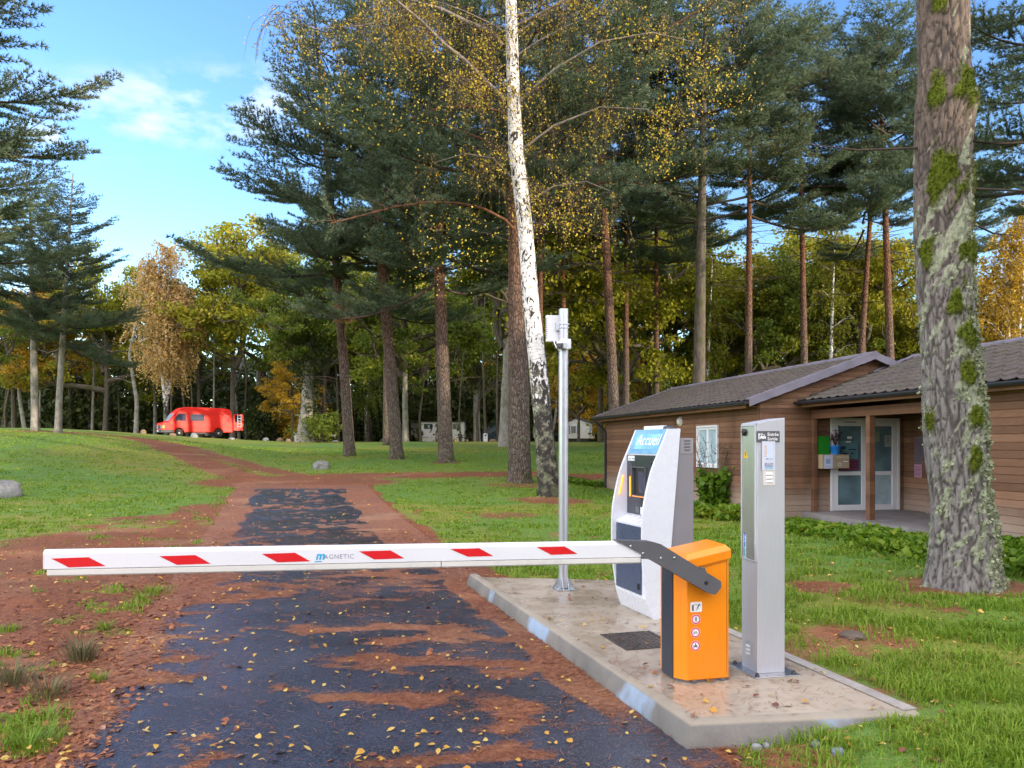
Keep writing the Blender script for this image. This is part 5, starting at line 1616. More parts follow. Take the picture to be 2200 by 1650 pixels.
# ------------------------------------------------------------------ bark and leaf materials
def pine_bark(name, red0=6.0, red1=13.0, lich=.5):
    b = NB(name); p = b.tc(); z = b.xyz(p)[2]
    v = b.voro(b.map(p, (1, 1, .32)), 13, 'DISTANCE_TO_EDGE'); n1 = b.noise(b.map(p, (1, 1, .3)), 11, 5, .7); n2 = b.noise(p, 7, 5, .65); n3 = b.noise(p, 1.3, 3)
    grey = b.mix(b.rng(n1, .3, .7), (.085, .062, .050), (.21, .165, .14)); red = b.mix(b.rng(n1, .3, .7), (.11, .045, .024), (.27, .11, .055))
    zz = b.math('ADD', z, b.math('MULTIPLY', n3, 4))
    c = b.mix(b.rng(zz, red0, red1, 0, .85), grey, red)
    c = b.mix(b.rng(v, .10, .0, 0, .8), c, (.022, .016, .013))
    l = b.math('MULTIPLY', b.rng(n2, .54, .62), b.rng(z, 4.5, .3, 0, lich))
    c = b.mix(l, c, (.26, .29, .19))
    g_ = b.math('MULTIPLY', b.rng(b.noise(p, 2.2, 4), .5, .62), b.rng(z, 2.2, 0, 0, .8)); c = b.mix(g_, c, (.055, .075, .015))
    b.set(col=c, rough=.85, spec=.2, nrm=b.bump(b.math('ADD', b.rng(v, 0, .2), b.math('MULTIPLY', n1, .6)), .9, .05)); return b.m
PBARK = pine_bark('pine_bark'); 
def birch_bark(name):
    b = NB(name); p = b.tc(); z = b.xyz(p)[2]
    h = b.noise(b.map(p, (1.6, 1.6, 16)), 2.6, 4, .6); d = b.noise(b.map(p, (2.6, 2.6, 1.3)), 2.6, 5, .65, 1.2); n3 = b.noise(p, 12, 5, .7); e = b.noise(p, 3.5, 4)
    c = b.mix(b.rng(n3, .3, .7), (.60, .58, .57), (.82, .80, .79))
    c = b.mix(b.rng(h, .56, .64, 0, .9), c, (.035, .028, .026))
    low = b.rng(z, 4.6, 1.2, 0, .25)
    c = b.mix(b.rng(b.math('ADD', d, low), .535, .57), c, (.030, .025, .022))
    li = b.math('MULTIPLY', b.rng(e, .47, .58), b.rng(z, 5.0, 2.2, 0, .9)); c = b.mix(li, c, b.mix(b.rng(n3, .42, .6), (.09, .075, .06), (.27, .28, .18)))
    g_ = b.math('MULTIPLY', b.rng(b.noise(p, 3.2, 4), .46, .6), b.rng(z, 1.0, 0, 0, .9)); c = b.mix(g_, c, (.05, .07, .015))
    b.set(col=c, rough=.7, spec=.3, nrm=b.bump(b.math('ADD', n3, d), .6, .03)); return b.m
BBARK = birch_bark('birch_bark')
OBARK = NB('oak_bark'); p_ = OBARK.tc(); n1 = OBARK.noise(OBARK.map(p_, (1, 1, .3)), 9, 5, .7); n2 = OBARK.noise(p_, 2, 4); z_ = OBARK.xyz(p_)[2]
c_ = OBARK.mix(OBARK.rng(n1, .3, .7), (.050, .040, .032), (.15, .125, .10)); c_ = OBARK.mix(OBARK.rng(n2, .5, .65, 0, .7), c_, (.060, .070, .022))
OBARK.set(col=c_, rough=.9, spec=.2, nrm=OBARK.bump(n1, .8, .04)); OBARK = OBARK.m
PALEB = NB('pale_trunk_bark'); p_ = PALEB.tc(); n1 = PALEB.noise(PALEB.map(p_, (1, 1, .5)), 6, 5, .7); n2 = PALEB.noise(p_, 1.7, 4)
c_ = PALEB.mix(PALEB.rng(n1, .3, .7), (.15, .14, .12), (.34, .32, .29)); c_ = PALEB.mix(PALEB.rng(n2, .5, .66, 0, .7), c_, (.09, .09, .045))
PALEB.set(col=c_, rough=.85, nrm=PALEB.bump(n1, .6, .03)); PALEB = PALEB.m
TWIG = paint('dark_twig', (.045, .030, .024), .85, 0, .2, 5); RTWIG = paint('red_pine_limb', (.13, .052, .028), .85, 0, .3, 4)
NEEDLE = foliage('pine_needles', [(0, (.065, .098, .066)), (.35, (.100, .148, .098)), (.7, (.140, .190, .118)), (.9, (.185, .20, .10)), (1, (.26, .18, .08))], .32, .6)
BIRCHLEAF = foliage('yellow_birch_leaf', [(0, (.17, .12, .025)), (.25, (.34, .23, .03)), (.6, (.54, .40, .04)), (.85, (.48, .44, .06)), (1, (.26, .33, .05))], .35, .5)
ORANGELEAF = foliage('orange_birch_leaf', [(0, (.44, .26, .09)), (.5, (.62, .42, .17)), (1, (.70, .54, .25))], .45, .6)
OAKLEAF = foliage('olive_oak_leaf', [(0, (.11, .13, .012)), (.4, (.21, .23, .018)), (.75, (.33, .31, .024)), (1, (.46, .33, .035))], .45, .55)
GREENLEAF = foliage('green_oak_leaf', [(0, (.065, .105, .016)), (.5, (.13, .185, .024)), (.85, (.23, .25, .026)), (1, (.34, .26, .035))], .42, .55)
GOLDLEAF = foliage('golden_leaf', [(0, (.24, .14, .012)), (.5, (.42, .26, .02)), (1, (.52, .36, .04))], .35, .55)
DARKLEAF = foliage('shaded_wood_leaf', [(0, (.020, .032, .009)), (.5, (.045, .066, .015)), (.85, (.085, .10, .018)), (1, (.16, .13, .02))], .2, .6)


def unit(v): return v / (np.linalg.norm(v, axis=-1, keepdims=True) + 1e-9)


def needles_into(g, P, Dn, rng, K=8, ln=.15, w=.022, spread=.75, m=0):
    """a tuft of K needles at each point"""
    n = len(P)
    if n == 0: return
    P = np.repeat(P, K, 0); Dn = np.repeat(Dn, K, 0)
    d = unit(Dn + spread * unit(rng.normal(size=(n * K, 3))))
    s = unit(np.cross(d, unit(rng.normal(size=(n * K, 3))))) * w * .5
    L = ln * rng.uniform(.7, 1.25, (n * K, 1))
    V = np.stack([P - s, P + s, P + d * L], 1).reshape(-1, 3)
    g.arr(V, np.arange(n * K * 3).reshape(-1, 3), m)


def leaves_into(g, P, rng, size=.2, m=0, flat=.0, asp=.7):
    n = len(P)
    a = unit(rng.normal(size=(n, 3)) * np.array([1, 1, 1 - flat])); b = unit(np.cross(a, unit(rng.normal(size=(n, 3)))))
    s = size * rng.uniform(.45, 1.55, (n, 1))
    a = a * s * .5; b = b * s * .5 * asp
    V = np.stack([P - a, P + b - a * .1, P + a, P - b - a * .1], 1).reshape(-1, 3)
    g.arr(V, np.arange(n * 4).reshape(-1, 4), m)


def pine_crown_mesh(seed, H, zb, RR, nb=58, dens=1.30, K=10, ln=.19, w=.030, bare=6):
    """branches and needles of one pine about a vertical axis; returns the mesh"""
    rng = np.random.RandomState(seed); g = Geo(); TP = []; TD = []
    az = rng.rand() * 6.28
    for i in range(nb):
        f = (i + rng.rand()) / nb; z0 = zb + (H - zb) * f ** .92 * .985
        prof = (1 - f) ** .62 * (.72 + .5 * math.sin(min(1, f * 2.2 + .35) * 1.9)) * (.55 + .9 * rng.rand())
        L = max(.6, RR * prof); az += 2.4 + rng.normal() * .35
        el = R(-6 + 42 * f + rng.normal() * 8)
        t = np.linspace(0, 1, 8); wig = rng.normal() * .12
        u = np.array([math.cos(az), math.sin(az), 0]); s = np.array([-u[1], u[0], 0])
        path = u[None] * (L * t * math.cos(el))[:, None] + s[None] * (L * wig * t ** 2)[:, None]
        path[:, 2] = z0 + L * (math.sin(el) * t - .16 * t * (1 - t) * 1.4 + .18 * t ** 3)
        g.tube(path, np.linspace(.018 + L * .011, .008, 8), 5, 1 if f < .6 else 1, cap=False)
        nsub = max(4, int(L * 4.2 * dens))
        for k in range(nsub):
            tk = .22 + .78 * (k + rng.rand()) / nsub
            j = min(6, int(tk * 7)); fr = tk * 7 - j; p0 = path[j] * (1 - fr) + path[j + 1] * fr
            sd = 1 if k % 2 else -1
            dirv = unit(u * rng.uniform(.45, .9) + s * sd * rng.uniform(.5, 1.0) + np.array([0, 0, rng.uniform(-.05, .35)]))
            l2 = L * .40 * (1.15 - .8 * tk) * rng.uniform(.6, 1.2) + .18
            n2 = max(3, int(l2 / .13)); q = np.linspace(.15, 1, n2)
            pp = p0[None] + dirv[None] * (l2 * q)[:, None]; pp[:, 2] += .12 * l2 * q ** 2
            if l2 > .35: g.tube([p0, p0 + dirv * l2 * .6, pp[-1]], [.009, .007, .004], 3, 1, cap=False)
            TP.append(pp); TD.append(np.tile(dirv * .8 + np.array([0, 0, .35]), (n2, 1)))
            # short side twigs
            m3 = int(n2 * 1.5)
            if m3:
                ii = rng.randint(0, n2, m3); s2 = np.cross(dirv, [0, 0, 1.0]); s2 = s2 / (np.linalg.norm(s2) + 1e-9)
                dd = dirv[None] * .6 + s2[None] * rng.choice([-1, 1], m3)[:, None] * .8 + np.array([0, 0, .25])
                off = unit(dd) * rng.uniform(.08, .30, m3)[:, None]
                TP.append(pp[ii] + off); TD.append(dd)
    for i in range(bare):                          # dead whips below the crown
        z0 = zb - rng.uniform(.3, 4.5); a = rng.rand() * 6.28; L = rng.uniform(.6, 3.4)
        e = np.array([math.cos(a), math.sin(a), rng.uniform(-.1, .25)])
        g.tube([np.array([0, 0, z0]), np.array([0, 0, z0]) + e * L * .5, np.array([0, 0, z0]) + e * L + np.array([0, 0, -.08 * L])], [.022, .014, .005], 4, 1, cap=False)
    P = np.concatenate(TP); Dn = np.concatenate(TD)
    needles_into(g, P, unit(Dn), rng, K, ln, w)
    ob = g.build('crown', [NEEDLE, TWIG]); me = ob.data; bpy.data.objects.remove(ob); return me


def trunk_geo(pts, rad, k=14, flare=.0, seed=0, amp=.03, m=0):
    """tapering trunk with an uneven surface and a spreading foot"""
    P = np.array([tuple(p) for p in pts], float); n = max(24, int(np.ptp(P[:, 2]) * 2.2))
    tt = np.linspace(0, 1, len(P)); q = np.linspace(0, 1, n) ** 1.25
    Q = np.stack([np.interp(q, tt, P[:, i]) for i in range(3)], -1); r = np.interp(q, tt, rad)
    h = Q[:, 2] - Q[0, 2]
    r = r * (1 + flare * np.exp(-np.maximum(h, 0) / .28))
    th = np.arange(k) * 2 * np.pi / k
    nz = fbm(np.cos(th)[None] * 1.6 + seed + 0 * h[:, None], h[:, None] * 1.1 + np.sin(th)[None] * 1.6, 3) - .5
    root = np.exp(-np.maximum(h, 0) / .25)[:, None] * flare * .55 * np.cos(th * 5 + seed)[None]
    rr = r[:, None] * (1 + nz * amp * 4 + root)
    V = np.stack([Q[:, 0:1] + rr * np.cos(th), Q[:, 1:2] + rr * np.sin(th), Q[:, 2:3] + 0 * rr], -1)
    i = np.arange(n - 1)[:, None] * k; j = np.arange(k)[None]; j2 = (j + 1) % k
    F = np.stack([i + j, i + j2, i + k + j2, i + k + j], -1).reshape(-1, 4)
    g = Geo(); g.arr(V.reshape(-1, 3), F, m, True); return g


PINES = [pine_crown_mesh(11, 24, 8.2, 5.0, 64), pine_crown_mesh(12, 25, 9.5, 4.6, 60), pine_crown_mesh(13, 26, 13.5, 4.3, 54, 1.75, bare=30), pine_crown_mesh(14, 26, 15.5, 4.2, 48, 1.75, bare=34)]


def pine(px, py, Y, dia, lean_px, proto, rot, label, scale=1.0, group='tall pines', bark=None, name='pine_tree'):
    """trunk foot seen at (px, py), about Y metres off; lean = sideways shift per metre of height"""
    p = T(px, py) if Y is None else EYEV + ray(px, py) * Y
    z = gz(p.x, p.y); t = thing(name, label, 'tree', (p.x, p.y, z), group)
    lean = lean_px
    H = 24.5 * scale
    r0 = dia / 2
    pts = [(p.x, p.y, z - .15), (p.x + lean * H * .12, p.y, z + H * .15), (p.x + lean * H * .45, p.y, z + H * .5), (p.x + lean * H, p.y, z + H)]
    g = trunk_geo(pts, [r0 * 1.02, r0 * .9, r0 * .62, .03], 14, .32, px % 7, .03)
    g.build('trunk', [bark or PBARK], t)
    c = bpy.data.objects.new('crown', PINES[proto]); C.objects.link(c); c.parent = t
    M = Matrix.Identity(4); M[0][2] = lean       # follow the leaning stem
    c.matrix_local = M @ Matrix.Rotation(rot, 4, 'Z') @ Matrix.Diagonal((scale, scale, scale, 1))
    return t


def set_lean(x0, y0, x1, y1, Y): return ((x1 - x0) / FPX * Y) / ((y0 - y1) / FPX * Y)


pine(752, 978, 40.5, .60, set_lean(752, 978, 705, 400, 40), 0, .4, 'slim pine leaning left, leftmost of the row of three pines on the lawn')
pine(853, 986, 38.5, .66, set_lean(853, 986, 795, 330, 38), 1, 2.1, 'red-barked pine leaning left, middle of the row of three pines on the lawn')
pine(958, 994, 36.5, .72, set_lean(958, 994, 932, 330, 36), 0, 3.9, 'upright mossy pine, right one of the row of three pines on the lawn')
big_d = pine(1117, 1041, 28.5, .84, set_lean(1117, 1041, 1108, 500, 28), 1, 5.2, 'thick lichened pine standing just left behind the white birch trunk', 1.02)
pine(1325, 945, 38, .58, set_lean(1325, 945, 1290, 300, 38), 2, 1.0, 'reddish pine behind the low left end of the brown building roof')
pine(1499, 940, 36, .66, set_lean(1499, 940, 1508, 400, 36), 3, 2.7, 'dark thick pine trunk rising behind the middle of the left roof', bark=OBARK)
pine(1607, 940, 43, .50, set_lean(1607, 940, 1611, 300, 43), 2, 4.4, 'straight slim pine behind the roof, right of the dark thick trunk')
pine(1731, 940, 45, .48, set_lean(1731, 940, 1721, 380, 45), 3, .2, 'slim dark red pine behind the roof beside the pale thin birch')
pine(1838, 940, 47, .46, set_lean(1838, 940, 1880, 320, 47), 2, 5.9, 'slim reddish pine leaning right behind the ridge of the left roof')
pine(1919, 935, 44, .54, set_lean(1919, 935, 1900, 400, 44), 3, 3.3, 'grey pine behind the ridge end, next to the big foreground trunk')
pine(76, 924, 46, .46, set_lean(76, 924, 72, 760, 46), 1, 4.0, 'pale-stemmed pine with mossy foot, leftmost on the far left lawn edge', .62, 'pines at the left lawn edge', PALEB)
pine(124, 930, 45, .40, set_lean(124, 930, 134, 760, 45), 0, 1.2, 'grey-stemmed pine leaning right on the far left lawn edge', .62, 'pines at the left lawn edge', PALEB)
pine(-265, 1010, 26, .6, .02, 0, 5.0, 'dark pine whose boughs hang into the picture at the upper left corner', .98)
pine(-120, 960, 36, .55, .0, 1, 2.4, 'dark pine with low boughs behind the one at the left picture edge', .8)
pine(2300, 980, 24, .6, -.02, 1, 1.3, 'pine at the right edge whose boughs hang behind the big mossy trunk', .95)
pine(2060, 950, 58, .5, .0, 3, 4.0, 'distant pine showing right of the big mossy trunk above the roof', .9)
pine(830, 955, 55, .5, .0, 3, 2.2, 'pine farther back between the first two pines of the lawn row', .95)
pine(1210, 955, 50, .5, .0, 2, 4.6, 'pine farther back just right of the aluminium post', .98)
pine(1410, 950, 56, .5, .0, 2, 3.1, 'pine farther back between the reddish pine and dark thick trunk', 1.0)

pine(1160, 950, 47, .5, .0, 2, 3.6, 'pine farther back close behind the birch trunk', 1.0)
pine(1345, 950, 52, .5, .0, 3, 5.4, 'pine farther back right of the camera post, high-crowned', .95)

# long arching red limbs low on the thick pine behind the birch
rng = np.random.RandomState(15)
for pix, r0, dep in (([(1112, 500), (1085, 472), (1040, 448), (985, 436), (920, 434), (850, 444), (780, 462), (710, 480)], .06, -2.5), ([(1120, 500), (1160, 480), (1200, 450), (1240, 412), (1290, 393), (1350, 390), (1410, 402), (1450, 425)], .06, -2.0),
                     ([(1120, 200), (1190, 180), (1270, 140), (1350, 95), (1420, 70), (1490, 30), (1560, -10)], .085, -3.0), ([(1110, 345), (1040, 300), (960, 270), (890, 262), (820, 280)], .05, 1.5), ([(1112, 250), (1040, 230), (960, 228), (900, 245)], .045, -1.0)):
    n = len(pix); pts = [np.array(EYEV + ray(x, y) * (28.4 + dep * i / (n - 1))) for i, (x, y) in enumerate(pix)]
    g = Geo(); g.tube(pts, np.linspace(r0, .018, n), 7, 0, cap=False); TPs, TDs = [], []
    for i in range(n // 2, n):
        for k in range(7):
            e = unit(rng.normal(size=3) * np.array([1, 1, .45]) + np.array([0, 0, .2])); L = rng.uniform(.5, 1.5); q = pts[i] + (pts[i] - pts[i - 1]) * rng.uniform(-.9, 0)
            g.tube([q, q + e * L * .5 + [0, 0, .03], q + e * L], [.014, .009, .004], 3, 0, cap=False); f = np.linspace(.3, 1, 9)[:, None]; TPs.append(q + e * L * f + rng.normal(size=(9, 3)) * .06); TDs.append(np.tile(e + [0, 0, .3], (9, 1)))
    needles_into(g, np.concatenate(TPs), unit(np.concatenate(TDs)), rng, 10, .17, .026, .75, 1)
    g.build('limb', [RTWIG, NEEDLE], big_d)

# brown witch's broom on the leftmost pine of the row
wp = EYEV + ray(738, 672) * 38.6
rng = np.random.RandomState(4); g = Geo()
P = wp + 0 * Vector((0, 0, 0)); n = 420
off = unit(rng.normal(size=(n, 3))) * (rng.rand(n, 1) ** .4) * np.array([.62, .5, .48])
needles_into(g, np.array(P)[None] + off, unit(off), rng, 9, .16, .03, .8)
for k in range(26):
    d = unit(rng.normal(size=3)); g.tube([np.array(P) - [0, 0, .3], np.array(P) + d * .5], [.02, .006], 3, 1, cap=False)
tag(g.build('dead_branch', [foliage('dead_needles', [(0, (.22, .12, .06)), (1, (.46, .28, .15))], .15), TWIG], loc=wp), 'round brown bundle of dead twigs caught on the leftmost leaning pine', 'dead branch')

# ------------------------------------------------------------------ broadleaved trees
def oak_mesh(seed, H, RR, zc, n_limb=8, nleaf=9000, leaf=.2, clumps=150, sub=4):
    """crooked limbs and clumped leaves; (crown mesh, axis radius)"""
    rng = np.random.RandomState(seed); g = Geo(); ends = []
    def limb_(p, d, L, r, lev):
        n = 5; pts = [p]; q = p.copy(); dd = d.copy()
        for k in range(n):
            dd = unit(dd + rng.normal(size=3) * .28 + np.array([0, 0, .06 if lev else .10])); q = q + dd * L / n; pts.append(q.copy())
        g.tube(pts, np.linspace(r, r * .45, n + 1), 6 if lev == 0 else 4, 1, cap=False)
        if lev < 2:
            for k in range(sub if lev == 0 else 3):
                i = rng.randint(2, n + 1); nd = unit(dd * .5 + rng.normal(size=3) * .8 + np.array([0, 0, .15])); limb_(pts[i], nd, L * rng.uniform(.45, .7), r * .5, lev + 1)
        ends.append(pts[-1]); ends.append(pts[-2]); 
    for i in range(n_limb):
        a = 2.4 * i + rng.rand(); f = i / n_limb; z0 = zc + (H - zc) * .55 * f
        el = R(rng.uniform(5, 35) + 40 * f); d = np.array([math.cos(a) * math.cos(el), math.sin(a) * math.cos(el), math.sin(el)])
        limb_(np.array([0, 0, z0]), d, RR * rng.uniform(.55, .8) * (1.05 - .35 * f), .25 * (1 - .5 * f), 0)
    E_ = np.array(ends); sel = E_[rng.randint(0, len(E_), clumps)] + rng.normal(size=(clumps, 3)) * .35
    per = nleaf // clumps; cr = rng.uniform(.45, 1.05, clumps)
    P = (sel[:, None] + unit(rng.normal(size=(clumps, per, 3))) * (rng.rand(clumps, per, 1) ** .5) * cr[:, None, None] * np.array([1.2, 1.2, .62])).reshape(-1, 3)
    leaves_into(g, P, rng, leaf)
    return g
def to_mesh(g, mats):
    ob = g.build('crown', mats); me = ob.data; bpy.data.objects.remove(ob); return me
OAKS = {}
for key, leafm in (('olive', OAKLEAF), ('green', GREENLEAF), ('gold', GOLDLEAF)):
    for v in (0, 1):
        OAKS[key, v] = to_mesh(oak_mesh(31 + v * 7 + {'olive': 0, 'green': 3, 'gold': 5}[key], 15, 6.5, 4.5 if v == 0 else 3.2, 10, 27000, .185, 250), [leafm, OBARK])
BUSHM = {}
for key, leafm in (('gold', GOLDLEAF), ('green', GREENLEAF), ('dark', DARKLEAF)):
    g = Geo(); rng = np.random.RandomState(77)
    c = rng.normal(size=(46, 3)) * np.array([.75, .75, .55]) + np.array([0, 0, 1.4]); c[:, 2] = np.maximum(.15, c[:, 2])
    P = (c[:, None] + rng.normal(size=(46, 55, 3)) * .24).reshape(-1, 3); leaves_into(g, P, rng, .17)
    for k in range(14): g.tube([np.zeros(3), c[k] * .5 + [0, 0, .1], c[k]], [.03, .02, .006], 4, 1, cap=False)
    BUSHM[key] = to_mesh(g, [leafm, TWIG])


def oak(px, py, Y, key, v, scale, rot, label, group='broadleaved trees behind the lawn', dia=.5, name='oak_tree', bark=None, trunk_h=9):
    p = EYEV + ray(px, py) * Y; z = gz(p.x, p.y)
    t = thing(name, label, 'tree', (p.x, p.y, z), group)
    rng = np.random.RandomState(int(abs(px)) + 3)
    dx = rng.normal() * .35; r = dia / 2
    g = trunk_geo([(p.x, p.y, z - .3), (p.x + dx * .5, p.y, z + trunk_h * .35 * scale), (p.x + dx * .3, p.y, z + trunk_h * .7 * scale), (p.x, p.y, z + trunk_h * 1.25 * scale)], [r * 1.1, r * .9, r * .7, r * .25], 12, .35, px % 5, .04)
    g.build('trunk', [bark or OBARK], t)
    c = bpy.data.objects.new('crown', OAKS[key, v]); C.objects.link(c); c.parent = t
    c.matrix_local = Matrix.Rotation(rot, 4, 'Z') @ Matrix.Diagonal((scale, scale, scale, 1))
    return t


oak(500, 930, 78, 'olive', 0, 1.60, .3, 'broad olive-green oak behind the red van, its crown against the sky')
oak(590, 930, 86, 'green', 1, 1.55, 2.2, 'green oak right of the broad oak behind the van')
oak(430, 930, 92, 'olive', 0, 1.35, 4.1, 'smaller oak between the orange birch and the broad oak')
oak(700, 935, 84, 'olive', 0, 1.60, 1.0, 'olive oak behind the leftmost of the three lawn pines')
oak(790, 935, 92, 'green', 1, 1.54, 3.0, 'green oak behind the gap between the first two lawn pines')
oak(900, 935, 104, 'olive', 0, 1.66, 5.0, 'olive oak behind the home with the white awning')
oak(1025, 943, 90, 'green', 1, 1.60, .6, 'pale-stemmed oak standing right of the home with the awning', dia=.78, bark=PALEB)
oak(1085, 955, 52, 'olive', 0, 1.47, 1.8, 'stout grey oak with a mossy foot left of the thick lichened pine', dia=.86, bark=PALEB, trunk_h=11)
oak(1180, 945, 106, 'gold', 1, 2.0, 2.9, 'golden oak far behind the camera post')
oak(1290, 945, 70, 'olive', 0, 1.41, 4.4, 'olive oak behind the left end of the building roof')
oak(1390, 945, 72, 'olive', 0, 1.60, .1, 'yellow-green oak right of the reddish pine behind the roof')
oak(1560, 945, 62, 'olive', 1, 1.13, 1.4, 'bright olive oak with crooked dark limbs behind the middle of the roof', dia=.6)
oak(1660, 945, 60, 'green', 0, 1.08, 3.7, 'spreading green oak with dark forked limbs between the slim pines', dia=.6)
oak(1790, 945, 64, 'olive', 1, 1.13, 5.3, 'olive oak behind the pale thin birch')
oak(1900, 945, 70, 'green', 0, 1.13, .9, 'green oak behind the pine at the roof ridge')
oak(2010, 945, 66, 'green', 1, 1.03, 2.5, 'green oak just behind the big mossy trunk')
oak(2150, 945, 60, 'gold', 0, 1.10, 4.9, 'golden tree right of the big mossy trunk above the roof', 'golden trees', name='autumn_tree')
oak(2260, 945, 66, 'gold', 1, 1.15, 1.2, 'golden tree at the right picture edge above the roof', 'golden trees', name='autumn_tree')
oak(225, 925, 84, 'olive', 1, 1.45, 3.2, 'yellow-green tree left of the orange birch, rising to the sky')
oak(150, 925, 96, 'gold', 0, 1.50, .8, 'tan autumn tree behind the two left pines', 'golden trees', name='autumn_tree')
oak(30, 925, 82, 'gold', 1, 1.15, 2.4, 'tan autumn tree behind the dark boughs at the left edge', 'golden trees', name='autumn_tree')
oak(330, 928, 104, 'olive', 0, 1.50, 5.6, 'distant oak behind the top of the orange birch')
oak(-60, 925, 70, 'green', 0, 1.10, .5, 'green tree at the left edge of the far lawn')
oak(872, 940, 66, 'green', 0, 1.22, 2.0, 'pale-trunked tree close behind the middle lawn pine', dia=.52, bark=PALEB)
t_ = oak(1243, 945, 84, 'gold', 1, 0.79, 2.6, 'round golden tree behind the pale grey holiday home', 'golden trees', .3, 'autumn_tree', trunk_h=6)
t_ = oak(630, 935, 74, 'gold', 0, 0.55, .4, 'small orange tree behind the ivy-covered trunk', 'golden trees', .25, 'autumn_tree', trunk_h=6)

for k, (px, Y, key, v, sc_, rot, lab) in enumerate((
        (1240, 104, 'olive', 1, 1.9, .7, 'olive-yellow oak right behind the aluminium camera post'),
        (1450, 66, 'olive', 0, 1.45, 1.9, 'yellow-green oak left behind the dark thick pine trunk'),
        (1720, 72, 'olive', 1, 1.5, 2.7, 'tall olive oak behind the slim dark red pine'),
        (1850, 58, 'olive', 0, 1.2, 4.0, 'bright olive oak over the ridge of the left roof'),
        (1960, 62, 'olive', 1, 1.05, 5.1, 'olive oak at the left flank of the big mossy trunk'),
        (980, 112, 'olive', 0, 1.75, .2, 'yellowing oak between the upright mossy pine and the lichened pine'),
        (850, 110, 'olive', 1, 1.75, 1.2, 'yellowing oak behind the middle lawn pine'),
        (690, 92, 'olive', 0, 1.3, 3.3, 'olive oak between the ivy trunk and the first lawn pine'),
        (1330, 62, 'olive', 1, 1.35, 4.5, 'olive oak behind the reddish pine at the low end of the roof'),
        (1610, 76, 'gold', 0, 1.25, .6, 'golden oak top behind the straight slim pine'))):
    oak(px, 945, Y, key, v, sc_, rot, lab)

# pale ivy-clad trunk with a bush at its foot
p = EYEV + ray(662, 940) * 66; z = gz(p.x, p.y)
t = thing('ivy_tree', 'thick pale trunk wrapped in ivy left of the lawn pines', 'tree', (p.x, p.y, z))
trunk_geo([(p.x - .35, p.y, z - .3), (p.x - .1, p.y, z + 3), (p.x + .1, p.y, z + 7), (p.x + .1, p.y, z + 15)], [.75, .5, .42, .2], 14, .55, 2, .05).build('trunk', [PALEB], t)
g = Geo(); rng = np.random.RandomState(9); n = 5200
hh = rng.rand(n) ** .7 * 11.5 + .8; th = rng.rand(n) * 6.28; ra = .45 + rng.rand(n) * (.35 + 1.1 * ss((hh - 3.5) / 4)) 
P = np.stack([p.x + .1 + np.cos(th) * ra, p.y + np.sin(th) * ra, z + hh], -1); P = P[(fbm(th * 1.2, hh * .7, 3) > .40) | (hh > 6.0)]; leaves_into(g, P, rng, .20); g.build('ivy', [foliage('ivy_leaf', [(0, (.03, .045, .022)), (.6, (.065, .085, .04)), (1, (.13, .12, .06))], .2)], t)
c = bpy.data.objects.new('crown', OAKS['green', 1]); C.objects.link(c); c.parent = t; c.matrix_local = Matrix.Translation((0, 0, 2.5)) @ Matrix.Diagonal((1.0, 1.0, 1.0, 1))


def bush(px, py, Y, key, s, label, name='bush'):
    p = EYEV + ray(px, py) * Y
    b_ = bpy.data.objects.new(name, BUSHM[key]); C.objects.link(b_); b_.location = (p.x, p.y, gz(p.x, p.y)); b_.scale = s; b_.rotation_euler.z = px
    return tag(b_, label, 'bush', 'bushes under the trees')


bush(686, 943, 64.5, 'green', (1.2, 1.0, .95), 'dark green bush at the foot of the ivy-covered trunk')
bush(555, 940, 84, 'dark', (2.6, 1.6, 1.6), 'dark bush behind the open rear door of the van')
bush(1250, 945, 97, 'gold', (2.0, 1.4, 1.5), 'golden bush behind the pale grey holiday home')
bush(640, 938, 82, 'gold', (2.2, 1.3, 1.5), 'orange-brown bush left of the ivy-covered trunk')
bush(850, 940, 100, 'green', (2.4, 1.6, 1.9), 'green bush left of the home with the awning')

# ------------------------------------------------------------------ birches
def birch_twigs(g, rng, starts, L0=1.6, per=5, leaf=.075, leaves_per=14, m_twig=1, m_leaf=0, wind=(0, 0, 0), tw=.008):
    """hanging twigs with sparse leaves from each start point"""
    LP_ = []
    for s0 in starts:
        for k in range(per):
            d = unit(rng.normal(size=3) * np.array([1, 1, .3])) * .8 + np.array([0, 0, -.15]); L = L0 * rng.uniform(.4, 1.25)
            t = np.linspace(0, 1, 5)[:, None]
            pts = s0 + d[None] * L * t * (1 - .45 * t) + np.array([0, 0, -1.0]) * L * .75 * t ** 2 + np.array(wind) * t
            g.tube(pts, [tw, tw * .9, tw * .7, tw * .5, tw * .3], 3, m_twig, cap=False)
            nl = rng.poisson(leaves_per)
            if nl:
                f = rng.uniform(.15, 1, nl); LP_.append(np.stack([np.interp(f, t[:, 0], pts[:, i]) for i in range(3)], -1) + rng.normal(size=(nl, 3)) * .05)
    if LP_: leaves_into(g, np.concatenate(LP_), rng, leaf, m_leaf, 0, .8)


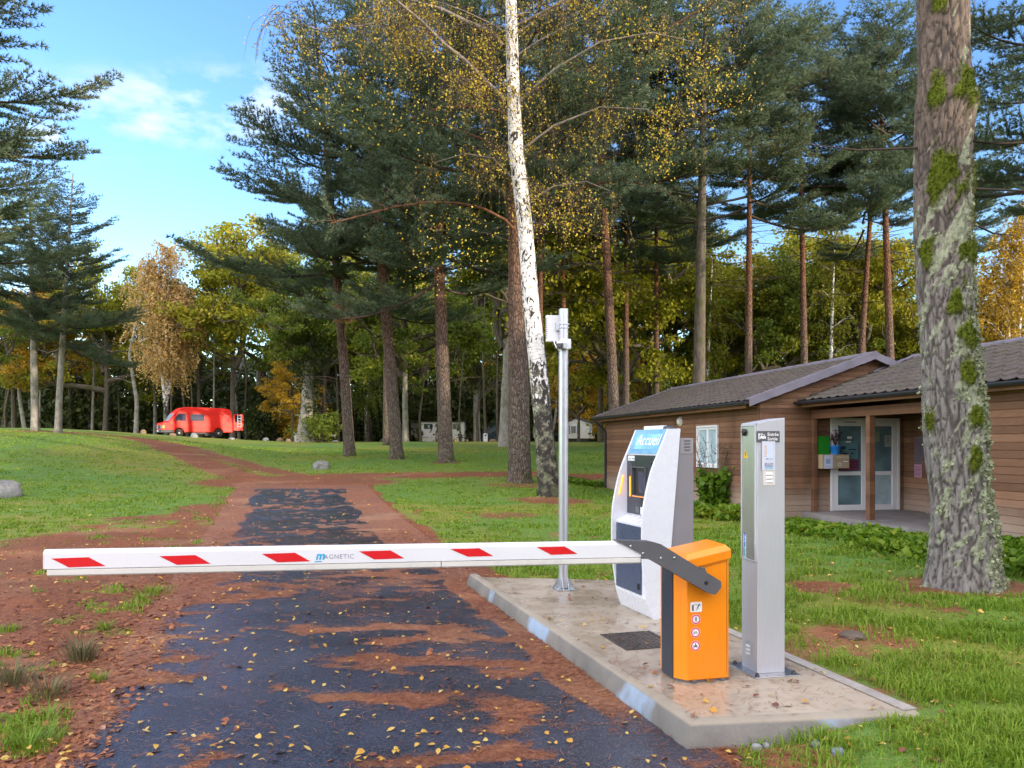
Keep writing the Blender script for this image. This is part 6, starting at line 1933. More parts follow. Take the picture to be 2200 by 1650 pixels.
BY = 24.0
bpts = [(1183, 1075), (1172, 960), (1160, 830), (1142, 665), (1127, 470), (1109, 330), (1101, 150), (1098, 0)]
bp = [EYEV + ray(x, y) * BY for x, y in bpts]
base = Vector((bp[0].x, bp[0].y, gz(bp[0].x, bp[0].y)))
bp[0] = base - Z * .2; bp += [bp[-1] + Vector((-.1, .1, 2.4)), bp[-1] + Vector((.2, .2, 5.5))]
bt_ = thing('birch_tree', 'white-barked birch with yellow hanging leaves behind the camera post', 'tree', tuple(base))
brad = [.36, .31, .285, .26, .24, .235, .20, .175, .12, .03]
trunk_geo([tuple(q) for q in bp], brad, 20, .30, 3, .035).build('trunk', [BBARK], bt_)
rng = np.random.RandomState(21); g = Geo(); starts = []
def bl(pix, Y0, Y1, r0, r1):
    n = len(pix); pts = [np.array(EYEV + ray(x, y) * (Y0 + (Y1 - Y0) * i / (n - 1))) for i, (x, y) in enumerate(pix)]
    g.tube(pts, np.linspace(r0, r1, n), 7, 0, cap=False)
    for i in range(1, n):
        for f in np.linspace(0, 1, 4): starts.append(pts[i - 1] * (1 - f) + pts[i] * f)
    return pts
bl([(1087, 217), (1050, 180), (1000, 130), (955, 95), (905, 45), (850, 0), (800, -50)], BY, BY - 1.5, .075, .03)
bl([(1082, 100), (1060, 72), (1000, 45), (950, 20), (900, 5), (830, -15)], BY, BY + .6, .085, .03)
bl([(900, 2), (870, 20), (830, 42), (780, 55), (735, 58), (680, 62), (640, 50)], BY + .6, BY - .8, .035, .01)
bl([(1084, 205), (1060, 190), (1020, 170), (985, 172)], BY, BY - .6, .03, .01)
bl([(1102, 60), (1180, 20), (1260, -30), (1340, -60)], BY, BY - .8, .06, .02)
bl([(1104, 230), (1190, 150), (1290, 90), (1400, 70), (1490, 90)], BY, BY - 1.6, .05, .012)
bl([(1110, 330), (1190, 270), (1290, 230), (1390, 235), (1440, 270)], BY, BY - 1.2, .045, .01)
bl([(1100, 80), (1200, 10), (1330, -30), (1470, -30), (1580, 10)], BY, BY - .5, .05, .012)
bl([(1118, 400), (1060, 340), (1000, 330), (930, 350)], BY, BY + .9, .035, .008)
bl([(1124, 440), (1190, 400), (1260, 390), (1310, 410)], BY, BY - .9, .03, .008)
for k in range(16):
    f = rng.uniform(.0, 1); q = np.array(bp[6] * (1 - f) + bp[9] * f); a = k * 2.4; L = rng.uniform(2.5, 5.2)
    e = np.array([math.cos(a), math.sin(a), rng.uniform(.25, .9)]); pts = [q + e * L * t + np.array([0, 0, -.25 * L * t * t]) for t in np.linspace(0, 1, 5)]
    g.tube(pts, np.linspace(.035, .008, 5), 5, 0, cap=False); starts += pts[1:]
g2 = g
g2.build('limbs', [paint('grey_birch_limb', (.17, .14, .12), .8, 0, .4, 6, .4)], bt_)
g = Geo(); st = np.array(starts); st = st + rng.normal(size=st.shape) * np.array([.5, .5, .25])
st = np.concatenate([st, st[rng.rand(len(st)) < .55] + rng.normal(size=(int(1), 3)) * .6])
birch_twigs(g, rng, st, 1.7, 6, .056, 8, 1, 0)
# two thicker hanging sprays of leaves
for (x0, y0, x1, y1, n, sx) in ((1425, 215, 1415, 380, 420, 22), (1475, 90, 1560, 240, 620, 45), (1200, 430, 1250, 520, 320, 30), (1370, 40, 1390, 100, 260, 40), (985, 560, 900, 620, 110, 50), (880, 90, 900, 260, 330, 90), (1020, 120, 1060, 210, 240, 40), (1000, 450, 960, 560, 260, 60), (700, 160, 800, 300, 260, 90)):
    f = rng.rand(n); xx = x0 + (x1 - x0) * f + rng.normal(size=n) * sx; yy = y0 + (y1 - y0) * f + rng.normal(size=n) * 16; YY = BY - 1 + rng.normal(size=n) * .8
    P = np.stack([(xx - 1100) / FPX * YY, YY, EYE + (HORIZON - yy) / FPX * YY], -1); leaves_into(g, P, rng, .062)
g.build('crown', [BIRCHLEAF, TWIG], bt_)

# orange birch by the van: three pale stems from one foot
def orange_birch(px, py, Y, stems, H, label, Rw, nst, seed, leaf=.16, mat=None):
    p = EYEV + ray(px, py) * Y; z = gz(p.x, p.y); o = Vector((p.x, p.y, z))
    t = thing('birch_tree', label, 'tree', tuple(o), 'birches'); rng = np.random.RandomState(seed); starts = []
    gt = Geo()
    for k, (dx, dz, r) in enumerate(stems):
        pts = [o + Vector((0, 0, -.2)), o + Vector((dx * .02, 0, 2.4)), o + Vector((dx * .42, .1 * k, dz * .5)), o + Vector((dx, .3 * k - .3, dz))]
        gg = trunk_geo([tuple(q) for q in pts], [r, r * .9, r * .6, .02], 8, .25 if k == 0 else 0, seed, .03)
        gt.v += gg.v; gt.cnt += gg.cnt; gt.idx += [i + gt.nv for i in gg.idx]; gt.mi += gg.mi; gt.sm += gg.sm; gt.nv += gg.nv
        for f in np.linspace(.36, 1, nst):
            q = np.array([np.interp(f, [0, .15, .5, 1], [pp[i] for pp in pts]) for i in range(3)]); w = Rw * math.sin(min(1, (1.08 - f) * 1.5 + .1) * 1.57) 
            for j in range(4):
                a = rng.rand() * 6.28; e = np.array([math.cos(a), math.sin(a), .55]) * w * rng.uniform(.4, 1.0)
                gt.tube([q, q + e * .6 + [0, 0, .2], q + e], [.03, .018, .006], 3, 1, cap=False); starts += [q + e, q + e * .6, q + e * .3]
    gt.build('trunk', [BBARK, BBARK], t)
    g = Geo(); birch_twigs(g, rng, np.array(starts), 2.2, 4, leaf, 18, 1, 0, tw=.010); g.build('crown', [mat or ORANGELEAF, TWIG], t)


orange_birch(357, 934, 72, [(-1.3, 16.0, .24), (.2, 17.5, .20), (1.3, 14.0, .15)], 17, 'orange-leaved birch with forking white stems just left of the van', 3.2, 15, 5, .15)
orange_birch(786, 940, 84, [(-.5, 11, .17), (.5, 12, .15)], 12, 'thin twin-stemmed birch behind the gap between the first two lawn pines', 1.6, 6, 8, .16, GREENLEAF)
orange_birch(1783, 940, 52, [(.3, 17.5, .17)], 17, 'pale thin birch behind the roof between two slim pines', 1.8, 7, 12, .12, OAKLEAF)
orange_birch(1517, 945, 58, [(.4, 14, .18)], 14, 'thin birch just right behind the dark thick pine trunk', 1.6, 6, 14, .13, OAKLEAF)
orange_birch(2180, 945, 48, [(-.9, 13.5, .2), (.8, 15.0, .17)], 15, 'golden birch with two stems rising over the right roof', 3.0, 9, 17, .13, GOLDLEAF)
orange_birch(1380, 945, 82, [(.3, 12, .2), (-.6, 10, .16)], 12, 'pale forked birch deep behind the roof right of the reddish pine', 1.8, 6, 19, .16, GOLDLEAF)

# slender stems of the wood's edge, one by one
rng = np.random.RandomState(41)
STEMM = []
for k in range(4):
    gg = trunk_geo([(0, 0, -.5), (rng.normal() * .12, 0, 3), (rng.normal() * .2, 0, 7), (rng.normal() * .5, 0, 14)], [.14, .11, .085, .03], 7, .2, k, .03)
    q = 4.5
    while q < 13:
        a = rng.rand() * 6.28; e = np.array([math.cos(a), math.sin(a), .5]) * rng.uniform(.8, 2.4); gg.tube([np.array([0, 0, q]), np.array([0, 0, q]) + e * .5 + [0, 0, .1], np.array([0, 0, q]) + e], [.03, .02, .006], 3, 0, cap=False); q += .7
    ob = gg.build('trunk', [OBARK]); STEMM.append(ob.data); bpy.data.objects.remove(ob)
STEMP = [m.copy() for m in STEMM]
for m in STEMP: m.materials[0] = PALEB
EDGE_WORDS = ['thin dark stem', 'thin pale stem']
for k in range(64):
    px = -60 + 1300 * (k + rng.rand() * .8) / 64; Y = rng.uniform(80, 110)
    p = EYEV + ray(px, 930) * Y; pale = rng.rand() < .38
    s = bpy.data.objects.new('young_tree', (STEMP if pale else STEMM)[k % 4]); C.objects.link(s)
    s.location = (p.x, p.y, gz(p.x, p.y)); sc_ = rng.uniform(.75, 1.25); s.scale = (sc_ * rng.uniform(.8, 1.7),) * 2 + (sc_,); s.rotation_euler = (rng.normal() * .03, rng.normal() * .05, rng.rand() * 6.28)
    tag(s, 'thin pale young trunk standing at the dark wood edge behind the lawn' if pale else 'thin dark young trunk standing at the wood edge behind the lawn', 'tree', 'pale young trunks at the wood edge' if pale else 'dark young trunks at the wood edge')

# the wood behind everything, one mass
def wood_mass(name, x0, x1, y0, y1, zmax, n, size, mat, seed, zf, under=.5):
    rng = np.random.RandomState(seed); g = Geo(); nc = n // 40
    cx = rng.uniform(x0, x1, nc); cyy = rng.uniform(y0, y1, nc); top = zmax * (.62 + .75 * (fbm(cx * .045 + seed, cyy * .05, 3) - .15))
    cz = rng.rand(nc) ** under * top
    base = ground_z(cx, cyy)
    c = np.stack([cx, cyy, base + cz], -1); r = rng.uniform(.8, 1.9, nc)
    P = (c[:, None] + rng.normal(size=(nc, 40, 3)) * r[:, None, None] * np.array([.75, .75, .42])).reshape(-1, 3)
    leaves_into(g, P, rng, size, 0)
    for k in range(int((x1 - x0) * .8)):
        x = rng.uniform(x0, x1); y = rng.uniform(y0, y1); z = gz(x, y); g.tube([(x, y, z - .5), (x + rng.normal() * .3, y, z + 6), (x + rng.normal() * .8, y, z + 12)], [rng.uniform(.1, .25), .12, .04], 6, 1, cap=False)
    return tag(g.build(name, [mat, OBARK]), kind='stuff')


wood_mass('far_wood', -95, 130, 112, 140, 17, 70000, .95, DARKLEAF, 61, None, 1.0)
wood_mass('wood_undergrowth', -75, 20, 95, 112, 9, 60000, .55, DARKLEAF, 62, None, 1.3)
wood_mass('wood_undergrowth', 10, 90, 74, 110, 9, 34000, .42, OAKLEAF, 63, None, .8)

# unseen wood at the right behind the viewer, added to shade the foreground
s2 = Vector((SUNV.x, SUNV.y, 0)).normalized(); s3 = Vector((-s2.y, s2.x, 0))
rng = np.random.RandomState(70); n = 16000; g = Geo()
a_ = rng.uniform(-70, 60, n); d_ = rng.uniform(26, 34, n); topn = 10.0 + 4.0 * (fbm(a_ * .09, d_ * .05 + 3, 3) - .5) * 2; h_ = rng.rand(n) * topn
P = np.stack([s2.x * d_ + s3.x * a_, s2.y * d_ + s3.y * a_, h_], -1); leaves_into(g, P, rng, 1.5)
for k in range(40):
    a = rng.uniform(-85, 75); x, y = s2.x * 30 + s3.x * a, s2.y * 30 + s3.y * a; g.tube([(x, y, -.5), (x, y, 11)], [.3, .1], 6, 1, cap=False)
tag(g.build('unseen_shade_wood', [DARKLEAF, OBARK]), kind='stuff')

# ------------------------------------------------------------------ the big mossy pine in the foreground
tp = T(2066, 1262); tz = gz(tp.x, tp.y); TY = tp.y; print('big pine', tp)
bigp = thing('mossy_pine', 'huge lichen-covered pine trunk with moss cushions standing on the grass by the porch', 'tree', (tp.x, tp.y, tz))
prof_px = [(1262, 1985, 2150), (1230, 1994, 2141), (1150, 2000, 2138), (1050, 1998, 2122), (950, 1990, 2117), (850, 1982, 2110), (700, 1975, 2095), (560, 1968, 2089), (450, 1966, 2082), (400, 1966, 2082), (300, 1965, 2086), (240, 1964, 2096), (205, 1968, 2094), (150, 1971, 2084), (0, 1970, 2080), (-200, 1972, 2066), (-900, 1990, 2050), (-1900, 2015, 2040)]
k = 150; hs_ = []; cx_ = []; rr_0 = []
for y, xl, xr in prof_px:
    hs_.append(EYE + (HORIZON - y) / FPX * TY - tz); cx_.append(((xl + xr) / 2 - 1100) / FPX * TY); rr_0.append((xr - xl) / 2 / FPX * TY)
hs_ = np.array(hs_); cx_ = np.array(cx_); rr_0 = np.array(rr_0); hs_[0] = 0
hz = np.concatenate([np.linspace(-.1, 8.0, 620), np.linspace(8.1, hs_[-1], 60)])
cxx = np.interp(hz, hs_, cx_); rb_ = np.interp(hz, hs_, rr_0)
kern = np.ones(25) / 25
pad = lambda a: np.convolve(np.pad(a, 12, mode='edge'), kern, 'valid')
cxx[:620] = pad(cxx[:620]); rb_[:620] = pad(rb_[:620])
th = np.arange(k) * 2 * np.pi / k
rootf = np.exp(-np.maximum(hz, 0) / .16)[:, None] * (.05 + .13 * np.maximum(0, np.cos(th * 4 + .7) * .6 + np.cos(th * 7 + 2) * .4))[None]
u_ = th[None] * .36 * 1.0 + 0 * hz[:, None]; v_ = hz[:, None] + 0 * th[None]
cu, su = np.cos(th)[None] * .37 + 0 * v_, np.sin(th)[None] * .37 + 0 * v_
def cyc(fu, fv, s, o=3): return fbm(cu * fu + s, su * fu + v_ * fv + s * 2, o) * .5 + fbm(su * fu + s * 3, cu * fu - v_ * fv * .9 + s, o) * .5
def worley(fu, fv, seed):
    rs_ = np.random.RandomState(seed); x = np.stack([cu * fu, su * fu, v_ * fv], -1); s = np.floor(x).astype(int); best = np.full(x.shape[:2], 9.0); sec = np.full(x.shape[:2], 9.0)
    tab = rs_.rand(64, 64, 64, 3)
    for i in (-1, 0, 1):
        for j in (-1, 0, 1):
            for l in (-1, 0, 1):
                c = s + np.array([i, j, l]); f = tab[c[..., 0] & 63, c[..., 1] & 63, c[..., 2] & 63]; d = np.linalg.norm(c + f - x, axis=-1)
                sec = np.minimum(sec, np.maximum(best, d)); best = np.minimum(best, d)
    return sec - best
crack = np.minimum(worley(9 , 2.0, 1), worley(15, 3.4, 2) * 1.25)
plate = ss(crack / .17 + (cyc(26, 8, 4.4) - .5) * .9 + .12)
disp = plate * .020 + (cyc(22, 9, 3.3) - .5) * .022 + (cyc(3, 1.2, 8.8) - .5) * .07
low = np.exp(-np.abs(v_ - 0.6) / 3)
rad = rb_[:, None] * (1 + rootf) + disp - .045
# moss cushions and lichen, as places on the bark: angle (0 = right, -90 = towards the viewer) and height
ang = np.degrees(np.arctan2(np.sin(th), np.cos(th)))[None] + 0 * v_
phi = lambda px, y: None
def blot(px, py, rx, ry, pw=1.0):
    zc_ = EYE + (HORIZON - py) / FPX * TY - tz; c0 = np.interp(zc_, hz, cxx); r0 = np.interp(zc_, hz, rb_); xw = (px - 1100) / FPX * TY
    a0 = -math.degrees(math.acos(max(-.97, min(.97, (xw - c0) / r0)))); da = (ang - a0) * math.pi / 180 * r0
    d = np.sqrt((da / (rx / FPX * TY)) ** 2 + ((v_ - zc_) / (ry / FPX * TY)) ** 2)
    return d
mn = cyc(9, 7, 5.5); moss = np.zeros_like(v_)
for px, py, rx, ry in ((2040, 215, 30, 50), (1985, 225, 26, 42), (2088, 225, 20, 34), (1998, 385, 38, 62), (2076, 395, 12, 40), (2052, 548, 34, 20), (1975, 560, 16, 34), (1990, 25, 16, 22), (2050, 720, 20, 34), (1985, 905, 18, 36), (2064, 900, 15, 26), (2020, 660, 14, 30), (2085, 470, 12, 34), (2048, 815, 14, 24), (2060, 985, 14, 26)):
    moss = np.maximum(moss, ss((1.12 - blot(px, py, rx, ry) + (mn - .5) * 2.6) / .5))
frontright = np.cos(np.radians(ang - (-42)))
mossy = ss((mn - .60) / .07) * ss((frontright - .45) / .4) * ss((v_ - .9) / 1.2) * ss((5.2 - v_) / 1.2) * .6
moss = np.maximum(moss, mossy)
ln_ = cyc(14, 12, 12.2); ln2 = cyc(4, 2.2, 15.0)
lich = ss((ln_ * .6 + ln2 * .4 - .53 + .10 * ss((frontright - .2) / .8) - .14 * ss((v_ - 3.8) / 1.5)) / .05) * (1 - moss)
rad = rad + moss * (.022 + .03 * cyc(30, 26, 7.7, 2)) + lich * .006 * cyc(40, 40, 2.2, 2)
X_t = cxx[:, None] + rad * np.cos(th); Y_t = TY + rad * np.sin(th)
V = np.stack([X_t, Y_t, tz + v_], -1); n_ = len(hz)
i = np.arange(n_ - 1)[:, None] * k; j = np.arange(k)[None]; j2 = (j + 1) % k
g = Geo(); g.arr(V.reshape(-1, 3), np.stack([i + j, i + j2, i + k + j2, i + k + j], -1).reshape(-1, 4), 0, True)
bb = NB('mossy_pine_bark'); p_ = bb.tc(); n1 = bb.noise(bb.map(p_, (1, 1, .35)), 22, 6, .7); n2 = bb.noise(p_, 60, 3, .7); n3 = bb.noise(p_, 2, 4)
zz_ = bb.xyz(p_)[2]
base_c = bb.mix(bb.rng(n1, .3, .7), (.11, .102, .098), (.25, .235, .22)); brown = bb.mix(bb.rng(n1, .3, .7), (.075, .055, .043), (.19, .14, .108))
c_ = bb.mix(bb.rng(bb.math('ADD', zz_, n3), 3.0, 5.5, 0, .9), base_c, brown)
c_ = bb.mix(bb.math('SUBTRACT', 1, bb.attr('plate'), True), c_, (.055, .047, .043))
c_ = bb.mix(bb.math('MULTIPLY', bb.attr('lichen'), bb.rng(n2, .3, .6, .35, 1)), c_, bb.mix(bb.rng(n1, .35, .65), (.21, .24, .16), (.37, .40, .27)))
c_ = bb.mix(bb.attr('moss'), c_, bb.mix(bb.rng(n2, .35, .65), (.030, .052, .003), (.12, .145, .010)))
bb.set(col=c_, rough=.88, spec=.2, nrm=bb.bump(bb.math('ADD', n1, n2), .7, .012))
tk = g.build('trunk', [bb.m], bigp)
for nm, a in (('plate', plate), ('moss', moss), ('lichen', lich)):
    at = tk.data.attributes.new(nm, 'FLOAT', 'POINT'); at.data.foreach_set('value', a.astype(np.float32).ravel())
# leafy lichen standing off the bark, thickest on the right side
rng = np.random.RandomState(5); n = 15000
ii = rng.randint(8, 600, n); jj = rng.randint(0, k, n)
wgt = lich[ii, jj] * (.25 + .9 * ss((np.cos(np.radians(ang[ii, jj] + 28)) - .55) / .4)) * ss((5.0 - v_[ii, jj]) / 2.5)
keep = rng.rand(n) < wgt
P = V[ii[keep], jj[keep]]; nrm = np.stack([np.cos(th[jj[keep]]), np.sin(th[jj[keep]]), 0 * P[:, 0]], -1)
g = Geo()
for s in range(4): leaves_into(g, P + nrm * rng.uniform(0, .030, (len(P), 1)) + rng.normal(size=P.shape) * .012, rng, .030, 0, 0, .9)
g.build('lichen', [foliage('leafy_lichen', [(0, (.16, .19, .11)), (.5, (.29, .32, .20)), (1, (.42, .43, .30))], .15, .8)], bigp)
g = Geo(); n = 26000; ii = rng.randint(8, 600, n); jj = rng.randint(0, k, n); keep = rng.rand(n) < moss[ii, jj]
P = V[ii[keep], jj[keep]]; nrm = np.stack([np.cos(th[jj[keep]]), np.sin(th[jj[keep]]), 0 * P[:, 0]], -1)
needles_into(g, P, unit(nrm + np.array([0, 0, .4])), rng, 3, .030, .010, .9)
g.build('moss', [foliage('moss_cushion', [(0, (.030, .050, .003)), (.6, (.090, .120, .008)), (1, (.18, .18, .015))], .2, .8)], bigp)
# crown far overhead and stubs of boughs
for (px, py, dx, dz, L) in ((2085, 405, .9, .05, 1.7), (2080, 475, .5, -.1, .9), (1970, 318, -.9, .06, 1.2)):
    q = EYEV + ray(px, py) * TY; g = Geo(); e = Vector((dx, .25, dz)).normalized()
    g.tube([q - e * .15, q + e * L * .5, q + e * L + Z * .1], [.014, .010, .004], 6, 0); g.build('branch', [TWIG], bigp)
c = bpy.data.objects.new('crown', PINES[3]); C.objects.link(c); c.parent = bigp; c.matrix_local = Matrix.Rotation(1.1, 4, 'Z')
# a long bough of the unseen crown reaching over the lawn
# ------------------------------------------------------------------ low plants
LEAFG = foliage('fresh_green_leaf', [(0, (.045, .105, .008)), (.5, (.10, .20, .012)), (.85, (.19, .28, .02)), (1, (.36, .28, .03))], .35, .45)
def bed(name, label, pts, width, h, n, size, seed):
    rng = np.random.RandomState(seed); P0 = [np.array((p[0], p[1])) for p in pts]
    L = [np.linalg.norm(b - a) for a, b in zip(P0[:-1], P0[1:])]; cum = np.concatenate([[0], np.cumsum(L)]); u = rng.rand(n) * cum[-1]
    xy = np.stack([np.interp(u, cum, [p[i] for p in P0]) for i in (0, 1)], -1); xy += rng.normal(size=(n, 2)) * width * .35
    hump = fbm(xy[:, 0] * 2.2, xy[:, 1] * 2.2, 3)
    z = ground_z(xy[:, 0], xy[:, 1]) + rng.rand(n) ** .6 * h * (.35 + 1.1 * hump)
    g = Geo(); leaves_into(g, np.stack([xy[:, 0], xy[:, 1], z], -1), rng, size, 0, .45, .85)
    o = Vector((P0[0][0], P0[0][1], 0)); ob = g.build(name, [LEAFG], loc=o); return tag(ob, label, 'plants')
gp = lambda x, y: G(x, y)[:2]
bed('ground_cover', 'low bed of bright green leaves along the edge of the porch slab', [gp(1680, 1150), gp(1760, 1158), gp(1850, 1176), gp(1930, 1200), gp(1990, 1222)], .70, .21, 4600, .085, 1)
bed('ground_cover', 'green leafy bed right of the big mossy trunk by the right wall', [gp(2150, 1225), gp(2210, 1246), gp(2300, 1280)], .6, .32, 2200, .085, 2)
bed('ground_cover', 'green leafy patch under the window behind the kiosk', [gp(1500, 1112), gp(1560, 1118), gp(1596, 1118)], .5, .34, 1500, .09, 3)
bed('ground_cover', 'strip of green leaves at the far foot of the downpipe', [gp(1225, 1048), gp(1290, 1052)], .7, .22, 1300, .085, 4)
p = Vector((4.98, 19.0, 0)); pl = thing('garden_plant', 'tall leafy green perennial with dry flower stalks under the white window', 'plant', tuple(p)); rng = np.random.RandomState(8)
g = Geo(); gs = Geo()
for k in range(26):
    a = rng.rand() * 6.28; r = rng.rand() ** .6 * .46; h = rng.uniform(.45, 1.06); q = np.array([p.x + math.cos(a) * r, p.y + math.sin(a) * r * .7, h])
    gs.tube([np.array([p.x, p.y, 0]), np.array([p.x, p.y, h * .5]) + (q - np.array(p)) * .3 * np.array([1, 1, 0]), q], [.008, .007, .004], 4, 0, cap=False)
    for f in np.linspace(.35, 1, 6):
        c = np.array(p) * (1 - f) + q * f; c[2] = h * f
        leaves_into(g, c + rng.normal(size=(7, 3)) * .085, rng, .145, 0, .4, .85)
g.build('foliage', [LEAFG], pl)
for k in range(15):
    a = rng.rand() * 6.28; h = rng.uniform(1.4, 1.95); d = np.array([math.cos(a) * .42, math.sin(a) * .25, 0])
    gs.tube([np.array(p), np.array(p) + d * .5 + [0, 0, h * .6], np.array(p) + d + [0, 0, h]], [.006, .005, .003], 4, 0, cap=False)
    for m_ in range(9):
        t = rng.uniform(.65, 1); c = np.array(p) + d * t + [0, 0, h * t]; e = rng.normal(size=3) * .09 + [0, 0, .07]; gs.tube([c, c + e], [.004, .006], 3, 0, cap=False)
gs.build('stalks', [paint('dry_stalk', (.10, .085, .05), .8)], pl)
# thin dark plant in the blue pot
g = Geo(); rng = np.random.RandomState(6); pb = np.array(pc) + [0, 0, .19]
for k in range(12):
    a = rng.rand() * 6.28; e = np.array([math.cos(a) * .12, math.sin(a) * .08, rng.uniform(.25, .48)]); g.tube([pb, pb + e * .6, pb + e], [.006, .005, .003], 4, 1, cap=False); leaves_into(g, pb + e * rng.uniform(.5, 1, (9, 1)) + rng.normal(size=(9, 3)) * .035, rng, .05)
g.build('plant', [foliage('dark_heather', [(0, (.05, .03, .04)), (1, (.14, .07, .09))], .2), TWIG], pot)

# ------------------------------------------------------------------ grass blades, thin where the litter lies
rng = np.random.RandomState(50)
def scatter(n, ymin, ymax, pw=1.6, side=.75):
    """points spread over the view, denser near the viewer"""
    y = ymin * (ymax / ymin) ** (rng.rand(n) ** pw); x = (rng.rand(n) * 2 - 1) * y * side
    return x, y
def ok_ground(x, y):
    lx, rx = road_x(y)
    g_ = ~in_slab(x, y, .10) & ~((x > lx + .12) & (x < rx + .02) & (y < 27))
    t = (x - C0.x) * BT.x + (y - C0.y) * BT.y; q = (x - C0.x) * BQ.x + (y - C0.y) * BQ.y
    g_ &= ~((t > -.02) & (q > -11.3) & (q < .1)) & ~((t > FT - .3) & (q > -.1))
    g_ &= np.hypot(x - tp.x, y - tp.y) > .50
    return g_
x, y = scatter(400000, 3.0, 48, .92)
lit = litter_at(x, y); cl = fbm(x * 3.1 + 7, y * 3.1, 3); cl2 = fbm(x * 9, y * 9 + 4, 2)
pr = ss((1 - lit * 1.15 - .12) / .5) * (.45 + .55 * ss((cl - .40) / .2)); 
keep = ok_ground(x, y) & (rng.rand(len(x)) < pr); x, y, cl, cl2 = x[keep], y[keep], cl[keep], cl2[keep]; n = len(x); print('blades', n)
z = ground_z(x, y); dist = np.hypot(x, y)
H = (.042 + .075 * ss((cl - .38) / .25) * (.5 + cl2)) * rng.uniform(.6, 1.35, n); H = H * np.where(x > 1.5, .85, .75) * (1 - .25 * ss((dist - 9) / 10))
Wd = np.maximum(.0030, dist * .00055) * rng.uniform(.8, 1.5, n)
a = rng.rand(n) * 6.28; ben = rng.uniform(.2, 1.1, n)
dx, dy = np.cos(a), np.sin(a); P0 = np.stack([x, y, z - .01], -1); s = np.stack([-dy, dx, 0 * x], -1) * Wd[:, None]
mid = P0 + np.stack([dx * ben * .35, dy * ben * .35, np.full(n, .62)], -1) * H[:, None]; tip = P0 + np.stack([dx * ben, dy * ben, np.full(n, .95) - ben * .28], -1) * H[:, None]
V = np.stack([P0 - s, P0 + s, mid + s * .8, mid - s * .8, tip], 1).reshape(-1, 3); b5 = np.arange(n)[:, None] * 5
g = Geo(); g.arr(V, b5 + np.array([[0, 1, 2, 3]])); g.arr(np.zeros((0, 3)), np.zeros((0, 3), int))
F2 = b5 + np.array([[3, 2, 4]]); g.cnt.append(np.full(n, 3)); g.idx.append(F2.ravel()); g.mi.append(np.zeros(n, int)); g.sm.append(np.zeros(n, bool))
tag(g.build('grass', [foliage('grass_blade', [(0, (.090, .165, .014)), (.45, (.165, .28, .022)), (.75, (.23, .33, .035)), (.92, (.27, .29, .05)), (1, (.26, .20, .07))], .35, .45)]), kind='stuff')

# fallen pine needles on lane, island and margins
x, y = scatter(210000, 2.6, 15, .8, .62)
lx, rx = road_x(y); onr = (x > lx) & (x < rx); slb = in_slab(x, y)
dr_ = np.where(onr & ~slb, drift_at(x, y), litter_at(x, y)); dr_ = np.where(slb, .05 + .25 * ss((fbm(x * 3, y * 3, 3) - .6) / .1), dr_)
keep = rng.rand(len(x)) < np.clip(dr_ * .9 + .035, 0, 1) * np.where(onr | slb, 1, .55)
keep &= (ok_ground(x, y) | onr | slb); x, y, slb = x[keep], y[keep], slb[keep]; n = len(x); print('needles', n)
z = np.where(slb, .134, ground_z(x, y) + .009) + rng.rand(n) * .012 * np.where(slb, .3, 1); a = rng.normal(size=n) * .9 + .2; L = rng.uniform(.025, .065, n); w = np.maximum(.0014, y * .00032)
u = np.stack([np.cos(a), np.sin(a), rng.normal(size=n) * .10], -1) * L[:, None] / 2; s = np.stack([-np.sin(a), np.cos(a), 0 * a], -1) * w[:, None]
P = np.stack([x, y, z], -1); V = np.stack([P - u - s, P - u + s, P + u + s * .7, P + u - s * .7], 1).reshape(-1, 3)
g = Geo(); g.arr(V, np.arange(n * 4).reshape(-1, 4))
tag(g.build('fallen_needles', [foliage('rust_needle', [(0, (.05, .019, .012)), (.35, (.16, .056, .028)), (.65, (.32, .125, .055)), (.88, (.48, .24, .11)), (1, (.42, .22, .09))], .1, .7)]), kind='stuff')

# fallen leaves: oak browns at the left margin, yellow birch leaves everywhere
def leaf_quads(g, x, y, z, size, rng, m):
    n = len(x); a = rng.rand(n) * 6.28; s = size * rng.uniform(.6, 1.3, n); t = rng.normal(size=(n, 2)) * .22; curl = rng.uniform(.05, .35, n) * s
    u = np.stack([np.cos(a), np.sin(a), t[:, 0]], -1) * s[:, None] * .5; v = np.stack([-np.sin(a), np.cos(a), t[:, 1]], -1) * s[:, None] * .30
    P = np.stack([x, y, z + .006], -1); up = np.array([0, 0, 1.0])[None] * curl[:, None]
    V = np.stack([P - u, P - u * .2 + v + up, P + u * .5 + v * .8 + up * .8, P + u + up * .3, P + u * .5 - v * .8 + up * .5, P - u * .2 - v + up * .7], 1).reshape(-1, 3)
    g.arr(V, np.arange(n * 6).reshape(-1, 6), m)
g = Geo()
x, y = scatter(26000, 2.8, 24, .85, .68); lx, rx = road_x(y); dl = lx - x
pr = np.where((dl > -.12) & (dl < 3.5), np.where(dl < 1.2, .85, .35) * ss((13 - y) / 6) + .10, .0); pr = np.where((x > lx) & (x < rx) & (dl < -.12), .022, pr); pr = np.where((x > rx) & (x < rx + .3), .22, pr); pr = np.where(x > rx + .3, .035, pr)
slb = in_slab(x, y); pr = np.where(slb, .02, pr)
keep = (rng.rand(len(x)) < pr) & (slb | ok_ground(x, y) | ((x > lx) & (x < rx))); x, y, slb = x[keep], y[keep], slb[keep]
leaf_quads(g, x, y, np.where(slb, .133, ground_z(x, y)), .054, rng, 0); print('oak leaves', len(x))
x, y = scatter(2400, 2.8, 34, .85, .68); slb = in_slab(x, y); lx, rx = road_x(y); keep = (slb & (rng.rand(len(x)) < .35)) | ok_ground(x, y) | ((x > lx) & (x < rx) & ~slb)
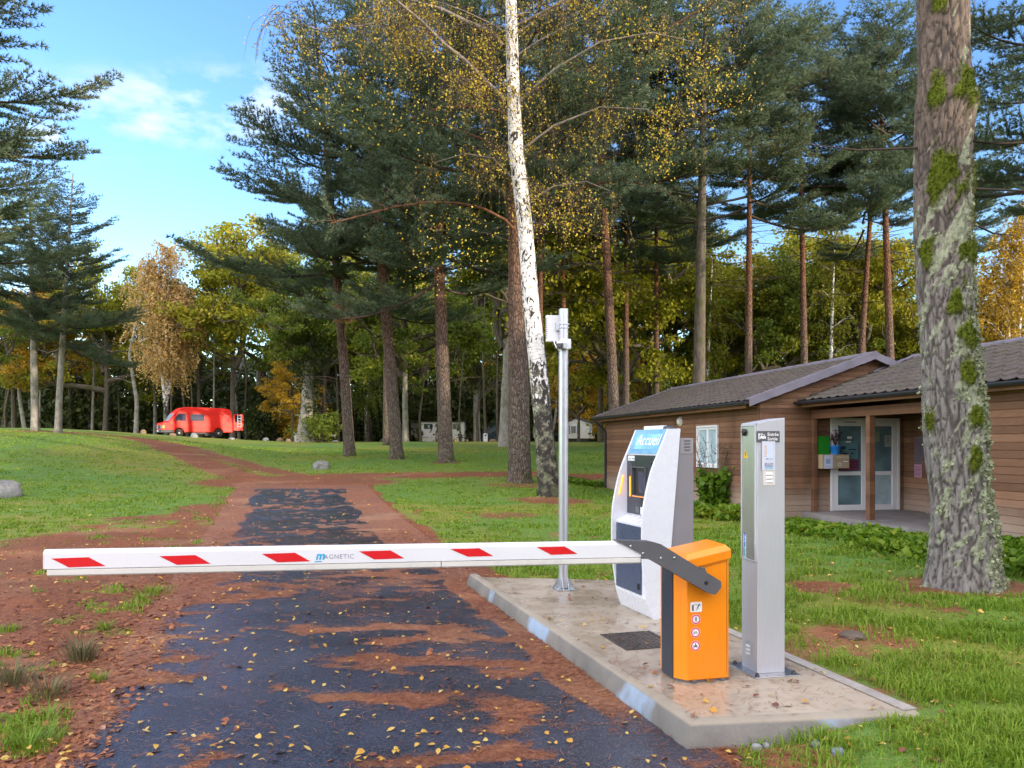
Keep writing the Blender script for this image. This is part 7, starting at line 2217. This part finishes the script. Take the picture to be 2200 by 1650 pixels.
x, y, slb = x[keep], y[keep], slb[keep]; leaf_quads(g, x, y, np.where(slb, .133, ground_z(x, y) + .012), np.maximum(.042, .042 + (np.hypot(x, y) - 8) * .0016), rng, 1)
tag(g.build('fallen_leaves', [foliage('brown_oak_leaf', [(0, (.06, .025, .022)), (.3, (.15, .06, .045)), (.55, (.27, .10, .05)), (.8, (.40, .16, .06)), (.93, (.45, .26, .17)), (1, (.36, .30, .24))], .15, .6),
                              foliage('yellow_fallen_leaf', [(0, (.40, .17, .03)), (.5, (.55, .34, .06)), (1, (.62, .50, .22))], .2, .5)]), kind='stuff')
# weeds and tufts along the left margin
def tuft(px, py, n, h, w, mt, label, name='grass_tuft', cat='grass tuft'):
    p = G(px, py); rng = np.random.RandomState(int(px + py)); g = Geo()
    for k in range(n):
        a = rng.rand() * 6.28; r = rng.rand() * w; b = np.array([p.x + math.cos(a) * r, p.y + math.sin(a) * r, 0]); hh = h * rng.uniform(.5, 1.1); e = np.array([math.cos(a) * .5, math.sin(a) * .5, 1]) * hh
        s = np.array([-math.sin(a), math.cos(a), 0]) * .004; m = b + e * .55; V = [b - s, b + s, m + s * .8, m - s * .8, b + e + [math.cos(a) * hh * .2, math.sin(a) * hh * .2, -hh * .12]]
        g.raw(V, [(0, 1, 2, 3), (3, 2, 4)], 0)
    return tag(g.build(name, [mt], loc=(p.x, p.y, 0)), label, cat, 'weeds along the left lane edge')
GB = bpy.data.materials['grass_blade']; DRYG = foliage('dull_heath', [(0, (.08, .075, .04)), (.6, (.16, .15, .07)), (1, (.26, .23, .10))], .2)
tuft(175, 1420, 130, .22, .13, DRYG, 'olive-brown heath tuft at the left edge of the asphalt')
tuft(105, 1500, 90, .18, .12, DRYG, 'dull heath tuft nearer the viewer on the left leaf litter')
tuft(330, 1275, 160, .10, .25, GB, 'bright grass tuft at the lane edge just beyond the white boom')
tuft(300, 1290, 90, .09, .2, GB, 'smaller grass tuft left of the bright one beyond the boom')
tuft(228, 1352, 60, .10, .07, GB, 'little green weed halfway along the left lane edge')
tuft(210, 1465, 50, .09, .06, GB, 'small bright weed among brown leaves by the asphalt edge')
tuft(60, 1610, 120, .12, .16, GB, 'green tuft at the lower left picture corner')
tuft(100, 1545, 70, .10, .12, GB, 'green weed among leaves above the lower left corner')
tuft(30, 1470, 110, .20, .15, DRYG, 'dry grass tuft at the left picture edge below the boom end')
# pebbles by the front of the island
for k, (px, py, s, mt, lb) in enumerate(((1625, 1610, .030, GRST, 'pale pebble in the grass in front of the island, larger of a pair'), (1645, 1606, .022, GRST, 'small pale pebble touching a larger one before the island'), (1755, 1618, .030, tinted('blue_stone', (.16, .19, .25)), 'blue-grey pebble in the grass in front of the island'), (1800, 1640, .034, tinted('bluish_stone', (.20, .24, .30)), 'bluish pebble at the bottom picture edge'), (1600, 1597, .022, BRST, 'brown pebble at the foot of the kerb'))):
    p = G(px, py); boulder(px, py, s * 2 * FPX / p.y, s * 1.2 * FPX / p.y, lb, mt, 30 + k, p.y, 'pebble')
stp = boulder(1830, 1372, 60, 15, 'low dark stone half sunk in the lawn right of the steel column', tinted('dark_root_stone', (.10, .075, .055)), 44)
